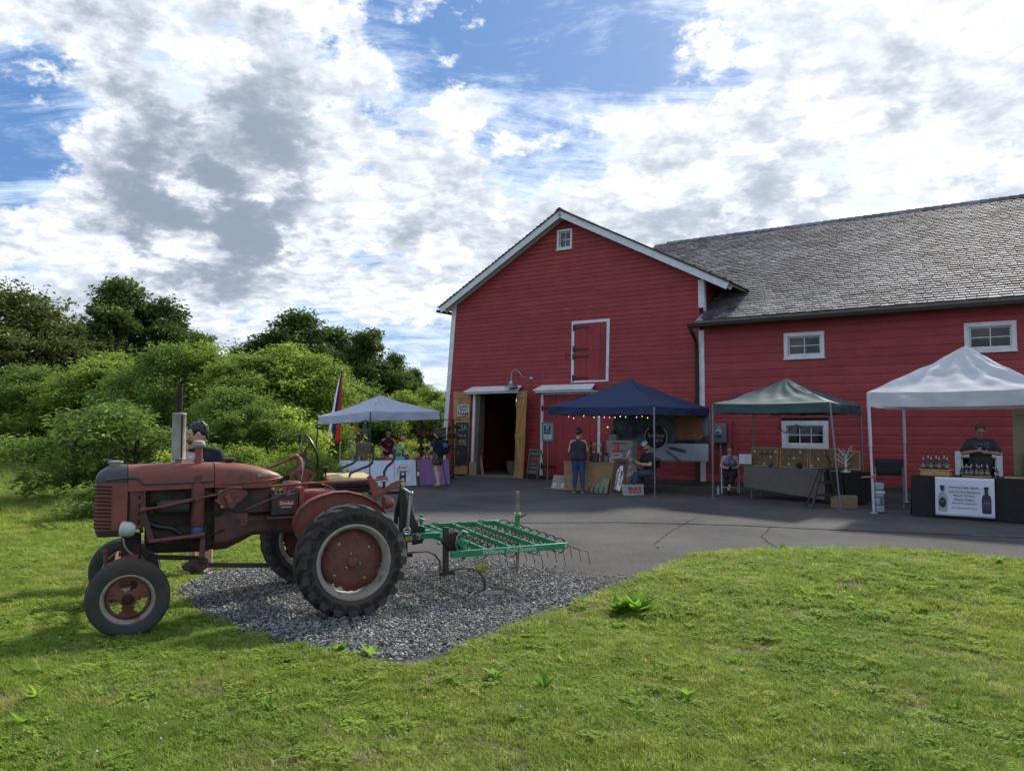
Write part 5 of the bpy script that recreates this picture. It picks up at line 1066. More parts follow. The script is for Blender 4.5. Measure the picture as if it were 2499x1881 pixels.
# belly tool bar and its clamp
mb = MB(); mb.beam(tr(350, 1358, .30), tr(500, 1362, .30), .06, .035); part(mb, 'belly_frame', m_grease, bevel=.004)
mb = MB(); mb.beam(tr(490, 1378, .36), tr(655, 1379, .10), .05, .04); part(mb, 'tool_bar', mat('olive_iron', (.06, .05, .03), .7, col2=(.035, .03, .022), nscale=6), bevel=.004)
mb = MB(); mb.prism([tr(x, y, .36) for x, y in [(442, 1380), (470, 1362), (505, 1360), (510, 1378), (490, 1392), (480, 1398), (474, 1394), (466, 1400), (458, 1390), (446, 1390)]], (0, .08, 0)); part(mb, 'frame_clamp', m_greasered, bevel=.008)
mb = MB(); mb.cyl(tr(492, 1366, .44), tr(492, 1366, .48), .028, 10); mb.box(tr(472, 1392, .46), (.05, .04, .05), Matrix.Rotation(R(40), 3, 'Y')); part(mb, 'clamp_bolt', m_grease)
# rear axle and final drives
mb = MB(); mb.tube([(0, -.78, .64), (0, .66, .64)], [.075, .09], 16); mb.box((.05, 0, .78), (.50, .36, .34)); part(mb, 'rear_axle_housing', m_greasered, bevel=.03)
for s in (1, -1): mb = MB(); mb.loft([[Vector((x, (.58 + dy) * s, z)) for x, z in ((-.11, .72), (.11, .72), (.15, .62), (.12, .46), (0, .40), (-.12, .46), (-.15, .62))] for dy in (0, .15)]); part(mb, 'final_drive', m_greasered, bevel=.02)
# fenders: side plate and rolled top
def fender(s):
    lat = .60 if s > 0 else -.78; P = [tr(x, y, .60) for x, y in [(720, 1300), (713, 1280), (715, 1262), (728, 1240), (752, 1220), (780, 1208), (812, 1199), (845, 1198), (880, 1206), (912, 1222), (930, 1238), (938, 1255), (938, 1262), (900, 1300), (860, 1330), (800, 1345), (745, 1325)]]
    mb = MB(); mb.prism([(p.x, lat, p.z) for p in P], (0, .012, 0)); part(mb, 'fender_plate', m_tred, smooth=0); top = P[:13]
    mb = MB(); mb.loft([[Vector((p.x, lat + y0, p.z + k)) for y0, k in ((0, -.004), (.07 if i not in (0, 12) else .03, -.008), (.07 if i not in (0, 12) else .03, .0), (0, .006))] for i, p in enumerate(top)]); part(mb, 'fender_lip', m_tred)
fender(1); fender(-1)
# battery with maker's label
p0, p1 = tr(663, 1202, .42), tr(728, 1256, .42); mb = MB(); mb.box(((p0.x + p1.x) / 2, .33, (p0.z + p1.z) / 2 - .005), (abs(p0.x - p1.x), .17, abs(p0.z - p1.z) - .02)); bat = part(mb, 'battery', mat('battery_case', (.018, .02, .022), .5, col2=(.03, .03, .03), nscale=8), bevel=.008)
for k in range(6): part(MB().cyl((p0.x - .03 - k * .042, .35, p0.z - .012), (p0.x - .03 - k * .042, .35, p0.z + .012), .014, 8), 'cell_cap', m_grease, bat)
lb = tr(699, 1227, .418); part(MB().box((lb.x, .4165, lb.z), (.155, .004, .052)), 'label', mat('battery_label_red', (.33, .03, .02), .5), bat, bevel=.002)
m_wht = mat('white_print', (.62, .62, .6), .6)
text('Duralast', .032, (lb.x, .4205, lb.z), (-1, 0, 0), (0, 0, 1), m_wht, bat, width=.125, shear=.3, bold=.02, depth=.001); part(MB().box((lb.x, .417, lb.z - .038), (.10, .003, .006)), 'label_line', m_wht, bat)
mb = MB(); mb.box(((p0.x + p1.x) / 2, .33, p1.z - .015), (.34, .22, .02)); part(mb, 'battery_tray', m_greasered); mb = MB(); mb.box((p1.x - .035, .30, 1.02), (.045, .2, .28)); part(mb, 'battery_bracket', m_tred)
# steering column and wheel on the right-hand side
mb = MB(); mb.tube([tr(640, 1148, -.26), tr(741, 1106, -.33)], .014, 8); part(mb, 'steering_shaft', m_tred)
mb = MB(); mb.tube([tr(706, 1118, -.28), tr(722, 1112, -.28), tr(731, 1122, -.28), tr(734, 1150, -.25)], [.02, .028, .03, .034], 10); part(mb, 'column_bracket', m_tred)
hub = tr(743, 1105, -.34); sh_d = (tr(741, 1106, -.33) - tr(640, 1148, -.26)).normalized(); Ms = Matrix.Translation(hub) @ sh_d.to_track_quat('Z', 'Y').to_matrix().to_4x4(); mb = MB(); RW = .195
mb.tube([Ms @ Vector((RW * math.cos(a), RW * math.sin(a), .05)) for a in np.linspace(0, 2 * math.pi, 36, endpoint=False)], .013, 8, closed=True); part(mb, 'steering_wheel', m_black)
for k in range(3): a = k * 2.094 + .5; mb = MB(); mb.tube([Ms @ Vector((0, 0, .0)), Ms @ Vector((RW * .35 * math.cos(a), RW * .35 * math.sin(a), .0)), Ms @ Vector((RW * .7 * math.cos(a), RW * .7 * math.sin(a), .025)), Ms @ Vector((RW * math.cos(a), RW * math.sin(a), .05))], .008, 6); part(mb, 'steering_spoke', m_black)
mb = MB(); mb.cyl(Ms @ Vector((0, 0, -.04)), Ms @ Vector((0, 0, .02)), .026, 12); part(mb, 'steering_hub', m_trust)
# lever quadrant with openings: arc band and ribs
def arcband(c, r0, r1, a0, a1, lat, th, n=10): return [Vector((c.x + r * math.cos(a), lat, c.z + r * math.sin(a))) for r, seq in ((r1, np.linspace(a0, a1, n)), (r0, np.linspace(a1, a0, n))) for a in seq]
qc = tr(738, 1196, -.1); qc.y = -.1; mb = MB(); mb.prism(arcband(qc, .185, .215, R(48), R(132), -.1, .01), (0, .012, 0)); part(mb, 'lever_quadrant', m_tred)
for a in (50, 78, 102, 130): mb = MB(); mb.beam(qc, qc + Vector((.20 * math.cos(R(a)), 0, .20 * math.sin(R(a)))), .012, .03, (0, 1, 0)); part(mb, 'quadrant_rib', m_tred)
mb = MB(); mb.prism([tr(x, y, -.09) for x, y in [(724, 1148), (752, 1150), (748, 1192), (730, 1192)]], (0, .01, 0)); part(mb, 'quadrant_plate', m_trust)
mb = MB(); mb.tube([tr(735, 1172, -.08), tr(741, 1140, -.08), tr(741, 1126, -.08)], [.008, .008, .014], 8); part(mb, 'throttle_lever', m_steel)
mb = MB(); mb.box((.36, -.05, 1.02), (.16, .22, .36)); mb.box((.12, 0, 1.04), (.36, .3, .14)); part(mb, 'gearbox', m_tred, bevel=.03)
mb = MB(); mb.tube([tr(796, 1200, .05), tr(795, 1165, .05), tr(794, 1150, .05)], .010, 8); part(mb, 'gear_lever', m_tred); mb = MB(); mb.lathe([(.012, -.03), (.02, -.01), (.036, .02), (.034, .035), (.02, .043), (0, .044)], 16, Matrix.Translation(tr(794, 1148, .05))); part(mb, 'gear_knob', m_black)
p_ = tr(698, 1165, -.15); mb = MB(); mb.cyl(p_ - Vector((0, .03, 0)), p_ + Vector((0, .03, 0)), .03, 12); mb.tube([p_, p_ + Vector((-.02, 0, -.06)), p_ + Vector((-.12, 0, -.10))], .007, 6); part(mb, 'tail_lamp', m_grease)
# seat
mb = MB(); P = [tr(x, y, l) for x, y, l in [(790, 1168, -.12), (835, 1176, -.06), (905, 1170, -.06), (870, 1157, -.42), (838, 1154, -.45), (800, 1162, -.40)]]; zt = sum(p.z for p in P) / len(P)
mb.prism([(-.02, -.05, 1.165), (-.50, -.05, 1.165), (-.52, -.47, 1.195), (-.06, -.50, 1.195)], (0, 0, .05)); part(mb, 'seat_cushion', m_tan, bevel=.03)
mb = MB(); mb.beam((-.1, -.26, 1.13), (-.55, -.26, 1.14), .34, .025); mb.box((-.33, -.25, 1.08), (.40, .12, .07)); part(mb, 'seat_base', m_black, bevel=.006)
mb = MB(); mb.tube([tr(856, 1176, -.10), tr(851, 1168, -.10), tr(855, 1155, -.10), tr(870, 1148, -.10), tr(898, 1137, -.10), tr(908, 1130, -.10), tr(911, 1115, -.10), tr(912, 1088, -.10)], .0135, 8); part(mb, 'seat_tube', m_black)
mb = MB(); mb.tube([tr(812, 1162, -.50), tr(816, 1152, -.50), tr(828, 1144, -.50), tr(858, 1132, -.50), tr(867, 1126, -.50), tr(871, 1112, -.50), tr(871, 1082, -.50)], .0135, 8); part(mb, 'seat_tube', m_black)
A_, B_ = tr(870, 1107, -.50), tr(908, 1107, -.10); C_, D_ = tr(908, 1081, -.10), tr(870, 1079, -.50); mb = MB(); off = (B_ - A_).cross(ZV).normalized() * .014; mb.hexa([A_ - off, B_ - off, B_ + off, A_ + off, D_ - off, C_ - off, C_ + off, D_ + off]); part(mb, 'seat_back', mat('worn_brown_pad', (.075, .06, .05), .8, col2=(.04, .034, .03), nscale=6), bevel=.02)
mb = MB(); mb.tube([tr(937, 1196, .12), tr(937, 1180, .12), tr(938, 1150, .12), tr(945, 1138, .12), tr(958, 1127, .12), tr(962, 1118, .12), tr(962, 1104, .12)], .015, 8); part(mb, 'hand_lever', m_black); mb = MB(); mb.tube([tr(962, 1106, .12), tr(962, 1096, .12)], .019, 10); part(mb, 'lever_grip', m_black)
# rockshaft linkage, long rod to the front
rod('long_rod', [(576, 1192), (640, 1188), (740, 1180), (890, 1172)], [.36, .36, .34, .32], .012, m_tred); rod('rod_clevis', [(880, 1173), (925, 1171), (945, 1169)], .32, .016)
def plate(name, pts, lat, th=.014, m=m_tred): mb = MB(); mb.prism([tr(x, y, lat) for x, y in pts], (0, th, 0)); return part(mb, name, m, bevel=.003)
plate('rocker_arm', [(895, 1163), (904, 1157), (916, 1175), (930, 1202), (922, 1208), (910, 1212), (900, 1180)], .34); plate('rocker_arm', [(916, 1164), (928, 1160), (944, 1162), (947, 1168), (938, 1178), (926, 1176)], .28, .014, m_trust)
plate('lift_arm', [(905, 1218), (915, 1208), (955, 1178), (975, 1170), (980, 1176), (972, 1184), (930, 1210), (912, 1222)], .30, .016); rod('rod_pin', [(916, 1176), (948, 1172)], .37, .008, m_steel)
mb = MB(); mb.lathe([(0, .10), (.03, .095), (.055, .07), (.066, .02), (.066, -.01)], 18, Matrix.Translation(tr(938, 1226, .30)) @ Matrix.Rotation(R(-90), 4, 'Y')); part(mb, 'rear_lamp', m_tred)
mb = MB(); mb.tube([tr(900, 1202, .1), tr(975, 1200, .1)], .02, 8); part(mb, 'lift_cylinder', m_black)
# rear hitch: upright with holes, adjuster links, pads
mb = MB(); mb.beam(tr(983, 1150, .22), tr(980, 1302, .22), .03, .062, (1, 0, 0)); part(mb, 'lift_upright', m_black, bevel=.003)
for y in (1156, 1170, 1187): c = tr(983, y, .24); part(MB().cyl(c - Vector((0, .002, 0)), c + Vector((0, .004, 0)), .016, 14), 'upright_hole', mat('hole_light', (.42, .44, .5), .8))
c = tr(983, 1180, .24); part(MB().cyl(c, c + Vector((0, .016, 0)), .026, 6), 'hitch_nut', mat('zinc_nut', (.42, .42, .28), .4, .6)); mb = MB(); mb.prism([tr(x, y, .16) for x, y in [(976, 1200), (986, 1200), (1004, 1242), (1020, 1280), (1036, 1285), (1040, 1306), (1030, 1325), (1008, 1330), (1002, 1300), (990, 1262), (982, 1240), (972, 1262), (970, 1310), (960, 1310), (964, 1250)]], (0, -.03, 0)); part(mb, 'hitch_frame', m_black, bevel=.004)
mb = MB(); mb.tube([tr(1001, 1206, .28), tr(994, 1290, .28)], .018, 10); mb.tube([tr(984, 1192, .28), tr(1004, 1205, .28)], .013, 8); mb.ball(tr(1004, 1204, .28), .024, 12, 8); part(mb, 'adjuster_link', m_steel)
mb = MB(); pc = tr(993, 1296, .28); mb.tube([pc + Vector((.034 * math.cos(a), 0, .034 * math.sin(a))) for a in np.linspace(0, 2 * math.pi, 18, endpoint=False)], .012, 8, closed=True); part(mb, 'link_eye', m_steel)
mb = MB(); mb.tube([tr(1003, 1206, .14), tr(1010, 1262, .14)], .008, 6); mb.tube([tr(1007, 1270, .14), tr(1006, 1262, .14), tr(1011, 1260, .14), tr(1013, 1269, .14)], .007, 6); part(mb, 'hanging_spanner', m_steel)
mb = MB(); mb.prism([tr(x, y, .30) for x, y in [(984, 1310), (1016, 1301), (1026, 1306), (1028, 1318), (986, 1324)]], (0, .02, 0)); dp = part(mb, 'draft_plate', m_black, bevel=.003)
c = tr(998, 1314, .322); part(MB().box((c.x, .323, c.z), (.068, .003, .038), Matrix.Rotation(R(6), 3, 'Y')), 'warning_sticker', mat('sticker_yellow', (.55, .42, .03), .5), dp)
for dz in (.008, -.002, -.011): part(MB().box((c.x, .3255, c.z + dz), (.05, .001, .004), Matrix.Rotation(R(6), 3, 'Y')), 'sticker_print', m_iron, dp)
c = tr(1021, 1310, .325); mb = MB(); mb.tube([c + Vector((.024 * math.cos(a), 0, .024 * math.sin(a))) for a in np.linspace(0, 2 * math.pi, 16, endpoint=False)], .004, 6, closed=True); mb.cyl(c, c + Vector((0, .02, 0)), .010, 8); part(mb, 'lynch_pin', m_steel)
mb = MB(); mb.box((-.35, .12, .62), (.75, .07, .05)); part(mb, 'drawbar', m_grease, bevel=.004)

# ------------------------------------------------------------------ tine cultivator behind the tractor
m_green = mat('implement_green_enamel', (.016, .25, .105), .42, col2=(.013, .205, .085), nscale=4, col3=(.02, .10, .06), n3=12, spec=.5)
m_spring = mat('spring_steel_dark', (.05, .043, .036), .5, .3, col2=(.10, .085, .06), nscale=8)
m_rustbar = mat('rusty_shank', (.13, .085, .055), .75, col2=(.07, .05, .036), nscale=6, bump=.3, bscale=40)
harrow = thing('tine_cultivator', 'green tine cultivator frame with coil springs hitched behind the red tractor', 'cultivator', TO, TROT, local=True)
def hp_(mb, name, m, parent=harrow, **k): return mb.build(name, m, parent, **k)
zn, zf = .485, .555; zl = lambda y: zf + (zn - zf) * (y + .83) / 1.66
n_rail = hp_(MB().beam((-1.02, .82, zn), (-2.36, .80, zn), .045, .062), 'side_rail', m_green, bevel=.004); hp_(MB().beam((-1.36, -.83, zf), (-2.36, -.84, zf), .045, .062), 'side_rail', m_green, bevel=.004)
text('Williams Tool System', .060, (-1.66, .8465, zn - .004), (-1, 0, 0), (0, 0, 1), m_wht, n_rail, width=.60, shear=.35, bold=0, depth=.001); text('9', .04, (-2.32, .8445, zn), (-1, 0, 0), (0, 0, 1), m_wht, n_rail, depth=.001)
for bx in (-1.42, -1.72, -2.02, -2.30):
    bar = hp_(MB().beam((bx, .797, zl(.8)), (bx, -.805, zl(-.8)), .04, .05), 'tine_bar', m_green, bevel=.003)
    for k in range(8):
        y = .66 - k * .19 + (.05 if bx in (-1.72, -2.30) else 0); z = zl(y); c = Vector((bx, y, z - .015)); co = []
        for q in range(58): a = q / 57 * 2 * math.pi * 2.3 + 1.2; co.append(c + Vector((.082 * math.cos(a), .034 * q / 57, .082 * math.sin(a))))
        mb = MB(); mb.tube(co, .0042, 5); e = co[-1]; mb.tube([e, e + Vector((-.10, .01, -.04)), e + Vector((-.27, .01, -.09)), e + Vector((-.30, .01, -.23))], .0042, 5); hp_(mb, 'spring_tine', m_spring, smooth=60)
D45 = Matrix.Rotation(R(45), 3, 'Y'); hp_(MB().box((-1.17, .0, .575), (.075, 1.56, .075), D45), 'toolbar', m_green, bevel=.004)
for y in (.62, -.62):
    hp_(MB().box((-1.045, y, .50), (.05, .055, .46)), 'shank_post', mat('charcoal_steel', (.03, .03, .032), .5), bevel=.004)
    mb = MB(); mb.prism([(-1.0, y + .05, .585), (-1.06, y + .05, .66), (-1.14, y + .05, .69), (-1.19, y + .05, .67), (-1.19, y + .05, .49), (-1.14, y + .05, .46), (-1.06, y + .05, .50)], (0, -.10, 0)); hp_(mb, 'clamp_casting', m_grease, bevel=.008)
    hp_(MB().cyl((-.985, y, .575), (-.96, y, .575), .018, 6), 'clamp_bolt', m_steel)
    mb = MB(); mb.tube([(-1.26, y + .06, .665), (-1.20, y + .065, .69), (-1.145, y + .065, .64), (-1.13, y + .065, .57), (-1.145, y + .065, .50), (-1.20, y + .065, .46), (-1.26, y + .06, .48)], .012, 8); hp_(mb, 'u_bolt', mat('u_bolt_zinc', (.25, .24, .2), .5, .5))
    hp_(MB().box((-1.24, y + .0, .56), (.028, .05, .33)), 'rail_bracket', m_green, bevel=.004)
    sp = [Vector((-1.02, y, .285)), Vector((-1.16, y, .30)), Vector((-1.30, y, .30)), Vector((-1.41, y, .255)), Vector((-1.475, y, .17)), Vector((-1.48, y, .09)), Vector((-1.45, y, .03))]; mb = MB(); mb.loft([[p + Vector((0, s * .02, 0)) + (sp[min(i + 1, 6)] - sp[max(i - 1, 0)]).normalized().cross(Vector((0, 1, 0))) * t * .007 for s, t in ((1, 1), (1, -1), (-1, -1), (-1, 1))] for i, p in enumerate(sp)]); hp_(mb, 'spring_shank', m_rustbar)
    hp_(MB().box((-1.06, y, .268), (.14, .07, .03)), 'shank_clip', m_grease, bevel=.003)
    mb = MB(); mb.prism([(-1.36, y, .005), (-1.44, y + .03, .05), (-1.62, y + .17, .07), (-1.60, y + .185, .04), (-1.42, y + .03, .01)], (0, .0, .012)); mb.prism([(-1.36, y, .005), (-1.44, y - .03, .05), (-1.62, y - .17, .07), (-1.60, y - .185, .04), (-1.42, y - .03, .01)], (0, .0, .012)); hp_(mb, 'sweep_blade', m_muf, smooth=0)
mb = MB(); mb.beam((-.80, .16, .60), (-1.15, .16, .59), .06, .06); mb.beam((-.80, -.05, .60), (-1.15, -.12, .59), .05, .05); hp_(mb, 'hitch_tongue', m_green, bevel=.004); hp_(MB().beam((-.95, -.30, .66), (-1.2, -.30, .60), .05, .03), 'hitch_brace', m_rustbar)
pz = gp(1263, 1397) - TO; px_, py_ = pz.dot(TF), pz.dot(TN)
mb = MB(); mb.cyl((px_, py_, .02), (px_, py_, .97), .021, 12); hp_(mb, 'jack_tube', mat('jack_galvanised', (.28, .28, .24), .55, .4, col2=(.16, .15, .12), nscale=7)); mb = MB(); mb.lathe([(0, .022), (.06, .02), (.075, .0)], 18, Matrix.Translation((px_, py_, .004))); hp_(mb, 'jack_foot', m_rustbar); mb = MB(); mb.cyl((px_, py_, .50), (px_, py_, .70), .030, 12); hp_(mb, 'jack_sleeve', m_green)
mb = MB(); mb.tube([(px_, py_ + .03, .66), (px_ - .06, py_ + .05, .68), (px_ - .09, py_ + .05, .70)], .012, 8); hp_(mb, 'jack_handle', mat('jack_handle_blue', (.04, .08, .11), .5))
mb = MB(); mb.tube([(px_ + .034 * math.cos(a), py_ + .034 * math.sin(a), .70 + .012 * math.sin(a * 1.5)) for a in np.linspace(0, 12, 40)] + [(px_ - .03, py_ + .03, .62), (px_ + .02, py_ + .035, .52), (px_ + .03, py_ + .05, .45)], .005, 5); hp_(mb, 'tie_cord', mat('lime_cord', (.42, .55, .05), .7))
# ------------------------------------------------------------------ people: one remeshed body each, clothes and hair as parts
_queue = []
def blobmesh(mb, name, m, parent, vox, smooth=6):
    o = mb.build(name, m, parent, smooth=0, fix=True); r = o.modifiers.new('remesh', 'REMESH'); r.mode = 'VOXEL'; r.voxel_size = vox; r.use_smooth_shade = True
    s = o.modifiers.new('smooth', 'SMOOTH'); s.factor = .5; s.iterations = smooth; _queue.append(o); return o
def flush():
    dg = bpy.context.evaluated_depsgraph_get(); dg.update()
    for o in _queue:
        me = bpy.data.meshes.new_from_object(o.evaluated_get(dg)); old = o.data; o.modifiers.clear(); o.data = me; bpy.data.meshes.remove(old)
        me.polygons.foreach_set('use_smooth', [True] * len(me.polygons)); me.update()
    _queue.clear()
class Blob(MB):
    def cone(s, a, b, ra, rb, seg=12):
        a, b = Vector(a), Vector(b); s.tube([a, a.lerp(b, .5), b], [ra, (ra + rb) / 2, rb], seg); s.ball(a, ra, seg, 8); s.ball(b, rb, seg, 8); return s
    def chain(s, pts, rs):
        for (a, b, ra, rb) in zip(pts, pts[1:], rs, rs[1:]): s.cone(a, b, ra, rb)
        return s
SKIN = mat('skin_light', (.58, .36, .27), .55, col2=(.52, .31, .225), nscale=9, spec=.35); SKIN2 = mat('skin_tan', (.50, .30, .21), .55, col2=(.45, .26, .18), nscale=9, spec=.35)
m_eye = mat('eye_dark', (.02, .015, .012), .3); m_lip = mat('lip', (.30, .10, .085), .5); m_shoe = mat('grey_shoe', (.10, .10, .11), .7, col2=(.07, .07, .075), nscale=9); m_sole = mat('shoe_sole', (.5, .49, .46), .7); m_blk = mat('black_cloth', (.014, .014, .016), .85, col2=(.022, .022, .024), nscale=9)
def cloth(name, c, var=.8): return mat(name, c, .85, col2=tuple(v * var for v in c), nscale=7, bump=.15, bscale=25, spec=.25)
def fingers(b, w, d, side, up, curl=.5, s=1.0):
    """palm at wrist w, pointing d; side = towards the thumb"""
    d, side, up = Vector(d).normalized(), Vector(side).normalized(), Vector(up).normalized(); w = Vector(w)
    b.cone(w, w + d * .055 * s, .024 * s, .028 * s); b.cone(w + d * .03 * s + side * .018 * s, w + d * .085 * s + side * .022 * s, .016 * s, .014 * s); b.cone(w + d * .03 * s - side * .018 * s, w + d * .08 * s - side * .024 * s, .016 * s, .013 * s)
    for k, (o, l) in enumerate(((.026, .068), (.009, .078), (-.009, .072), (-.026, .056))):
        a = w + d * .085 * s + side * o * s; m1 = a + (d * math.cos(curl * .5) - up * math.sin(curl * .5)) * l * .5 * s; e = m1 + (d * math.cos(curl * 1.3) - up * math.sin(curl * 1.3)) * l * .5 * s; b.chain([a, m1, e], [.0095 * s, .0085 * s, .0075 * s])
    a = w + d * .03 * s + side * .028 * s; b.chain([a, a + (d * .6 + side * .8).normalized() * .035 * s, a + (d * .9 + side * .55 - up * .3).normalized() * .07 * s], [.0115 * s, .0105 * s, .009 * s])
def person(label, loc, face, h, J=None, skin=SKIN, tops=(), hair=None, hairs=(), head_dir=(0, 1, 0), group=None, fem=False, extra=None, foot=True, bulk=1.0, shoes=None, vox=.0085):
    """J overrides joints in the local frame: x right, y forward, z up, for a 1.75 m figure"""
    f = Vector((face[0], face[1], 0)).normalized(); root = thing('person', label, 'person', loc, math.atan2(-f.x, f.y), group, local=True); k = h / 1.75; root.scale = (k, k, k)
    q = dict(pelvis=(0, 0, .96), waist=(0, 0, 1.10), chest=(0, .005, 1.28), neck=(0, -.01, 1.46), head=(0, .02, 1.615))
    for s, n in ((1, 'R'), (-1, 'L')): q.update({n + 'hip': (.092 * s, 0, .93), n + 'kn': (.10 * s, .015, .50), n + 'an': (.105 * s, -.02, .09), n + 'sh': ((.172 if fem else .195) * s, -.01, 1.375), n + 'el': (.235 * s, -.03, 1.13), n + 'wr': (.25 * s, .05, .89), n + 'hd': (0, .25, -.95), n + 'th': (0, 1, .1), n + 'toe': (.02 * s, .17, -.055)})
    q.update(J or {}); q = {a: Vector(v) for a, v in q.items()}; B = bulk; b = Blob(); hw = (.098 if fem else .10)
    def torso(m, g=0.0, lo='pelvis', ns=False):
        pel, wa, ch = q['pelvis'], q['waist'], q['chest']; e = (1.0 if not fem else .93)
        for s in (-1, 1):
            X = Vector((1, 0, 0)); 
            if lo == 'pelvis': m.cone(pel + X * s * .07 * B, wa + X * s * .055 * B, .105 * B + g, .092 * B + g)
            else: m.cone(wa.lerp(pel, .3) + X * s * .06 * B, wa + X * s * .055 * B, .095 * B + g, .092 * B + g)
            m.cone(wa + X * s * .055 * B, ch + X * s * .075 * B, .094 * B * e + g, .108 * B * e + g); sh_ = q['Rsh'] if s > 0 else q['Lsh']; m.cone(ch + X * s * .075 * B, (ch + X * s * .085 + ZV * .09) if ns else sh_, .10 * B * e + g, .030 + g if ns else .050 + g); m.cone(ch + X * s * .04, q['neck'] - Vector((0, 0, .05)), .085 * e + g, .06 + g)
            if not ns: m.cone(q['neck'] - Vector((0, 0, .045)), sh_ + ZV * .012, .04 + g, .036 + g)
            if fem: m.ball(ch + Vector((s * .075, .085, -.03)), .068 + g, 12, 8)
    torso(b); b.cone(q['neck'] - Vector((0, 0, .06)), q['head'] - Vector((0, .02, .06)), .058, .05)
    hd = Vector(head_dir).normalized(); Mh = Matrix(((hd.cross(ZV)).normalized(), hd, (hd.cross(ZV)).normalized().cross(hd))).transposed(); H = q['head']; hp = lambda x, y, z: H + Mh @ Vector((x, y, z))
    b.ball(H, (.086, .106, .116), 18, 14, Mh); b.ball(hp(0, .028, -.06), (.068, .076, .070), 16, 10, Mh); b.cone(hp(0, .095, .005), hp(0, .118, -.028), .011, .017); b.ball(hp(0, .075, -.112), .024, 10, 8)
    for s in (-1, 1): b.ball(hp(.088 * s, -.005, -.01), (.012, .02, .03), 10, 8, Mh)
    for n in 'RL':
        s = 1 if n == 'R' else -1; sh, el, wr = q[n + 'sh'], q[n + 'el'], q[n + 'wr']; g = .88 if fem else 1.0
        b.chain([sh, sh.lerp(el, .5), el], [.056 * g, .05 * g * B ** .5, .041 * g]); b.chain([el, el.lerp(wr, .35), wr], [.041 * g, .043 * g, .027 * g])
        d = q[n + 'hd']; th = q[n + 'th']; up = d.cross(th); up = up if (n == 'R') else -up; fingers(b, wr, d, th, up, .55, .95 * g)
        hi, kn, an = q[n + 'hip'], q[n + 'kn'], q[n + 'an']; b.chain([hi, hi.lerp(kn, .4), kn], [.092 * B ** .5, .08 * B ** .5, .056]); b.chain([kn, kn.lerp(an, .33), an], [.054, .057, .036])
        t = q[n + 'toe']; b.cone(an + Vector((0, -.02, -.035)), an + t, .036, .028); b.cone(an, an + t * .5 + Vector((0, 0, .01)), .038, .03)
    blobmesh(b, 'body', skin, root, vox)
    for s in (-1, 1):
        mb = MB(); mb.ball(hp(.034 * s, .094, .012), (.014, .010, .008), 10, 6, Mh); mb.build('eye', m_eye, root)
    mb = MB(); mb.ball(hp(0, .100, -.068), (.024, .008, .008), 10, 6, Mh); mb.build('mouth', m_lip, root)
    if hair:
        hb = Blob(); hb.ball(hp(0, -.020, .024), (.096, .110, .110), 16, 12, Mh)
        hr = random.Random(len(label))
        for _ in range(26):
            v_ = Vector((hr.gauss(0, 1), hr.gauss(-.5, .8), hr.gauss(.5, .7))).normalized(); hb.ball(hp(v_.x * .088, -.02 + v_.y * .102, .03 + v_.z * .098), hr.uniform(.014, .024), 8, 6)
        for it in hairs: hb.chain([hp(*p) for p in it[0]], it[1])
        # keep the face clear: hair lies behind the brow line
        o = blobmesh(hb, 'hair', hair, root, .008, 4)
    def shirt(sl, low=0.0, neck=True, g=.016, hem=None):
        m = Blob(); torso(m, g, 'pelvis' if low >= 0 else 'waist', sl <= 0)
        for n in 'RL':
            sh, el, wr = q[n + 'sh'], q[n + 'el'], q[n + 'wr']
            if sl > 0: m.chain([sh, sh.lerp(el, sl)], [.050 + g, .056 + g])
        return m
    def legs(frac, g=.012, wide=0.0):
        m = Blob(); pel = q['pelvis']
        for s in (-1, 1): m.cone(pel + Vector((s * .07 * B, 0, 0)), pel + Vector((s * .06 * B, 0, .08)), .108 * B + g, .10 * B + g)
        for n in 'RL':
            hi, kn, an = q[n + 'hip'], q[n + 'kn'], q[n + 'an']; t1 = min(1, frac * 2); m.chain([hi, hi.lerp(kn, t1)], [.094 * B ** .5 + g, (.094 + (.060 - .094) * t1) * B ** .5 + g + wide])
            if frac > .5: t2 = (frac - .5) * 2; m.chain([kn, kn.lerp(an, min(.35, t2)), kn.lerp(an, t2)], [.060 + g, .060 + g, .045 + g + wide])
        return m
    for kind_, args, m_ in tops:
        mbl = shirt(*args) if kind_ == 'shirt' else legs(*args); blobmesh(mbl, {'shirt': 'shirt', 'legs': 'trousers', 'shorts': 'shorts'}.get(kind_, kind_), m_, root, .010, 5)
    if shoes:
        for n in 'RL':
            an, t = q[n + 'an'], q[n + 'toe']; sb = Blob(); sb.cone(an + Vector((0, -.03, -.035)), an + t + Vector((0, .01, .0)), .043, .036); 
            if shoes[1]: sb.cone(an + Vector((0, -.02, .0)), an + t * .35, .046, .04)
            blobmesh(sb, 'shoe', shoes[0], root, .008, 3); so = MB(); a_ = an + Vector((0, -.06, -.078)); z_ = an + t + Vector((0, .04, -.028)); so.beam((a_.x, a_.y, a_.z), (z_.x, z_.y, z_.z), .085, .02); so.build('sole', shoes[2], root, bevel=.008)
    if extra: extra(root, q, hp, Mh)
    return root
m_hair_d = mat('dark_brown_hair', (.018, .012, .009), .6, col2=(.03, .02, .014), nscale=20, stretch=(1, 1, .3), bump=.4, bscale=60); m_hair_b = mat('black_hair', (.010, .009, .009), .5, col2=(.02, .018, .016), nscale=20, bump=.4, bscale=60); m_hair_a = mat('auburn_hair', (.12, .05, .025), .6, col2=(.08, .034, .018), nscale=20, bump=.4, bscale=60); m_hair_g = mat('greying_hair', (.10, .075, .06), .7, col2=(.06, .045, .035), nscale=20, bump=.4, bscale=60)
m_jeans = cloth('blue_denim', (.045, .085, .18), .65)

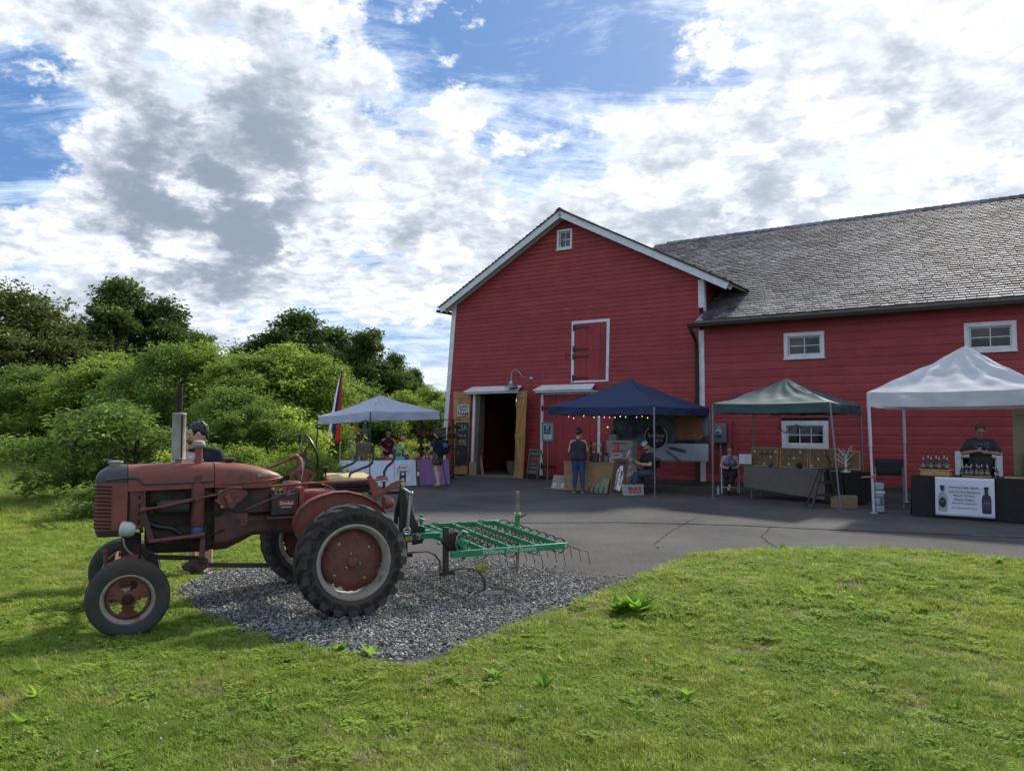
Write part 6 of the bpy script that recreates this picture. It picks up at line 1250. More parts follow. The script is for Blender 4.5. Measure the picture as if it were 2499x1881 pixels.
# man behind the tractor, holding a child
p = gp(487, 1398)
def ex_man(root, q, hp, Mh):
    # white print on the chest: three stacked bars with letters
    c = q['chest']
    for (x, z, w, hh) in ((-.03, .075, .10, .04), (-.02, .02, .20, .06)): MB().prism([(x - w / 2, .142, c.z + z - hh / 2), (x + w / 2 - .02, .142, c.z + z - hh / 2), (x + w / 2, .142, c.z + z + hh / 2), (x - w / 2 + .02, .142, c.z + z + hh / 2)], (0, -.02, 0)).build('chest_print', m_wht, root)
    text('FRO  AL', .042, (-.02, .146, c.z + .02), (-1, 0, 0), (0, 0, 1), m_blk, root, width=.165, bold=.02, depth=.002); text('~', .018, (-.02, .145, c.z - .035), (-1, 0, 0), (0, 0, 1), m_wht, root, width=.15, depth=.002)
man1 = person('dark-haired man in black T-shirt and shorts standing behind the tractor hood', (p.x, p.y, 0), (-.15, -1), 1.79, dict(Rel=(.30, .05, 1.16), Rwr=(.17, .27, 1.22), Lel=(-.28, .03, 1.14), Lwr=(-.05, .26, 1.10), Rhd=(-.6, .3, .4), Lhd=(.8, .3, .1), Rth=(0, .2, 1), Lth=(0, .2, 1), head=(.02, .06, 1.635)), SKIN, (('shirt', (.62, 0, True, .024), cloth('black_tshirt', (.016, .019, .022))), ('shorts', (.45, .014, .03), cloth('dark_blue_shorts', (.02, .03, .06)))), m_hair_b, [([(-.0, .07, .075), (0, .0, .085), (0, -.07, .05)], [.030, .045, .05]), ([(.0, -.05, -.01), (0, -.07, -.06)], [.06, .04])], head_dir=(.82, .5, -.28), extra=ex_man, bulk=1.14, shoes=(m_shoe, True, m_sole))
pc_ = Vector((p.x, p.y, 0)) + Vector((-.13, -.16, .68))
child = person('small child held against the chest of the man in black', pc_, (.5, -.8), .92, dict(Rkn=(.14, .16, .72), Lkn=(-.14, .16, .72), Ran=(.12, .10, .42), Lan=(-.12, .10, .42)), SKIN, (('shirt', (.6,), cloth('pale_pink_top', (.55, .38, .36))), ('shorts', (.5,), cloth('child_grey_shorts', (.2, .2, .22)))), m_hair_a, head_dir=(.6, .8, 0), vox=.014)
# vendor behind the left table
m_maroon = cloth('maroon_tank_top', (.13, .018, .022))
def ex_v(root, q, hp, Mh):
    b = Blob(); b.ball(hp(0, -.03, .125), (.062, .06, .05), 12, 8); b.ball(hp(.035, -.03, .165), .042, 10, 8); b.ball(hp(-.035, -.04, .16), .040, 10, 8); blobmesh(b, 'head_scarf', cloth('blue_grey_scarf', (.12, .14, .18)), root, .008, 4)
    MB().box((0, .135, 1.235), (.13, .03, .035)).build('chest_print', m_wht, root); MB().box((0, .137, 1.238), (.10, .03, .018)).build('print_bar', m_blk, root)
    b = Blob(); e, s_ = q['Rel'], q['Rsh']; b.cone(s_.lerp(e, .32), s_.lerp(e, .75), .058, .052); blobmesh(b, 'arm_tattoo_band', m_blk, root, .008, 3)
v = at(948, 1040, 24.2)
person('woman in maroon tank top and grey head scarf serving behind the left table', (v.x, v.y, 0), (.35, -1), 1.70, dict(Rel=(.26, .10, 1.16), Rwr=(.14, .33, 1.05), Lel=(-.26, .08, 1.15), Lwr=(-.12, .33, 1.05), Rhd=(-.3, .8, -.2), Lhd=(.3, .8, -.2)), SKIN2, (('shirt', (.0, 0), m_maroon), ('legs', (.95,), m_blk)), m_hair_d, [([(0, .05, .08), (0, -.03, .085)], [.03, .045])], head_dir=(.1, .85, -.45), fem=True, extra=ex_v)
# customer with backpack
def ex_bp(root, q, hp, Mh):
    m_pack = cloth('black_backpack', (.016, .016, .02)); bk = MB(); bk.box((0, -.20, 1.20), (.32, .19, .42)); o = bk.build('backpack', m_pack, root, bevel=.05); MB().box((0, -.315, 1.12), (.24, .07, .20)).build('backpack_pocket', m_pack, o, bevel=.025); MB().box((-.06, -.335, 1.25), (.15, .09, .13)).build('blue_pouch', cloth('blue_pouch', (.03, .17, .36)), o, bevel=.03); MB().box((.13, -.25, 1.24), (.06, .012, .10)).build('pack_badge', m_wht, o)
    for s in (-1, 1): b = MB(); b.tube([(.10 * s, -.13, 1.40), (.12 * s, -.02, 1.47), (.13 * s, .12, 1.40), (.14 * s, .13, 1.20), (.15 * s, .0, 1.08), (.14 * s, -.12, 1.05)], .022, 8); b.build('strap', m_pack, o)
bp = gp(1068, 1189)
m_floral = mat('floral_shorts', (.02, .02, .025), .8, col2=(.42, .36, .26), nscale=28, mixlo=.56, mixhi=.60, col3=(.25, .07, .05), n3=40)
person('woman with long dark hair, navy T-shirt, floral shorts and black backpack', (bp.x, bp.y, 0), (-.8, .55), 1.69, dict(Rel=(.23, .05, 1.14), Rwr=(.22, .22, .95), Lel=(-.23, .05, 1.14), Lwr=(-.2, .24, .97), Rkn=(.10, .05, .50), Ran=(.10, .06, .09), Lkn=(-.09, .0, .50), Lan=(-.10, -.12, .09), head=(0, .05, 1.625)), SKIN, (('shirt', (.5, 0), cloth('navy_tshirt', (.022, .03, .055))), ('shorts', (.22, .016, .02), m_floral)), m_hair_d, [([(0, -.08, .02), (0, -.11, -.10), (0, -.12, -.22), (0, -.11, -.30)], [.085, .085, .075, .045]), ([(.05, -.05, -.02), (.06, -.08, -.15)], [.05, .05]), ([(-.05, -.05, -.02), (-.06, -.08, -.15)], [.05, .05])], head_dir=(0, .8, -.5), fem=True, extra=ex_bp, shoes=(mat('tan_sandal', (.18, .10, .06), .8), False, mat('sandal_sole', (.10, .06, .04), .8)))
# customer in jeans seen from behind
wj = gp(1412, 1202)
person('woman in charcoal sleeveless top and blue jeans seen from behind at the sign stall', (wj.x, wj.y, 0), (.25, 1), 1.70, dict(Rel=(.25, .05, 1.13), Rwr=(.22, .28, 1.08), Lel=(-.26, .02, 1.12), Lwr=(-.20, .22, .98), Rhd=(0, .9, -.1), Lhd=(.2, .9, -.3), Rkn=(.095, .015, .50), Lkn=(-.095, .015, .50), Ran=(.115, -.01, .09), Lan=(-.115, -.01, .09)), SKIN, (('shirt', (.0, 0, True, .018), cloth('charcoal_top', (.045, .043, .05))), ('legs', (.93, .012), m_jeans)), m_hair_b, [([(0, -.05, .03), (0, -.075, -.03)], [.075, .06]), ([(0, -.03, .105), (0, -.035, .125)], [.045, .045])], head_dir=(.1, .9, -.4), fem=True, bulk=1.22, shoes=(m_shoe, True, m_sole))
# folding chairs and seated people
def chair(label, loc, face, m, name='folding_chair', pad=None):
    f = Vector((face[0], face[1], 0)).normalized(); t = thing(name, label, 'chair', loc, math.atan2(-f.x, f.y), local=True)
    MB().box((0, -.02, .44), (.42, .40, .03)).build('seat', pad or m, t, bevel=.012); MB().box((0, -.26, .76), (.42, .025, .20)).build('backrest', pad or m, t, bevel=.01)
    for s in (-1, 1):
        b = MB(); b.tube([(.22 * s, .20, .01), (.22 * s, .0, .42), (.21 * s, -.19, .66), (.20 * s, -.27, .88)], .013, 8); b.build('leg', m, t); b = MB(); b.tube([(.19 * s, -.26, .01), (.19 * s, .10, .42)], .013, 8); b.build('leg', m, t)
    b = MB(); b.tube([(-.22, .12, .17), (.22, .12, .17)], .009, 6); b.build('stretcher', m, t); b = MB(); b.tube([(-.20, -.27, .88), (-.1, -.28, .90), (.1, -.28, .90), (.2, -.27, .88)], .013, 8); b.build('top_rail', m, t); return t
SIT = dict(pelvis=(0, -.06, .55), waist=(0, -.06, .69), chest=(0, -.03, .87), neck=(0, .0, 1.05), head=(0, .05, 1.225), Rhip=(.095, -.03, .53), Lhip=(-.095, -.03, .53), Rkn=(.12, .40, .50), Lkn=(-.12, .40, .50), Ran=(.12, .38, .09), Lan=(-.12, .38, .09), Rsh=(.172, -.02, .99), Lsh=(-.172, -.02, .99), Rel=(.24, .02, .74), Lel=(-.24, .02, .74), Rwr=(.09, .24, .70), Lwr=(-.09, .24, .70), Rhd=(-.5, .6, .2), Lhd=(.5, .6, .2), Rth=(0, .3, 1), Lth=(0, .3, 1))
def phone(root, q, at_=(0, .31, .72)): MB().box(at_, (.075, .14, .012), Matrix.Rotation(R(35), 3, 'X')).build('phone', m_black, root, bevel=.004)
ws = gp(1775, 1204); chair('white folding chair holding the seated woman', (ws.x + .08, ws.y, 0), (-.25, -1), mat('white_chair_paint', (.62, .60, .56), .5))
J = dict(SIT); J.update(Lkn=(-.07, .44, .52), Lan=(.05, .52, .16), Ran=(.05, .33, .09), Rkn=(.10, .40, .50), Ltoe=(.0, .15, -.07))
person('seated woman in lilac tank top and black skirt looking at her phone', (ws.x + .08, ws.y, 0), (-.25, -1), 1.66, J, SKIN, (('shirt', (0, 0), cloth('lilac_tank_top', (.20, .19, .33))), ('skirt', (.74, .02, .03), m_blk)), m_hair_a, [([(0, -.06, .08), (0, -.07, .10)], [.06, .05])], head_dir=(0, .75, -.6), fem=True, extra=lambda r, q, hp, Mh: phone(r, q), shoes=(m_blk, False, m_blk))
wm = at(1580, 1040, 20.9); chair('dark folding chair under the man in the cap', (wm.x, wm.y, 0), (-1, -.35), m_black)
def ex_cap(root, q, hp, Mh):
    b = Blob(); b.ball(hp(0, -.005, .055), (.098, .115, .080), 14, 10, Mh); blobmesh(b, 'cap', cloth('pale_cap', (.52, .56, .62)), root, .008, 3); MB().box(hp(0, .14, .045), (.15, .12, .012), Mh).build('cap_brim', cloth('cap_brim_red', (.16, .03, .03)), root, bevel=.005); MB().box(hp(0, .10, .075), (.05, .012, .04), Mh).build('cap_badge', m_blk, root)
    b = Blob(); b.ball(hp(0, .052, -.085), (.068, .062, .060), 12, 8, Mh); blobmesh(b, 'beard', m_hair_d, root, .008, 3); phone(root, q, (0, .30, .78))
J = dict(SIT); J.update(Rel=(.27, .10, .74), Rwr=(.08, .30, .80), Lel=(-.27, .08, .74), Lwr=(-.08, .28, .76), Ran=(.14, .30, .09), Lan=(-.14, .55, .09), Lkn=(-.14, .42, .50))
person('seated man in black T-shirt, jeans and pale cap under the navy tent', (wm.x, wm.y, 0), (-1, -.35), 1.78, J, SKIN, (('shirt', (.6, 0), m_blk), ('legs', (.95,), cloth('faded_jeans', (.06, .085, .13)))), m_hair_d, [([(0, -.07, -.02), (0, -.06, -.06)], [.06, .04])], head_dir=(0, .75, -.6), bulk=1.12, extra=ex_cap, shoes=(m_shoe, True, m_sole))
# man behind the spirits table
def ex_sp(root, q, hp, Mh):
    phone(root, q, (-.02, .36, 1.24)); c = q['chest']; m_p = mat('blue_print', (.12, .19, .30), .8); text('LAKE GEORGE', .05, (0, .158, c.z + .055), (-1, 0, 0), (0, 0, 1), m_p, root, width=.27, bold=.03, depth=.002); text('~', .055, (0, .165, c.z - .01), (-1, 0, 0), (0, 0, 1), m_p, root, width=.28, bold=.03, depth=.002)
    for s in (-1, 1): b = MB(); b.tube([hp(.035 * s + .024 * math.cos(a), .114, .008 + .018 * math.sin(a)) for a in np.linspace(0, 2 * math.pi, 12, endpoint=False)], .0035, 5, closed=True); b.build('spectacle_rim', m_black, root)
    b = Blob(); b.ball(hp(0, .052, -.090), (.066, .058, .056), 12, 8, Mh); blobmesh(b, 'beard', mat('grey_stubble', (.30, .20, .15), .7), root, .008, 3)
wsx = at(2391, 1040, 16.9)
person('man in glasses and grey printed T-shirt using a phone behind the bottle table', (wsx.x, wsx.y, 0), (-.45, -1), 1.80, dict(Rel=(.33, .06, 1.14), Rwr=(.10, .30, 1.20), Lel=(-.33, .06, 1.14), Lwr=(-.11, .30, 1.17), Rhd=(-.75, .35, .15), Lhd=(.7, .35, .1), Rth=(0, .2, 1), Lth=(0, .2, 1), head=(0, .06, 1.62)), SKIN2, (('shirt', (.75, 0, True, .022), cloth('grey_tshirt', (.055, .06, .066))), ('legs', (.95,), m_blk)), m_hair_g, [([(0, .03, .075), (0, -.05, .07)], [.03, .05])], head_dir=(0, .82, -.5), bulk=1.18, extra=ex_sp, shoes=(m_shoe, True, m_sole))
flush()
# ------------------------------------------------------------------ market tents
def fabric(name, c, transl=.25): return mat(name, c, .75, col2=tuple(v * .88 for v in c), nscale=2.5, bump=.12, bscale=9, transl=transl, spec=.3)
def tent(label, corners, feet, z_e, val, z_p, m, m_leg, wr=.012, seed=0, leg=.018, skip=()):
    """corners: near, right, back, left (x, y); feet likewise; z_e = eave top, val = valance drop"""
    cs = [Vector((x, y, z if isinstance(z_e, list) else z_e)) for (x, y), z in zip(corners, z_e if isinstance(z_e, list) else [z_e] * 4)]; ctr = sum(cs, Vector()) / 4; base = Vector((ctr.x, ctr.y, 0)); t = thing('canopy_tent', label, 'tent', base); pk = Vector((ctr.x, ctr.y, z_p))
    for i in range(4):
        a, b = cs[i], cs[(i + 1) % 4]
        def fn(s, v, a=a, b=b):
            e = a.lerp(b, s); p = e.lerp(pk, v); sag = .07 * math.sin(math.pi * v) * (1 - .3 * abs(2 * s - 1)); n = mnoise.noise(Vector((p.x * 1.6, p.y * 1.6, seed + p.z * 6))) * wr * 1.8 * math.sin(math.pi * min(1, v * 1.1)); r = math.sin((s * 9 + v * 3) * 3.0 + seed) * wr * 1.0 * (1 - v) * v * 4
            hol = -.028 * math.sin(math.pi * s) * (1 - v); return p + Vector((0, 0, -sag + n + r + hol))
        mb = MB(); mb.grid(fn, 28, 20); mb.build('canopy_panel', m, t, smooth=75, fix=False)
        out = ((a + b) / 2 - ctr); out.z = 0; out.normalize()
        def fv(s, v, a=a, b=b, out=out):
            p = a.lerp(b, s); z = -val * v - .028 * math.sin(math.pi * s) * (1 if v < .5 else .8); w = (math.sin(s * 23 + seed) * .012 + mnoise.noise(Vector((s * 7, seed + i_, v * 1.5))) * .03) * (.25 + v); return p + out * (.012 + w) + Vector((0, 0, z))
        i_ = i; mb = MB(); mb.grid(fv, 36, 5); mb.build('valance', m, t, smooth=75, fix=False)
        mb = MB(); zt = min(a.z, b.z) - .07; A, B_ = Vector((a.x, a.y, zt)) - out * .06, Vector((b.x, b.y, zt)) - out * .06; q = [A.lerp(B_, k / 4) for k in range(5)]; d = Vector((0, 0, -.17))
        for k in (0, 2): mb.tube([q[k], q[k + 1] + d, q[k + 2]], .010, 6); mb.tube([q[k] + d * .0 + d, q[k + 1], q[k + 2] + d], .010, 6)
        mb.build('truss', m_leg, t)
    for i, (f, c) in enumerate(zip(feet, cs)):
        if i in skip: continue
        top = Vector((c.x, c.y, c.z - .03)); bot = Vector((f[0], f[1], .012)); mb = MB(); md = top.lerp(bot, .45); mb.beam(top, md, leg * 2.1, leg * 2.1, (1, 0, 0)); mb.beam(md, bot, leg * 1.6, leg * 1.6, (1, 0, 0)); o = mb.build('leg', m_leg, t, bevel=.003); MB().box((bot.x, bot.y, .006), (.12, .10, .010)).build('foot_plate', m_leg, o)
    return t
m_legg = mat('tent_leg_grey', (.20, .21, .22), .45, .5); m_legw = mat('tent_leg_white', (.55, .55, .54), .45, .2); m_legd = mat('tent_leg_dark', (.03, .032, .035), .5)
TA = tent('pale blue-white pop-up tent on the left beside the feather flag', [(-3.97, 22.3), (-2.21, 24.42), (-4.1, 26.35), (-5.9, 24.26)], [(-3.97, 22.3), (-2.15, 24.5), (-4.1, 26.4), (-6.02, 24.26)], [2.18, 2.22, 2.20, 2.06], .25, 2.70, fabric('pale_blue_canopy', (.62, .66, .78), .35), m_legd, .012, 1)
TB = tent('navy blue pop-up tent in front of the red barn doors', [(3.53, 19.77), (5.5, 22.2), (2.95, 23.85), (.98, 21.44)], [(3.53, 19.77), (5.62, 22.25), (2.95, 23.85), (.9, 21.44)], [2.26, 2.26, 2.28, 2.29], .21, 3.05, fabric('navy_canopy', (.026, .044, .10), .08), m_legg, .010, 2, skip=(3,))
TC = tent('dark green pop-up tent beside the electric meter', [(6.8, 17.0), (8.5, 19.4), (6.57, 21.7), (4.87, 19.3)], [(6.92, 16.86), (8.55, 19.4), (6.57, 21.7), (4.85, 19.32)], [2.27, 2.26, 2.30, 2.30], .22, 2.92, fabric('dark_green_canopy', (.055, .095, .095), .06), m_legg, .014, 3)
_w = Vector((7.24, 16.15)); _fr = Vector((.80, -.60)); _bk = Vector((.62, .78)); _q = lambda a, b: tuple(_w + _fr * a + _bk * b)
TD = tent('white pop-up tent over the bottle table at the right', [_q(0, 0), _q(3.05, 0), _q(3.05, 3.05), _q(0, 3.05)], [(7.30, 16.15), _q(3.1, -.05), _q(3.05, 3.05), _q(0, 3.05)], 2.45, .30, 3.42, fabric('white_canopy', (.70, .71, .74), .3), m_legw, .022, 4, .024)
# navy tent: string of lit bulbs
sl_ = thing('string_lights', 'string of small coloured bulbs hung along the navy tent edge', 'string lights', (2.2, 20.6, 2.0)); A, B_ = Vector((.98, 21.40, 2.06)), Vector((3.5, 19.80, 2.04)); cols = [(1, .35, .08), (1, .75, .2), (1, .8, .3), (.2, 1, .3), (1, .3, .25), (1, .4, .8)]
pts = [A.lerp(B_, k / 20) + Vector((.02, .03, .0 - .05 * abs(math.sin(k * .9)) - .012 * (k % 3))) for k in range(21)]; mb = MB(); mb.tube(pts, .004, 5); mb.build('wire', m_black, sl_)
for k in range(4, 20):
    if k in (6, 8, 16): continue
    c = cols[k % 6]; mb = MB(); mb.ball(pts[k] - Vector((0, 0, .02)), (.010, .010, .015), 8, 6); mb.build('bulb', mat(f'bulb_{k % 6}', c, .4, emit=(c, 1.0)), sl_)
for (x, y) in ((1483, 1042), (1690, 1012)): c = at(x, y, 22.0); mb = MB(); mb.ball(c, .016, 8, 6); mb.build('bulb', mat('bulb_1', cols[1], .4, emit=(cols[1], 1.0)), sl_)

ORD = 'first second third fourth fifth sixth seventh eighth ninth tenth'.split()
# ------------------------------------------------------------------ generic small builders
def frame2(a, b):
    """unit vectors along a->b (right), up and out (towards the viewer)"""
    ex = (Vector(b) - Vector(a)); ex.z = 0; ex.normalize(); return ex, Vector((0, 0, 1)), Vector((ex.y, -ex.x, 0))
def slab(name, label, cat, c, ex, ez, w, h, th, m, border=None, m_b=None, group=None, back=None):
    """upright or leaning panel centred at c; returns the thing, with frame bars if asked"""
    ex, ez = Vector(ex).normalized(), Vector(ez).normalized(); nn = ex.cross(ez) * 1.0; nn = nn if nn.y < 0 else -nn; c = Vector(c); t = thing(name, label, cat, c - ez * h / 2, 0, group)
    P = lambda x, z, k: c + ex * x + ez * z + nn * k
    mb = MB(); mb.hexa([P(-w / 2, -h / 2, -th), P(w / 2, -h / 2, -th), P(w / 2, -h / 2, 0), P(-w / 2, -h / 2, 0), P(-w / 2, h / 2, -th), P(w / 2, h / 2, -th), P(w / 2, h / 2, 0), P(-w / 2, h / 2, 0)]); mb.build('panel', m, t, smooth=0)
    if border:
        for (x0, x1, z0, z1) in ((-w / 2, -w / 2 + border, -h / 2, h / 2), (w / 2 - border, w / 2, -h / 2, h / 2), (-w / 2 + border, w / 2 - border, h / 2 - border, h / 2), (-w / 2 + border, w / 2 - border, -h / 2, -h / 2 + border)):
            mb = MB(); mb.hexa([P(x0, z0, -th), P(x1, z0, -th), P(x1, z0, .012), P(x0, z0, .012), P(x0, z1, -th), P(x1, z1, -th), P(x1, z1, .012), P(x0, z1, .012)]); mb.build('frame', m_b, t, smooth=0)
    t['_'] = 0; return t, P, nn
def table(label, a, b, depth, h, m_cloth, m_top=None, drop=None, sway=.03, seed=0, flare=.05, cloth_name='tablecloth', m_leg_=None, lo=(.02, .02), label_c='cloth'):
    """folding table from front-left a to front-right b with a cloth hanging to the ground on front and ends"""
    a, b = Vector((*a, 0)), Vector((*b, 0)); ex, ez, nn = frame2(a, b); L_ = (b - a).length; t = thing('folding_table', label, 'table', a.lerp(b, .5) - nn * depth / 2); bk = -nn * depth
    mb = MB(); mb.hexa([a + ez * (h - .04), b + ez * (h - .04), b + bk + ez * (h - .04), a + bk + ez * (h - .04), a + ez * (h - .008), b + ez * (h - .008), b + bk + ez * (h - .008), a + bk + ez * (h - .008)]); mb.build('table_top', m_top or m_legg, t)
    for s in (.06, .94):
        for d in (.1, .9): p = a.lerp(b, s) + bk * d; mb = MB(); mb.cyl(p + ez * .005, p + ez * (h - .04), .014, 8); mb.build('leg', m_leg_ or m_legg, t)
    if m_cloth:
        g = .012; c = thing(cloth_name, label_c, 'tablecloth', a.lerp(b, .5)); cr = [a + nn * g - ex * g, b + nn * g + ex * g, b + bk - nn * g + ex * g, a + bk - nn * g - ex * g]
        mb = MB(); mb.add([p + ez * (h + .002) for p in cr], [(0, 1, 2, 3)]); mb.build('cloth_top', m_cloth, c, smooth=0)
        for i, (p, q) in enumerate(((cr[0], cr[1]), (cr[1], cr[2]), (cr[3], cr[0]))):
            o = frame2(p, q)[2]
            def fn(s, v, p=p, q=q, o=o, i=i):
                e = p.lerp(q, s); bot = lo[0] + (lo[1] - lo[0]) * s if i == 0 else lo[min(i, 1)] if i == 1 else lo[0]; z = h + .002 - (h - bot) * v; w = (math.sin(s * 17 + seed + i) * .5 + mnoise.noise(Vector((s * 6, seed + i * 3, v)))) * sway * v + flare * v; return e + o * w + ez * z
            mb = MB(); mb.grid(fn, 40, 8); mb.build('cloth_side', m_cloth, c, smooth=70, fix=False)
    return t, ex, nn, (lambda s, d, z=0: a.lerp(b, s) + bk * d + ez * (h + .004 + z))
def simple(name, label, cat, mb, m, group=None, **k): return tag(mb.build(name, m, None, **k), label, cat, group)
def rotz(ex): return Matrix.Rotation(math.atan2(ex.y, ex.x), 3, 'Z')

# ------------------------------------------------------------------ left stall
m_wcl = mat('white_stretch_cloth', (.68, .71, .80), .8, col2=(.62, .65, .76), nscale=3); m_pcl = mat('purple_stretch_cloth', (.27, .155, .33), .8, col2=(.23, .13, .29), nscale=3)
T1, ex1, nn1, on1 = table('folding table under the pale white stretch cloth', (-4.62, 22.50), (-2.86, 23.48), .72, .76, m_wcl, seed=1, sway=.015, flare=.10, lo=(.02, .02), label_c='pale white stretch cloth on the left stall table')
T2, ex2, nn2, on2 = table('folding table under the purple cloth', (-2.74, 23.50), (-1.92, 23.98), .72, .76, m_pcl, seed=2, sway=.02, flare=.10, label_c='purple stretch cloth on the table behind the backpack')
c = Vector((-4.62, 22.50, 0)).lerp(Vector((-2.86, 23.48, 0)), .80) + nn1 * .11; t, P, _n = slab('banner', 'white runner with round lettered logo hanging on the left stall table', 'banner', c + ZV * .44, ex1, (0, 0, 1), .50, .62, .004, mat('runner_white', (.74, .76, .82), .8))
mb = MB(); mb.tube([P(.19 * math.cos(a), .02 + .19 * math.sin(a), .004) for a in np.linspace(0, 2 * math.pi, 40, endpoint=False)], .006, 5, closed=True); mb.build('logo_ring', mat('rose_ring', (.42, .26, .30), .7), t); m_ink = mat('navy_ink', (.02, .022, .06), .7)
text('~', .06, P(-.02, .11, .003), ex1, (0, 0, 1), m_ink, t, shear=.3, bold=.01); text('Creations', .085, P(0, .02, .003), ex1, (0, 0, 1), m_ink, t, width=.31, shear=.35, bold=.012); text('~', .026, P(0, -.06, .003), ex1, (0, 0, 1), m_ink, t, width=.18)
GI = 'goods on the left stall table'
m_teal = mat('teal_plastic', (.05, .38, .46), .4); m_clear = glass_mat('clear_plastic', (.85, .9, .92), .08); m_redp = mat('red_plastic', (.45, .02, .025), .4); m_pink = mat('pink_plastic', (.55, .16, .20), .5); m_amber = mat('orange_plush', (.50, .19, .03), .9, bump=.4, bscale=60); m_yel = mat('yellow_plush', (.50, .36, .04), .9, bump=.4, bscale=60); m_grn = mat('green_leafage', (.08, .17, .035), .8)
t = thing('toy_tank', 'teal and clear plastic tank standing on the left stall table', 'toy', on1(.80, .35)); R1 = rotz(ex1); c = on1(.80, .35)
MB().box(c + ZV * .05, (.30, .22, .10), R1).build('base', m_teal, t, bevel=.015); MB().box(c + ZV * .20, (.26, .18, .20), R1).build('clear_body', m_clear, t); MB().box(c + ZV * .33, (.31, .23, .06), R1).build('lid', m_teal, t, bevel=.015); b_ = MB(); b_.tube([c + R1 @ Vector((-.1, 0, .36)), c + R1 @ Vector((-.06, 0, .41)), c + R1 @ Vector((.06, 0, .41)), c + R1 @ Vector((.1, 0, .36))], .010, 6); b_.build('handle', m_teal, t); MB().box(c + Vector((0, 0, .14)), (.12, .08, .10), R1).build('toy_inside', m_pink, t, bevel=.02)
t = thing('display_case', 'clear acrylic case of small jars at the left end of the table', 'display case', on1(.18, .3)); c = on1(.18, .3)
MB().box(c + ZV * .13, (.42, .22, .26), R1).build('acrylic', m_clear, t)
for k in range(6): b_ = MB(); p = c + R1 @ Vector((-.16 + k * .065, .02 * (k % 2), 0)); b_.lathe([(.024, 0), (.026, .01), (.026, .09 + .03 * (k % 3)), (.016, .11 + .03 * (k % 3)), (.016, .13 + .03 * (k % 3))], 10, Matrix.Translation(p)); b_.build('jar', [m_wcl, m_blue, m_tan][k % 3], t)
def tray(s, d, w, m, lab): simple('tray', lab, 'tray', MB().box(on1(s, d) + ZV * .035, (w, .16, .07), R1), m, GI, bevel=.01)
tray(.64, .22, .30, m_redp, 'red tray near the middle of the left stall table'); tray(.50, .3, .26, mat('walnut_box', (.10, .05, .03), .7), 'brown box of small goods left of the red tray')
for k in range(7): b_ = MB(); p = on1(.46 + k * .028, .28); b_.ball(p + ZV * .10, .026, 10, 8); b_.cyl(p + ZV * .07, p + ZV * .10, .012, 6); simple('ornament', f'small {["green", "cream", "pink", "tan", "green", "grey", "rose"][k]} ornament standing in the brown box, {ORD[k]} from left', 'ornament', b_, [m_grn, m_wht, m_pink, m_tan, m_grn, m_muf, m_redp][k], GI)
t = thing('wire_stand', 'wire stand hung with orange ornaments beside the vendor', 'stand', on1(.36, .4)); b_ = MB(); c = on1(.36, .4)
for s in (-1, 1): b_.tube([c + R1 @ Vector((s * .07, 0, 0)), c + R1 @ Vector((s * .07, 0, .40))], .005, 5)
for z in (.1, .2, .3, .4): b_.tube([c + R1 @ Vector((-.07, 0, z)), c + R1 @ Vector((.07, 0, z))], .004, 5)
b_.build('wires', m_steel, t)
for k in range(5): q = MB(); q.ball(c + R1 @ Vector((-.04 + .04 * (k % 3), -.015, .07 + .07 * k)), .03, 10, 8); q.build('ornament', [m_amber, m_yel][k % 2], t)
def plush(lab, p, m, s=.1):
    b_ = Blob(); b_.ball(p, (s, s * .8, s * 1.1), 12, 8); b_.ball(p + Vector((0, 0, s * 1.35)), s * .72, 12, 8)
    for q in (-1, 1): b_.ball(p + Vector((q * s * .55, 0, s * 1.95)), s * .26, 8, 6); b_.cone(p + Vector((q * s * .7, 0, s * .3)), p + Vector((q * s * 1.3, -s * .3, -s * .2)), s * .3, s * .24); b_.cone(p + Vector((q * s * .5, -s * .2, -s * .8)), p + Vector((q * s * .6, -s * .9, -s)), s * .32, s * .28)
    o = blobmesh(b_, 'plush_toy', m, None, .012, 3); tag(o, lab, 'plush toy', 'plush toys on the stall rack'); return o
rk = thing('toy_rack', 'slim metal rack carrying plush toys behind the table left end', 'rack', (-4.55, 23.6, 0)); b_ = MB()
for sx in (-.28, .28): b_.cyl((-4.55 + sx, 23.6, .005), (-4.55 + sx, 23.6, 1.62), .012, 8)
b_.build('posts', m_legg, rk)
for z in (.9, 1.25, 1.52): MB().box((-4.55, 23.6, z), (.62, .28, .02)).build('shelf', m_legg, rk)
plush('yellow plush toy on top of the toy rack', Vector((-4.62, 23.58, 1.64)), m_yel, .10); plush('grey-green plush toy right on the top shelf', Vector((-4.36, 23.58, 1.63)), mat('sage_plush', (.16, .20, .16), .9), .09); plush('brown plush toy on the middle shelf', Vector((-4.55, 23.55, 1.36)), mat('brown_plush', (.10, .05, .03), .9), .085)
plush('orange plush toy beside the vendor arm', on1(.33, .75) + ZV * .12, m_amber, .11)
t = thing('water_jug', 'translucent teal drink jug behind the seat back', 'jug', (-4.38, 23.45, .91)); b_ = MB(); b_.lathe([(.0, 0), (.12, .0), (.13, .02), (.13, .26), (.10, .30), (.06, .31), (.06, .34), (0, .34)], 18, Matrix.Translation((-4.38, 23.5, .912))); b_.build('body', mat('teal_jug', (.03, .22, .30), .25), t); MB().cyl((-4.38, 23.5, 1.25), (-4.38, 23.5, 1.28), .07, 16).build('lid', m_teal, t)
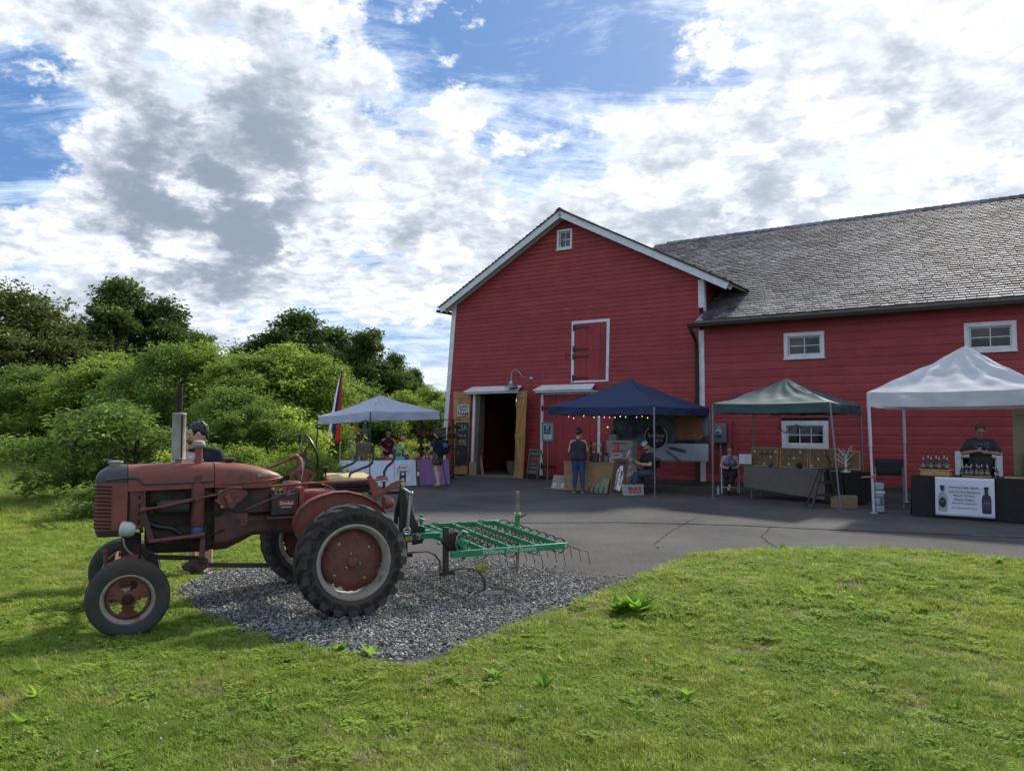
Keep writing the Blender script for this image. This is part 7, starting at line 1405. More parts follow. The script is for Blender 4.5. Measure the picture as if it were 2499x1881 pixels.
# lollipop-like craft sign: pink disc on a slanted stick, and odds and ends
t = thing('craft_mallet', 'pink-headed wooden craft stick leaning on the table end', 'craft stick', on1(.98, .3)); a_, b2 = on1(1.02, .2) + ZV * .02, on1(.86, .35) + ZV * .60; q = MB(); q.tube([a_, b2], .016, 8); q.build('stick', m_wood, t); q = MB(); q.cyl(b2 + Vector((-.06, 0, .04)), b2 + Vector((.08, .0, .02)), .075, 14); q.build('head', m_pink, t)
for k, (s, d, w, hh, m, lb) in enumerate([(.90, .3, .16, .08, m_blue, 'small blue toy car right of the teal tank'), (.93, .55, .22, .16, mat('slate_plush', (.10, .11, .16), .9), 'slate blue soft toy behind the toy car'), (.97, .2, .08, .12, m_yel, 'yellow cup at the right end of the white table'), (.70, .5, .12, .16, m_wht, 'white mug behind the red tray'), (.57, .55, .1, .2, m_grn, 'green carton behind the brown box')]): simple('trinket', lb, 'toy', MB().box(on1(s, d) + ZV * hh / 2, (w, .10, hh), R1), m, GI, bevel=min(w, hh) * .3)
R2 = rotz(ex2)
for k, (s, d, w, hh, m, lb) in enumerate([(.1, .3, .07, .10, m_redp, 'red cup at the left end of the purple table'), (.25, .4, .12, .06, m_pink, 'pink box on the purple table'), (.42, .3, .08, .09, m_redp, 'round red tin on the purple table'), (.6, .35, .14, .05, m_wht, 'white dish on the purple table'), (.15, .7, .2, .18, m_tan, 'tan basket at the back of the purple table'), (.5, .7, .1, .2, m_blue, 'blue bottle at the back of the purple table')]): simple('trinket', lb, 'toy', MB().box(on2(s, d) + ZV * hh / 2, (w, .09, hh), R2), m, 'goods on the purple table', bevel=min(w, hh) * .3)
simple('storage_box', 'pale storage tote on the ground between the two table cloths', 'box', MB().box((-2.62, 23.75, .14), (.36, .3, .27), R2), mat('tote_grey', (.40, .40, .42), .6), bevel=.02)
# feather flag
fg = thing('feather_flag', 'tall feather flag in navy, white and red behind the left tent', 'flag', (at(829, 1150, 28).x, 28, 0)); fx = fg.location.x; b_ = MB(); b_.tube([(fx, 28, 0), (fx, 28, 1.2)], .016, 8); b_.build('pole', mat('flag_pole', (.45, .50, .46), .5), fg); b_ = MB(); b_.tube([(fx, 28, 1.2), (fx - .0, 28, 2.4), (fx + .02, 28, 3.82)], [.016, .012, .006], 8); b_.build('pole_top', m_black, fg)
def strp(name, s0, s1, m, zlo=1.22):
    def fn(u, v):
        z = zlo + (3.78 - zlo) * v; w = .52 * (1 - v) ** .8 + .03; lo_ = z - (.16 * (s0 + (s1 - s0) * u)) * (1 - v); x = fx + .02 - w * (s0 + (s1 - s0) * u) + .04 * v; return (x, 28 + .06 * math.sin(z * 3 + u * 2) * (1 - v) + .10 * (s0 + (s1 - s0) * u), lo_ + .06 * (1 - u) * (s0 > .5))
    b_ = MB(); b_.grid(fn, 6, 26); b_.build(name, m, fg, smooth=70, fix=False, solid=.004)
strp('red_band', 0, .34, fabric('flag_red', (.62, .09, .05), .5)); strp('navy_band', .34, .68, fabric('flag_navy', (.05, .06, .20), .4), 1.42); strp('white_band', .68, 1.0, fabric('flag_white', (.75, .76, .82), .5), 1.22)
# plant rack with rows of potted seedlings
m_rack = mat('rusty_brown_rack', (.07, .03, .022), .75, col2=(.045, .02, .015), nscale=5); rk = thing('plant_rack', 'brown wheeled plant rack beside the barn corner', 'rack', (-2.55, 26.8, 0)); rx0, rx1, ry = -3.25, -1.72, 26.9
for x in (rx0 + .18, rx1 - .28):
    for dy in (-.22, .22): MB().box((x, ry + dy, 1.05), (.05, .05, 1.86)).build('post', m_rack, rk)
    for dy in (-.25, .25): b_ = MB(); b_.cyl((x - .02, ry + dy, .095), (x + .02, ry + dy, .095), .09, 16); b_.build('wheel', m_black, rk)
    b_ = MB(); b_.beam((x - .0, ry - .22, .2), (x - .3, ry - .22, .55), .03, .03); b_.build('brace', m_rack, rk)
SH = [(.42, .0), (.80, .0), (1.18, .06), (1.48, .0), (1.97, .0)]
for i, (z, dx) in enumerate(SH):
    for dy in (-.24, -.08, .08, .24): MB().box(((rx0 + rx1) / 2 + dx, ry + dy, z), (rx1 - rx0 - .1 * (i % 2), .10, .022)).build('shelf_slat', m_rack, rk)
m_pot = mat('terracotta_pot', (.30, .06, .03), .8, col2=(.24, .05, .025), nscale=6); potm = MB(); potm.lathe([(.0, 0), (.038, 0), (.052, .085), (.058, .085), (.058, .10), (.048, .10), (.046, .08)], 12); pot_me = potm.mesh('pot', m_pot)
def sprig(seed, n, ln, m): 
    rg = np.random.default_rng(seed); a = rg.uniform(0, 6.283, n); e = rg.uniform(.5, 1.4, n); D = np.stack([np.cos(a) * np.cos(e), np.sin(a) * np.cos(e), np.sin(e)], 1); Nn = np.stack([-np.cos(a) * np.sin(e), -np.sin(a) * np.sin(e), np.cos(e)], 1); P_ = np.stack([rg.normal(0, .02, n), rg.normal(0, .02, n), .09 + rg.random(n) * ln * .6], 1); return leaf_cards(P_, Nn, D, rg.uniform(.5, 1.0, n) * ln, rg.uniform(.3, .5, n) * ln * .6, m)
sp_me = [sprig(k, 26, .13 + .03 * k, [m_f_dark, m_f_mid, m_f_bright][k % 3]) for k in range(4)]; shn = {.80: 'second', 1.18: 'third', 1.48: 'fourth'}
for z in (.80, 1.18, 1.48):
    for k in range(10):
        x = rx0 + .12 + k * .145; o = thing('potted_plant', f'{"seedling" if z != 1.18 else "leafy herb"} in red pot, {ORD[k]} from left on {shn[z]} rack shelf', 'potted plant', (x, ry - .18 + .02 * (k % 2), z + .012), k * 1.3, 'potted seedlings on the plant rack', local=True); link('pot', pot_me, o); link('foliage', sp_me[(k + int(z * 10)) % 4], o)
b_ = MB(); b_.tube([(-1.86, 22.9, .005), (-1.98, 22.95, .62), (-2.02, 23.0, .9)], .014, 8); b_.tube([(-2.2, 23.3, .005), (-2.04, 23.0, .88)], .014, 8); simple('black_stand', 'thin black folding stand beside the backpack customer', 'stand', b_, m_black)

# ------------------------------------------------------------------ signs at the barn doors
c = fL(.57, .785, .05); exL = (fL(1, .5) - fL(0, .5)).normalized(); ezL = (fL(.5, 1) - fL(.5, 0)).normalized(); wL = (fL(1, .5) - fL(0, .5)).length
t, P, _n = slab('farm_sign', 'white sign reading CROPSEY COMMUNITY FARM on the open pine door', 'sign', fL(.58, .775, .062), exL, ezL, wL * .74, .42, .008, m_wht); m_letr = mat('sign_dark_red', (.16, .012, .02), .6); m_letn = mat('sign_navy', (.03, .028, .07), .6)
text('CROPSEY', .115, P(0, .135, .003), exL, ezL, m_letn, t, width=wL * .68, bold=.03); text('COMMUNITY', .085, P(0, .02, .003), exL, ezL, m_letn, t, width=wL * .68, bold=.02); text('FARM', .155, P(0, -.12, .003), exL, ezL, m_letr, t, width=wL * .66, bold=.03)
m_cb = mat('chalkboard', (.018, .022, .022), .7, col2=(.035, .04, .04), nscale=4); zc = fL(.55, .38, .055)
t, P, _n = slab('chalkboard', 'tall chalkboard reading CSA PICK-UP HERE on the pine door', 'sign', fL(.55, .37, .058), exL, ezL, wL * .78, 1.52, .010, m_cb); m_ch1 = mat('chalk_teal', (.10, .42, .33), .8); m_ch2 = mat('chalk_pale', (.45, .42, .44), .8); m_ch3 = mat('chalk_tan', (.50, .40, .24), .8); m_ch4 = mat('chalk_red', (.50, .07, .12), .8)
text('CSA', .22, P(0, .58, .003), exL, ezL, m_ch1, t, width=wL * .62); text('PICK-UP', .09, P(0, .29, .003), exL, ezL, m_ch2, t, width=wL * .52); text('HERE', .19, P(0, .06, .003), exL, ezL, m_ch3, t, width=wL * .58)
# A-frame chalkboard
A0, A1 = gp(1281, 1171), gp(1313, 1174); ex, ez, nn = frame2(A0, A1); up = (ZV - nn * .16).normalized(); w = (A1 - A0).length + .12; t, P, _n = slab('sandwich_board', 'leaning A-frame chalkboard reading welcome CROPSEY FARM', 'sign', A0.lerp(A1, .5) + up * .62, ex, up, .60, .80, .012, m_cb, .05, m_jamb)
mb = MB()
for s in (-1, 1): mb.beam(P(.275 * s, -.40, -.006), P(.275 * s, -.62, -.006), .05, .02)
mb.build('front_leg', m_jamb, t); mb = MB()
for s in (-1, 1): q_ = P(.275 * s, -.60, -.006); mb.beam(P(.275 * s, .38, -.03), Vector((q_.x, q_.y, .01)) - nn * .42, .04, .02)
mb.build('rear_leg', m_jamb, t)
text('welcome', .085, P(-.02, .27, .002), ex, up, m_ch1, t, width=.38, shear=.2); text('CROPSEY', .11, P(0, .08, .002), ex, up, m_ch4, t, width=.42); text('FARM', .11, P(0, -.07, .002), ex, up, m_ch4, t, width=.32); text('~', .03, P(0, -.32, .002), ex, up, m_ch2, t, width=.42)
for k in range(6): mb = MB(); mb.ball(P(-.17 + k * .07, -.21 + .012 * (k % 2), .003), (.024, .006, .02), 8, 6); mb.build('chalk_flower', [m_ch4, m_ch1, m_ch3][k % 3], t)
# framed notice on a pole
g_ = gp(1337, 1191); t = thing('pole_sign', 'grey framed notice on a slim pole left of the navy tent', 'sign', g_); ex, ez, nn = frame2((0, 0, 0), (1, -.1, 0)); MB().cyl(g_ + ZV * .0, g_ + ZV * 1.40, .014, 8).build('pole', m_legg, t); b_ = MB(); b_.lathe([(.0, .02), (.02, .02), (.13, .006), (.13, 0)], 18, Matrix.Translation(g_)); b_.build('pole_base', m_legg, t)
c = g_ + ZV * 1.60; Pq = lambda x, z, k: c + ex * x + ZV * z + nn * k
def bx(x0, x1, z0, z1, k0, k1, m, n): b_ = MB(); b_.hexa([Pq(x0, z0, k0), Pq(x1, z0, k0), Pq(x1, z0, k1), Pq(x0, z0, k1), Pq(x0, z1, k0), Pq(x1, z1, k0), Pq(x1, z1, k1), Pq(x0, z1, k1)]); return b_.build(n, m, t, smooth=0)
m_gfr = mat('grey_green_frame', (.12, .145, .14), .7); m_aq = mat('aqua_paper', (.22, .38, .40), .8)
bx(-.14, .14, -.24, .24, 0, .012, m_aq, 'notice')
for q_ in ((-.17, -.14, -.27, .27), (.14, .17, -.27, .27), (-.14, .14, .24, .27), (-.14, .14, -.27, -.24)): bx(*q_, -.005, .03, m_gfr, 'frame')
bx(-.10, .08, -.07, .17, .0125, .016, m_ink, 'notice_panel'); bx(-.09, .10, -.20, -.09, .0125, .015, m_wht, 'notice_card'); mb = MB(); mb.lathe([(.05, 0), (.05, .003)], 16, Matrix.Translation(Pq(-.01, .11, .017)) @ nn.to_track_quat('Z', 'Y').to_matrix().to_4x4()); mb.build('notice_emblem', m_aq, t)
text('~', .026, Pq(-.01, .02, .018), ex, ZV, m_wht, t, width=.13); text('~', .022, Pq(-.01, -.025, .018), ex, ZV, m_wht, t, width=.13); text('~~', .06, Pq(0, -.145, .016), ex, ZV, m_ink, t, width=.13)
# basket and leaning boards in the doorway
b_ = MB(); c = W(-7.45, .04, -1.2); b_.lathe([(.0, 0), (.2, 0), (.25, .20), (.27, .46), (.25, .46), (.23, .2), (.18, .03)], 20, Matrix.Translation(c)); simple('bushel_basket', 'woven bushel basket standing inside the open doorway', 'basket', b_, mat('basket_slat', (.22, .15, .08), .85, col2=(.13, .09, .05), nscale=12, stretch=(1, 1, .3)))
b_ = MB(); b_.beam(W(-8.02, .05, -.08), W(-8.35 + .04, .95, -.26), .10, .02, -BB); simple('leaning_board', 'thin plank leaning on the left door jamb', 'board', b_, m_wood)
simple('door_block', 'pale board propped at the foot of the left door jamb', 'board', MB().box(W(-8.33, .27, .10), (.30, .03, .46), MR), mat('pale_board', (.34, .25, .17), .8))
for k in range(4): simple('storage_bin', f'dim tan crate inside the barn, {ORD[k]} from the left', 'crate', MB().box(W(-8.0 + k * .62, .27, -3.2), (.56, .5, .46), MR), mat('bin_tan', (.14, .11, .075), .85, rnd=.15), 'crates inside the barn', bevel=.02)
simple('white_canister', 'pale canister hung on the right jamb inside the doorway', 'canister', MB().cyl(W(-6.78, .72, -.45), W(-6.78, 1.05, -.45), .07, 14), mat('canister_pale', (.30, .34, .36), .5))

# ------------------------------------------------------------------ navy tent stall
m_ply = mat('plywood', (.36, .22, .10), .75, col2=(.29, .175, .08), nscale=3, stretch=(1, 1, 3), bump=.1, bscale=40); a_, b2 = Vector((1.42, 21.75, 0)), Vector((2.95, 20.75, 0)); ex, ez, nn = frame2(a_, b2); RB = rotz(ex)
tb = thing('plywood_counter', 'plywood fronted counter under the navy tent', 'counter', a_.lerp(b2, .5)); q = lambda s, d, z: a_.lerp(b2, s) - nn * d + ZV * z
mb = MB(); mb.hexa([q(0, .0, .02), q(1, 0, .02), q(1, .02, .02), q(0, .02, .02), q(0, 0, .76), q(1, 0, .76), q(1, .02, .76), q(0, .02, .76)]); mb.build('front_panel', m_ply, tb, smooth=0); mb = MB(); mb.hexa([q(-.01, -.02, .765), q(1.01, -.02, .765), q(1.01, .65, .765), q(-.01, .65, .765), q(-.01, -.02, .79), q(1.01, -.02, .79), q(1.01, .65, .79), q(-.01, .65, .79)]); mb.build('top', m_ply, tb, smooth=0, bevel=.003)
for s in (.02, .98): mb = MB(); mb.cyl(q(s, .6, .005), q(s, .6, .76), .02, 8); mb.build('leg', m_jamb, tb)
def hookboard(label, px0, px1, lean, m, hooks, words, m_txt):
    A, B_ = gp(*px0), gp(*px1); ex, ez, nn = frame2(A, B_); up = (ZV - nn * lean).normalized(); w = (B_ - A).length; h = .40; t = thing('hook_board', label, 'sign', A.lerp(B_, .5)); P = lambda x, z, k: A.lerp(B_, .5) + ex * x + up * z + nn * k
    for i in range(2): mb = MB(); z0, z1 = i * h / 2 + .003, (i + 1) * h / 2 - .002; mb.hexa([P(-w / 2, z0, -.02), P(w / 2, z0, -.02), P(w / 2, z0, 0), P(-w / 2, z0, 0), P(-w / 2, z1, -.02), P(w / 2, z1, -.02), P(w / 2, z1, 0), P(-w / 2, z1, 0)]); mb.build('board', m, t, smooth=0)
    text(words, .055, P(.0, h * .74, .002), ex, up, m_txt, t, width=w * .5)
    for k in range(len(hooks)):
        x = -w / 2 + w * hooks[k]; b_ = MB(); b_.tube([P(x, .15, .004), P(x, .15, .03), P(x + .005, .10, .035), P(x + .012, .06, .03), P(x + .012, .045, .055), P(x, .05, .075)], .009, 6); b_.ball(P(x + .012, .05, .03), .02, 8, 6); b_.build('hook', m_iron, t)
    return t, P, w
m_pine = mat('whitewashed_pine', (.36, .31, .25), .8, col2=(.29, .25, .2), nscale=4, rnd=.08); m_sage = mat('sage_board', (.24, .26, .20), .8, col2=(.2, .215, .165), nscale=4, rnd=.08); m_faint = mat('faint_print', (.15, .14, .12), .8)
t, P, w = hookboard('pale pine hook board with three white cards leaning left of the jeans customer', (1344, 1192), (1412, 1197), .35, m_pine, [], 'HARVEST KNOBS', m_faint)
for k in range(3): x = -w * .38 + k * w * .30; b_ = MB(); b_.hexa([P(x - .05, .05, .001), P(x + .05, .05, .001), P(x + .05, .05, .014), P(x - .05, .05, .014), P(x - .05, .17, .001), P(x + .05, .17, .001), P(x + .05, .17, .014), P(x - .05, .17, .014)]); o = b_.build('card', m_wht, t, smooth=0); b_ = MB(); b_.ball(P(x + .01, .11, .018), (.012, .012, .03), 8, 6); b_.build('knob', m_iron, t)
hookboard('sage green hook board with five black hooks leaning on the counter', (1421, 1199), (1481, 1204), .30, m_sage, [.08, .28, .47, .66, .85], 'HARVEST KNOBS', m_faint)
# dark brown Merry Christmas board
A, B_ = gp(1487, 1206), gp(1521, 1208); ex, ez, nn = frame2(A, B_); up = (ZV - nn * .17 + ex * .09).normalized(); exs = (ex).normalized(); t, P, _n = slab('christmas_sign', 'tall dark brown board lettered Merry Christmas sideways', 'sign', A.lerp(B_, .5) + up * .47, exs, up, .40, .93, .02, mat('walnut_board', (.09, .042, .024), .65, col2=(.065, .03, .018), nscale=4, stretch=(1, 1, .3)), .03, mat('walnut_edge', (.115, .055, .03), .65))
mb = MB(); rg = random.Random(4); pl = []
for k in range(30): a = k / 30 * 2 * math.pi; r_ = 1 + .10 * math.sin(5 * a + 1) + .06 * rg.uniform(-1, 1); pl.append(P(.01 + .105 * math.copysign(abs(math.cos(a)) ** .55, math.cos(a)) * r_, -.05 + .30 * math.copysign(abs(math.sin(a)) ** .6, math.sin(a)) * r_, .0015))
mb.add(pl, [tuple(range(30))]); mb.build('white_halo', m_wht, t, smooth=0)
text('Merry', .11, P(.055, -.04, .003), -up, exs, m_iron, t, width=.40, shear=.35, bold=.02); text('Christmas', .11, P(-.045, -.05, .003), -up, exs, m_iron, t, width=.52, shear=.35, bold=.02)
for z in (.36, -.40): b_ = MB(); b_.tube([P(-.12, z, .006), P(.12, z, .006)], .012, 6); b_.ball(P(.08, z, .012), .02, 8, 6); b_.build('hinge', m_iron, t)
# round barrel-head sign
c0 = gp(1546, 1206); ex, ez, nn = frame2(gp(1525, 1208), gp(1570, 1206)); up = (ZV - nn * .15).normalized(); cc = c0 - nn * .20 + ZV * .60; nm = ex.cross(up); nm = nm if nm.y < 0 else -nm; t = thing('round_sign', 'round pale wooden sign with white script lettering behind the BELIEVE crate', 'sign', c0 - nn * .15); Mr = Matrix.Translation(cc) @ nm.to_track_quat('Z', 'Y').to_matrix().to_4x4()
mb = MB(); mb.lathe([(.0, 0), (.355, 0), (.365, .006), (.365, .02), (.355, .026), (0, .026)], 40, Mr); mb.build('disc', mat('barrel_head', (.34, .255, .17), .7, col2=(.21, .22, .24), nscale=2.2, mixlo=.45, mixhi=.6, col3=(.27, .14, .05), n3=3), t)
m_wsc = mat('script_white', (.5, .53, .58), .7)
text('Merry', .13, cc + up * .10 + ex * .05 + nm * .03, ex + up * .25, up - ex * .25, m_wsc, t, width=.36, shear=.35, bold=.01); text('~', .13, cc - up * .08 + ex * .06 + nm * .03, ex + up * .25, up - ex * .25, m_wsc, t, width=.44, shear=.35, bold=.01)
mb = MB(); mb.box(cc + ex * .26 - up * .02 + nm * .035, (.055, .02, .15), rotz(ex)); mb.build('latch', m_ink, t)
# BELIEVE crate
A, B_ = gp(1524, 1209), gp(1571, 1208); ex, ez, nn = frame2(A, B_); w = (B_ - A).length; t = thing('slat_crate', 'white slatted crate with BELIEVE in red letters', 'crate', A.lerp(B_, .5)); q = lambda x, d, z: A.lerp(B_, .5) + ex * x - nn * d + ZV * z; m_crw = mat('whitewashed_crate', (.46, .43, .39), .8, col2=(.36, .33, .29), nscale=5, rnd=.08)
for k in range(3):
    z0, z1 = .005 + k * .088, .005 + k * .088 + .08
    for d in (0, .24): mb = MB(); mb.hexa([q(-w / 2, d, z0), q(w / 2, d, z0), q(w / 2, d + .015, z0), q(-w / 2, d + .015, z0), q(-w / 2, d, z1), q(w / 2, d, z1), q(w / 2, d + .015, z1), q(-w / 2, d + .015, z1)]); mb.build('slat', m_crw, t, smooth=0)
for s in (-1, 1): mb = MB(); x0, x1 = (s * (w / 2 - .012) - .01, s * (w / 2 - .012) + .01); mb.hexa([q(x0, .016, 0), q(x1, .016, 0), q(x1, .239, 0), q(x0, .239, 0), q(x0, .016, .275), q(x1, .016, .275), q(x1, .239, .275), q(x0, .239, .275)]); mb.build('end_panel', m_crw, t, smooth=0)
mb = MB(); mb.box(q(0, .12, .012), (w - .04, .2, .015), rotz(ex)); mb.build('bottom', m_crw, t); m_rl = mat('red_lettering', (.30, .025, .03), .7)
text('BELIEVE', .095, q(.02, -.003, .17), ex, ZV, m_rl, t, width=w * .66, bold=.03); text('~', .075, q(.02, -.003, .08), ex, ZV, m_rl, t, width=w * .62, bold=.01)
# goods on the plywood counter
ex, ez, nn = frame2(a_, b2); on = lambda s, d, z=0: a_.lerp(b2, s) - nn * d + ZV * (.795 + z); GC = 'goods on the plywood counter'; m_krf = mat('box_cream', (.40, .36, .29), .8, col2=(.34, .30, .24), nscale=4); m_lbl = mat('kraft_label', (.50, .45, .35), .8)
def carton(lab, c, w, d, h, m=m_krf, words=None, ex=ex, group=None):
    t = thing('carton', lab, 'box', c, 0, group); MB().box(c + ZV * h / 2, (w, d, h), rotz(ex)).build('box', m, t, bevel=.004); n = Vector((ex.y, -ex.x, 0))
    if words: text(words, min(.05, h * .32), c + ZV * h * .55 + n * (d / 2 + .003), ex, ZV, m_ink, t, width=w * .55)
    return t
carton('small cream sign block under the red cup', on(.80, .15), .30, .10, .13, m_krf, '~~', group=GC); carton('second cream sign block stacked on the first', on(.83, .17, .135), .33, .10, .12, m_krf, '~~', group=GC)
b_ = MB(); c = on(.82, .17, .257); b_.lathe([(.0, 0), (.055, 0), (.05, .06), (.06, .07), (.058, .13), (.045, .2), (.03, .21), (0, .21)], 16, Matrix.Translation(c)); simple('red_cup', 'bright red cup stack on the cream sign blocks', 'cup', b_, mat('bright_red', (.62, .02, .02), .4), GC)
for k, (s, r_, h, m, lb) in enumerate([(.66, .075, .17, mat('tin_grey', (.14, .13, .12), .6), 'grey tin pail in the middle of the counter'), (.48, .10, .24, mat('dark_pitcher', (.05, .045, .045), .6), 'dark pitcher right of the jeans customer')]): b_ = MB(); c = on(s, .15); b_.lathe([(0, 0), (r_, 0), (r_ * 1.1, h * .7), (r_, h), (r_ * .9, h), (r_ * .9, h * .2)], 18, Matrix.Translation(c)); simple('pail', lb, 'pail', b_, m, GC)
b_ = MB()
for k in range(5): c = on(.66, .15, .15); b_.tube([c, c + Vector((.06 * math.cos(k * 1.3), .05 * math.sin(k * 1.3), .10))], .012, 6)
simple('dark_sprigs', 'dark handles standing in the tin pail', 'utensils', b_, m_black, GC)
carton('thin cream sign block with a dark brush on it', on(.98, .08, .04), .36, .06, .07, m_krf, '~', group=GC); b_ = MB(); c = on(.99, .08, .115); b_.beam(c, c + Vector((.06, 0, .14)), .035, .02); b_.beam(c + Vector((.06, 0, .14)), c + Vector((.09, 0, .20)), .06, .03); simple('brush', 'white handled brush leaning on the thin sign block', 'brush', b_, m_wht, GC)
# tiered shelf with round ornaments, standing on the counter
t = thing('tier_shelf', 'small dark tiered shelf between customer and white door trim', 'shelf', on(.42, .45)); c = on(.42, .45)
for z in (.18, .42): MB().box(c + ZV * z, (.40, .14, .018), rotz(ex)).build('shelf_board', m_wood, t)
for s in (-1, 1): MB().box(c + ex * .19 * s + ZV * .27, (.018, .13, .54), rotz(ex)).build('side', m_jamb, t)
for k, (x, z, r_, m) in enumerate([(.13, .46, .035, m_wht), (.05, .22, .038, m_wht), (.12, .22, .036, m_wht), (-.06, .47, .05, m_tan), (-.08, .24, .055, m_tan)]): b_ = MB(); b_.ball(c + ex * x + ZV * (z + .0), r_, 12, 8); simple('ornament', ['white ball at the right of the upper tier', 'left white ball on the lower tier', 'right white ball on the lower tier', 'tan ball on the upper tier', 'tan ball on the lower tier'][k], 'ornament', b_, m, 'ornaments on the tiered shelf')
# stacked cartons behind the counter
sx = at(1518, 1100, 22.3); sx.z = 0; pb = thing('stock_table', 'low stock table behind the plywood counter carrying stacked cartons', 'table', sx); MB().box(sx + ZV * .72, (1.0, .5, .04), rotz(ex)).build('table_top', m_jamb, pb)
for i in (-1, 1):
    for j in (-1, 1): MB().box(sx + ex * .44 * i + nn * .2 * j + ZV * .35, (.05, .05, .70), rotz(ex)).build('leg', m_jamb, pb)
z = .742
for k, (w, h, wd, lb) in enumerate([(.78, .09, None, 'lowest flat grey carton of the stack'), (.76, .10, None, 'second flat grey carton of the stack'), (.74, .22, '~', 'lower printed carton of the stack'), (.80, .20, '~', 'upper printed carton of the stack')]): carton(lb + ' behind the counter', sx + ZV * z + ex * .01 * (k % 2), w, .36, h, mat('carton_grey', (.38, .355, .31), .85, rnd=.12), wd, ex, 'cartons stacked behind the counter'); z += h + .004
carton('little cream house-shaped box on top of the carton stack', sx + ZV * z - ex * .26, .22, .14, .15, m_krf, 'CO', ex, 'cartons stacked behind the counter'); b_ = MB(); c = sx + ZV * (z + .152) - ex * .26; b_.prism([c - ex * .11 + nn * .06, c + ex * .11 + nn * .06, c + ZV * .12 + nn * .06], -nn * .12); simple('toy_roof', 'black gable roof piece on the little house box', 'ornament', b_, m_black)
# painted backdrop hung between the rear legs
A, B_ = Vector((3.02, 23.72, 0)), Vector((5.46, 22.14, 0)); ex, ez, nn = frame2(A, B_); w = (B_ - A).length
def backdrop_mat():
    m = mat('painted_backdrop', (.13, .18, .20), .8, col2=(.035, .033, .033), nscale=1.7, mixlo=.42, mixhi=.58, col3=(.26, .11, .05), n3=1.1, bump=.05, bscale=20); return m
t = thing('backdrop_banner', 'painted banner with round lettered logo hung at the back of the navy tent', 'banner', A.lerp(B_, .5)); P = lambda x, z, k=0: A.lerp(B_, x / w) + ZV * z + nn * k
mb = MB(); mb.grid(lambda s, v: P(s * w, 1.27 + .93 * v, .015 * math.sin(s * 9 + v * 4)), 24, 10); mb.build('upper_cloth', backdrop_mat(), t, smooth=70, fix=False, solid=.004); mb = MB(); mb.grid(lambda s, v: P(w * .38 + s * w * .62, .76 + .50 * v, .01 + .02 * math.sin(s * 7 + v * 3)), 20, 8); mb.build('lower_cloth', mat('backdrop_grey', (.46, .51, .55), .75, col2=(.35, .39, .43), nscale=2, col3=(.52, .55, .57), n3=3), t, smooth=70, fix=False, solid=.004)
m_rustp = mat('backdrop_rust', (.30, .13, .065), .85, col2=(.19, .09, .05), nscale=3); mb = MB(); rg = random.Random(8); n_ = 22; mb.add([P(w * .80 + w * .155 * math.copysign(abs(math.cos(a)) ** .4, math.cos(a)) * rg.uniform(.93, 1.05), 1.70 + .34 * math.copysign(abs(math.sin(a)) ** .4, math.sin(a)) * rg.uniform(.92, 1.05), .028) for a in np.linspace(0, 2 * math.pi, n_, endpoint=False)], [tuple(range(n_))]); mb.build('rust_patch', m_rustp, t, smooth=0)
lc = (w * .47, 1.44); m_lg = mat('logo_pale', (.55, .52, .47), .8); mb = MB(); mb.tube([P(lc[0] + .34 * math.cos(a), lc[1] + .34 * math.sin(a), .034) for a in np.linspace(R(128), R(412), 44)], .016, 6); mb.build('logo_ring', m_lg, t)
mb = MB(); mb.lathe([(.0, 0), (.33, 0), (.33, .003)], 36, Matrix.Translation(P(lc[0], lc[1], .028)) @ nn.to_track_quat('Z', 'Y').to_matrix().to_4x4()); mb.build('logo_ground', mat('logo_dark', (.028, .026, .026), .85), t)
text('FarmHouse', .13, P(lc[0], lc[1] + .05, .036), ex, ZV, m_lg, t, width=.50, shear=.25, bold=.01); text('Signs', .12, P(lc[0] + .06, lc[1] - .09, .036), ex, ZV, m_lg, t, width=.30, shear=.25, bold=.01)
mb = MB()
for a0, a1 in (((-.10, .30), (-.02, .46)), ((-.02, .46), (.06, .34)), ((.02, .32), (.12, .44)), ((.12, .44), (.17, .30))): mb.beam(P(lc[0] + a0[0], lc[1] + a0[1], .036), P(lc[0] + a1[0], lc[1] + a1[1], .036), .006, .03, nn)
mb.build('logo_flame', m_lg, t); m_wh = mat('wheat_dark', (.03, .03, .035), .85); mb = MB()
for k in range(9):
    b0 = P(w * .60 + .055 * k, 1.14 - .012 * k, .045); mb.prism([b0, b0 + ex * .05 + ZV * .05, b0 + ex * .09 + ZV * .02], nn * .003); mb.prism([b0, b0 + ex * .05 - ZV * .05, b0 + ex * .09 - ZV * .02], nn * .003); b1 = P(w * .58 + .045 * k, 1.04 - .03 * k, .045); mb.prism([b1, b1 + ex * .06 + ZV * .02, b1 + ex * .05 - ZV * .02], nn * .003); mb.prism([b1, b1 - ex * .0 - ZV * .05, b1 + ex * .04 - ZV * .05], nn * .003)
mb.build('wheat_motif', m_wh, t, smooth=0)

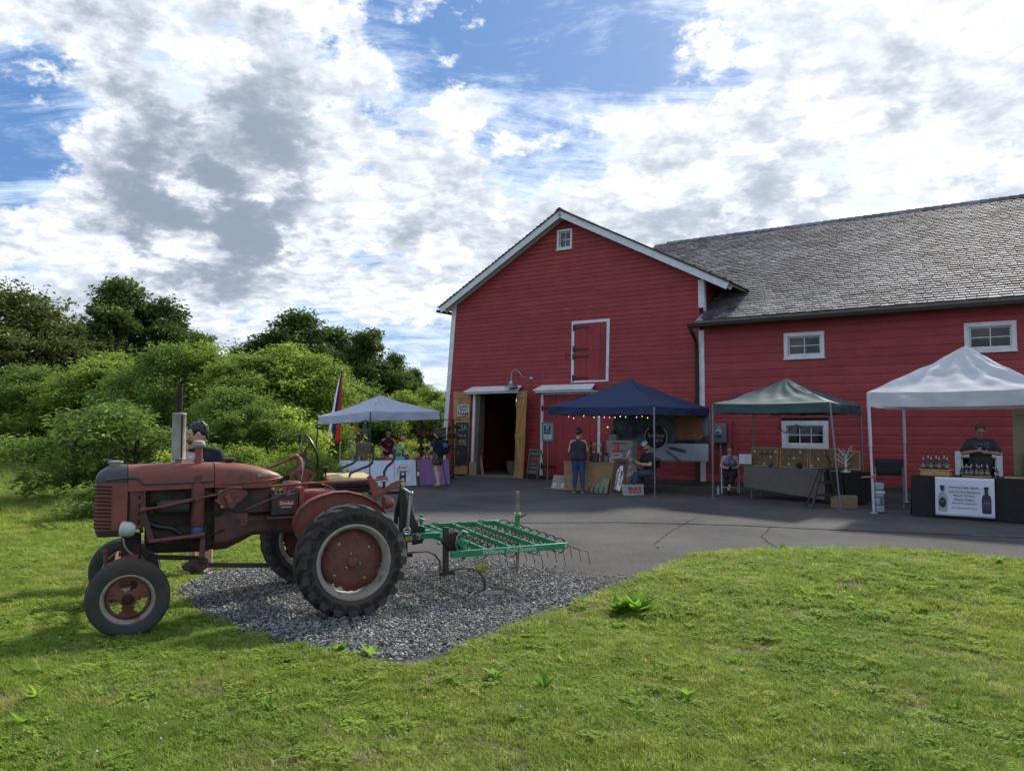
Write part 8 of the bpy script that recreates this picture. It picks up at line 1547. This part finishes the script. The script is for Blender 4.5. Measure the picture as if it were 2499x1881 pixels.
# ------------------------------------------------------------------ green tent stall
m_lin = mat('taupe_linen', (.14, .122, .105), .9, col2=(.115, .10, .087), nscale=3, bump=.2, bscale=60); T3, ex3, nn3, on3 = table('folding table under the taupe linen cloth', (5.70, 19.55), (7.28, 18.00), .62, .76, m_lin, seed=5, sway=.035, flare=.05, lo=(.28, .06), label_c='taupe linen cloth slanting down the jewellery table')
m_cork = mat('cork_board', (.20, .125, .055), .9, col2=(.16, .10, .045), nscale=14, bump=.3, bscale=80); m_fr = mat('light_oak_frame', (.40, .27, .13), .7)
for k, s in enumerate((.16, .50, .83)):
    c = on3(s, .55) + ZV * .235; up = (ZV - nn3 * .12).normalized(); t, P, _n = slab('cork_board', ['left cork board with lettered hooks on the jewellery table', 'middle cork board of pinned earrings', 'right cork board of pinned cards'][k], 'cork board', c, ex3, up, .70, .47, .015, m_cork, .022, m_fr, 'cork display boards'); rg = random.Random(k)
    for i in range(13):
        x, z = -.28 + (i % 5) * .14 + rg.uniform(-.02, .02), .13 - (i // 5) * .14 + rg.uniform(-.02, .02); mb = MB(); mb.box(P(x, z, .006), (.05, .008, .06), rotz(ex3)); mb.build('pinned_card', mat('kraft_card', (.24, .16, .08), .85) if (i + k) % 4 else mat('pearl_bits', (.5, .46, .38), .5), t)
    if k == 0: text('~', .09, P(.06, .08, .008), ex3, up, m_iron, t, width=.34, shear=.2)
c = on3(1.12, .40) + ZV * .22; t, P, _n = slab('empty_frame', 'smaller light wooden frame behind the white wire tree', 'frame', c, ex3, ZV, .42, .42, .012, m_cork, .022, m_fr)
c = on3(-.03, .25) + ZV * .18; t, P, _n = slab('paper_sign', 'white paper notice standing at the left end of the jewellery table', 'sign', c, ex3 + Vector((0, .3, 0)), ZV, .30, .24, .004, mat('white_paper', (.58, .60, .68), .8)); mb = MB(); mb.box(P(0, -.15, -.02), (.16, .08, .06)); mb.build('easel', m_jamb, t)
for i in range(4): mb = MB(); mb.box(P(0, .07 - i * .04, .003), (.16 - .02 * (i % 2), .004, .010), rotz(ex3)); mb.build('print_line', m_ch2, t)
for k, (s, r_) in enumerate(((.28, .07), (.60, .085))): b_ = Blob(); c = on3(s, .18); b_.ball(c + ZV * r_ * .6, (r_, r_ * .8, r_ * .7), 12, 8); b_.cone(c + ZV * r_, c + ZV * r_ * 1.5 + ex3 * .02, r_ * .5, r_ * .25); o = blobmesh(b_, 'dark_bust', m_blk if k else mat('slate_lump', (.05, .06, .062), .7), None, .008, 3); tag(o, ['slate necklace rest left on the jewellery table', 'black necklace rest in the middle of the jewellery table'][k], 'necklace rest')
bd = thing('bead_row', 'row of tiny pale beads along the jewellery table front', 'beads', on3(.5, .06))
for k in range(14): b_ = MB(); b_.ball(on3(.05 + k * .068, .06 + .03 * (k % 2)) + ZV * .008, (.018, .018, .010), 8, 5); b_.build('bead', mat('pearl_bits', (.5, .46, .38), .5), bd)
# second, black-draped table with wire tree
m_bcl = mat('black_drape', (.012, .012, .013), .92, col2=(.018, .018, .02), nscale=5); T4, ex4, nn4, on4 = table('small folding table under the black drape', (7.34, 17.70), (8.12, 18.1), .60, .72, m_bcl, seed=7, sway=.04, flare=.04, lo=(.05, .05), label_c='black drape on the small table right of the taupe cloth')
wt = thing('wire_tree', 'white bare-branched display tree on the black table', 'display tree', on4(.35, .3)); c = on4(.35, .3); m_wt = mat('white_wire', (.58, .58, .56), .5); b_ = MB(); b_.lathe([(0, .02), (.10, .02), (.11, 0), (.11, -.002)], 18, Matrix.Translation(c)); b_.build('base', m_wt, wt); b_ = MB(); b_.tube([c, c + ZV * .38], [.032, .022], 8); b_.build('trunk', m_wt, wt); rg = random.Random(2)
for k in range(11):
    a = k * 2.4; z0 = .15 + .022 * k; d = Vector((math.cos(a), math.sin(a) * .6, .35 + .05 * k)).normalized(); L_ = .30 - .008 * k; p1 = c + ZV * z0; p2 = p1 + d * L_ * .5 + ZV * .01; p3 = p1 + d * L_ + ZV * .05; b_ = MB(); b_.tube([p1, p2, p3], [.011, .008, .004], 6); s_ = d.cross(ZV).normalized(); b_.tube([p2, p2 + (d + s_ * .8).normalized() * L_ * .4 + ZV * .03], [.007, .003], 5); b_.tube([p2.lerp(p3, .4), p2.lerp(p3, .4) + (d - s_ * .9).normalized() * L_ * .35 + ZV * .03], [.006, .003], 5); b_.build('branch', m_wt, wt)
tr_ = thing('trestle', 'black wooden trestle standing before the black draped table', 'trestle', gp(2010, 1238)); c = gp(2015, 1238)
for sx_, ln in ((-.36, 1), (.26, 1)):
    for dd in (-.18, .18): b_ = MB(); b_.beam(c + Vector((sx_, dd, .005)), c + Vector((sx_ * .25, dd * .3, .82)), .05, .03); b_.build('leg', m_black, tr_)
for z in (.28, .55): b_ = MB(); b_.beam(c + Vector((-.28 * (1 - z * .6), -.14, z)), c + Vector((.2 * (1 - z * .6), -.14, z)), .03, .05); b_.build('rail', m_black, tr_)
b_ = MB(); b_.beam(c + Vector((-.12, -.05, .82)), c + Vector((.5, .25, .84)), .30, .02); b_.build('top_board', m_black, tr_)
b_ = MB(); b_.tube([c + Vector((.12, .08, .86)), c + Vector((.14, .08, 1.0)), c + Vector((.08, .08, 1.12)), c + Vector((.05, .08, 1.2)), c + Vector((.08, .08, 1.24))], [.05, .035, .03, .022, .012], 8); simple('necklace_bust', 'dark curved necklace holder on the trestle top', 'necklace rest', b_, mat('bust_brown', (.045, .032, .026), .7))
carton('open tan cardboard box on the ground under the trestle', gp(2070, 1240) + Vector((-.05, .1, .003)), .52, .3, .26, mat('cardboard', (.24, .165, .09), .85, col2=(.2, .14, .075), nscale=4), None, Vector((.95, -.3, 0)).normalized())
# hanging charms in front of the window
ch = thing('hanging_charms', 'strings of beaded charms hung under the green tent edge before the window', 'charms', W(2.9, 1.6, 1.2)); c0 = at(1925, 1024, 19.9)
mb = MB(); mb.beam(at(1900, 1024, 19.9), at(1958, 1024, 19.9), .02, .02); mb.build('rail', m_jamb, ch)
for k in range(12): x = 1904 + k * 4.6; z1 = 1046 + 9 * math.sin(k * .55); mb = MB(); mb.tube([at(x, 1025, 19.9), at(x, z1, 19.9)], .0025, 4); e = at(x, z1, 19.9); mb.ball(e, (.018, .012, .03), 8, 6); mb.build('charm', [mat('charm_plum', (.10, .03, .05), .6), mat('charm_copper', (.30, .13, .06), .5), m_ink][k % 3], ch)
e = at(1899, 1044, 19.9); mb = MB(); mb.ball(e, .04, 10, 8); mb.tube([e, at(1899, 1022, 19.9)], .003, 4); mb.build('charm', mat('charm_blush', (.35, .16, .13), .7), ch)
b_ = MB(); c = gp(1753, 1206); b_.lathe([(0, 0), (.032, 0), (.034, .14), (.014, .19), (.014, .22), (0, .22)], 14, Matrix.Translation(c)); simple('water_bottle', 'clear blue-capped water bottle on the ground by the folding chair', 'bottle', b_, mat('bottle_clear', (.30, .38, .45), .2, spec=.8))

# ------------------------------------------------------------------ white tent stall
m_blackc = mat('black_tablecloth', (.011, .011, .012), .92, col2=(.017, .017, .018), nscale=5, bump=.15, bscale=30); Af, Bf = (7.83, 15.62), (10.05, 13.72); T5, ex5, nn5, on5 = table('folding table under the black floor-length cloth', Af, Bf, .74, .79, m_blackc, seed=9, sway=.03, flare=.035, lo=(.02, .02), label_c='black floor-length cloth on the bottle table')
def bann():
    pr = [(2280, 1163), (2425, 1171), (2428, 1268), (2286, 1256)]; a = Vector((*Af, 0)); n = nn5; pts = []
    for x, y in pr: d = photo_ray(x, y); q = a + n * .085; s = (q - EYE_P).dot(n) / d.dot(n); pts.append(EYE_P + d * s)
    return pts
bp_ = bann(); w = (bp_[1] - bp_[0]).length; h = bp_[0].z - bp_[3].z; cB = sum(bp_, Vector()) / 4; cB.z = (bp_[0].z + bp_[3].z) / 2; t = thing('spirits_banner', 'white banner listing Farm-to-Cask Spirits on the black tablecloth', 'banner', Vector((cB.x, cB.y, 0))); P = lambda x, z, k=0: cB + ex5 * x + ZV * z + nn5 * k
mb = MB(); mb.grid(lambda s, v: P((s - .5) * w, (v - .5) * h, .010 * math.sin(s * 8 + v * 3) * (1 - v) - .03 * v), 20, 14); mb.build('cloth', mat('banner_white', (.62, .64, .72), .8, col2=(.57, .59, .68), nscale=3), t, smooth=70, fix=False, solid=.003); kk = .014; m_ik = mat('banner_ink', (.02, .02, .035), .7)
for i, (s_, z, hh, ww, bd) in enumerate([('Farm-to-Cask Spirits', .20, .052, .54, .02), ('Cask Finished Bourbons', .115, .050, .58, 0), ('Infused Whiskey', .03, .050, .40, 0), ('Infused Vodkas', -.05, .046, .37, 0), ('Seasonal Liqueurs', -.13, .050, .45, 0), ('@coopersdaughterspirits', -.225, .036, .46, 0)]): text(s_, hh * h / .82, P(.0, z * h / .82, kk), ex5, ZV, m_ik, t, width=ww * w / 1.08, bold=bd)
def flatbottle(x, m_body, m_lab, dz=0):
    o = [(-.075, -.32), (.075, -.32), (.085, -.30), (.085, -.02), (.07, .05), (.03, .08), (.03, .12), (-.03, .12), (-.03, .08), (-.07, .05), (-.085, -.02), (-.085, -.30)]; k = h / .82; mb = MB(); mb.prism([P(x + a * k, b * k + dz, kk - .002) for a, b in o], nn5 * .003); mb.build('bottle_print', m_body, t, smooth=0); mb = MB(); mb.prism([P(x + a * k, b * k + dz, kk - .001) for a, b in ((-.035, .12), (.035, .12), (.028, .15), (.028, .17), (.042, .175), (.042, .235), (-.042, .235), (-.042, .175), (-.028, .17), (-.028, .15))], nn5 * .004); mb.build('stopper_print', m_ik, t, smooth=0)
    mb = MB(); mb.prism([P(x + .07 * k * math.cos(a), (-.13 + .11 * math.sin(a)) * k + dz, kk + .001) for a in np.linspace(0, 2 * math.pi, 20, endpoint=False)], nn5 * .003); mb.build('label_print', m_lab, t, smooth=0); text("Cooper's", .03 * k, P(x, -.10 * k + dz, kk + .006), ex5, ZV, m_lbl, t, width=.10 * k)
flatbottle(-w * .37, mat('bottle_print_grey', (.30, .33, .36), .7), m_ik, -.0); flatbottle(w * .37, mat('bottle_print_plum', (.035, .022, .045), .7), mat('label_plum', (.07, .045, .07), .7), .0)
# bottles: dark glass, real individuals on the table
m_bt = mat('dark_bottle_glass', (.018, .012, .010), .12, spec=.7); m_bl = mat('bottle_label', (.20, .18, .16), .7); m_bk = mat('bottle_stopper', (.30, .30, .29), .3, .6)
bt = MB(); bt.lathe([(0, 0), (.036, 0), (.038, .006), (.038, .115), (.030, .135), (.013, .148), (.013, .185)], 14); bt_me = bt.mesh('bottle', m_bt); bl = MB(); bl.lathe([(.0386, .03), (.0386, .095)], 14, cap=False); bl_me = bl.mesh('label', m_bl); st = MB(); st.lathe([(.016, .18), (.017, .195), (.012, .21), (.006, .235), (0, .236)], 10); st_me = st.mesh('stopper', m_bk); bnum = [0]
def bottle(p, sc, label):
    o = thing('liquor_bottle', label, 'bottle', p, RNG.uniform(0, 6), 'liquor bottles on the black table', local=True); o.scale = (sc,) * 3; link('glass', bt_me, o); link('label_band', bl_me, o); link('pourer', st_me, o)
R5 = rotz(ex5); t = thing('drawer_box', 'light wooden drawer box at the left end of the bottle table', 'box', on5(.13, .25)); c = on5(.13, .25)
MB().box(c + ZV * .055, (.50, .26, .11), R5).build('case', m_wood, t, bevel=.004); MB().box(c + ZV * .055 + nn5 * .135, (.40, .012, .07), R5).build('drawer_front', mat('pine_light', (.42, .27, .12), .7), t, bevel=.003); b_ = MB(); b_.ball(c + ZV * .055 + nn5 * .148, .012, 8, 6); b_.build('knob', m_iron, t); MB().box(c + ZV * .118, (.56, .30, .014), R5).build('lid', m_wood, t)
for k in range(7): bottle(c + R5 @ Vector((-.21 + k * .07, .05 * ((k % 2) * 2 - 1) * .8, 0)) + ZV * .127, 1.0 + .12 * (k % 2), f'dark bottle on the wooden drawer box, {ORD[k]} from the left')
def tray5(s, w, lab, d=.22): simple('serving_tray', lab, 'tray', MB().box(on5(s, d) + ZV * .014, (w, .2, .024), R5), m_wood, 'wooden trays on the bottle table', bevel=.004); return on5(s, d) + ZV * .028
c = tray5(.37, .46, 'wooden tray of round-bodied bottles left of the man')
for k in range(5): bottle(c + R5 @ Vector((-.17 + k * .085, 0, 0)), .92, f'short dark bottle on the left tray, {ORD[k]} from the left')
for k in range(5): bottle(on5(.27 + k * .05, .5), .9 - .04 * (k % 2), f'dark bottle in the back row before the man, {ORD[k]} from the left')
tray5(.585, .34, 'bare wooden tray in front of the man'); simple('payment_pad', 'dark flat pad beside the bare wooden tray', 'pad', MB().box(on5(.60, .42) + ZV * .03, (.40, .16, .055), R5), m_black, bevel=.01)
b_ = MB(); c = on5(.475, .2); b_.lathe([(0, 0), (.02, 0), (.006, .01), (.005, .05), (.024, .065), (.022, .10)], 12, Matrix.Translation(c)); simple('jigger', 'small shiny steel jigger between the two trays', 'cup', b_, m_steel)
c = tray5(.80, .62, 'long wooden tray of bottles right of the man')
for k in range(7): bottle(c + R5 @ Vector((-.26 + k * .085, 0, 0)), .90, f'bottle on the right tray, {ORD[k]} from the left')
for k in range(6): bottle(on5(.70 + k * .05, .5) + ZV * .10, 1.05, f'tall bottle behind the right tray, {ORD[k]} from the left')
simple('riser', 'dark riser step under the tall bottles at the right', 'riser', MB().box(on5(.825, .5) + ZV * .048, (.72, .16, .092), R5), m_jamb)
# director chair, pole weights, clamp, tan panel
c = gp(2205, 1250) + Vector((.15, .9, 0)); t = thing('director_chair', 'black fabric director chair with metal arms behind the left table end', 'chair', c); A_ = Matrix.Rotation(R(-25), 3, 'Z'); q = lambda x, y, z: c + A_ @ Vector((x, y, z))
for sx_ in (-.27, .27):
    b_ = MB(); b_.tube([q(sx_, .2, .01), q(sx_, .2, .86)], .013, 8); b_.build('back_post', m_legg, t); b_ = MB(); b_.tube([q(sx_, -.25, .01), q(sx_, -.25, .62), q(sx_, -.22, .66), q(sx_, .2, .66)], .013, 8); b_.build('arm', m_legg, t); b_ = MB(); b_.tube([q(sx_, -.25, .05), q(sx_, .2, .45)], .010, 6); b_.build('leg_brace', m_legg, t)
mb = MB(); mb.grid(lambda s, v: q(-.28 + .56 * s, .205 + .03 * math.sin(math.pi * s), .68 + .36 * v), 10, 4); mb.build('back_sling', m_blk, t, fix=False, solid=.006); mb = MB(); mb.grid(lambda s, v: q(-.27 + .54 * s, -.25 + .45 * v, .46 - .04 * math.sin(math.pi * s)), 10, 6); mb.build('seat_sling', m_blk, t, fix=False, solid=.006)
g0 = gp(2146, 1252) + Vector((.02, .06, 0)); wg = thing('tent_weight', 'pale grey stacked weight bag tied to the white tent leg', 'weight', g0); m_wg = mat('weight_grey', (.30, .34, .40), .7, col2=(.25, .29, .35), nscale=5)
for k in range(4): MB().box(g0 + ZV * (.085 + k * .15), (.17, .17, .145)).build('weight_block', m_wg, wg, bevel=.025)
MB().box(g0 + ZV * .42 + Vector((0, -.088, 0)), (.18, .012, .05)).build('strap', m_legw, wg); MB().box(g0 + ZV * .25 + Vector((.02, -.09, 0)), (.06, .012, .14)).build('patch', mat('patch_slate', (.12, .13, .18), .7), wg)
p0 = at(2130, 1162, 16.12); b_ = MB(); b_.tube([p0 + Vector((-.24, -.03, -.02)), p0 + Vector((.02, -.03, .0))], .014, 8); b_.tube([p0 + Vector((.0, -.05, -.0)), p0 + Vector((.06, .0, .03))], .02, 8); simple('bar_clamp', 'orange handled bar clamp gripping the white tent leg', 'clamp', b_, mat('clamp_orange', (.50, .17, .06), .5))
a_ = at(2470, 1000, 16.6); b2 = at(2600, 1000, 16.2); ex, ez, nn = frame2(a_, b2); c = Vector((a_.x, a_.y, 0)); t = thing('tan_panel', 'tall tan display panel at the right picture edge', 'panel', c + ex * .5); q = lambda x, z, k: c + ex * x + ZV * z + nn * k; mb = MB(); mb.hexa([q(0, .005, -.03), q(1.1, .005, -.03), q(1.1, .005, 0), q(0, .005, 0), q(0, 2.1, -.03), q(1.1, 2.1, -.03), q(1.1, 2.1, 0), q(0, 2.1, 0)]); mb.build('panel', mat('tan_cloth_panel', (.27, .23, .14), .85, col2=(.24, .20, .12), nscale=3), t, smooth=0)
text('~', .06, q(.2, 1.98, .003), ex, ZV, mat('panel_print', (.13, .11, .07), .8), t, width=.26)
b_ = MB(); c = q(.34, 1.10, .16); b_.lathe([(0, -.17), (.10, -.15), (.16, -.08), (.17, 0), (.16, .08), (.10, .15), (0, .17)], 24, Matrix.Translation(c) @ Matrix.Rotation(R(90), 4, 'X') @ Matrix.Rotation(R(20), 4, 'Y')); t = thing('copper_still', 'round copper still head glinting before the tan panel', 'still', c - ZV * .17); b_.build('bowl', mat('polished_copper', (.55, .26, .12), .2, .9), t); MB().box(c - ZV * .6 , (.3, .3, .86)).build('stand', m_jamb, t)
flush()
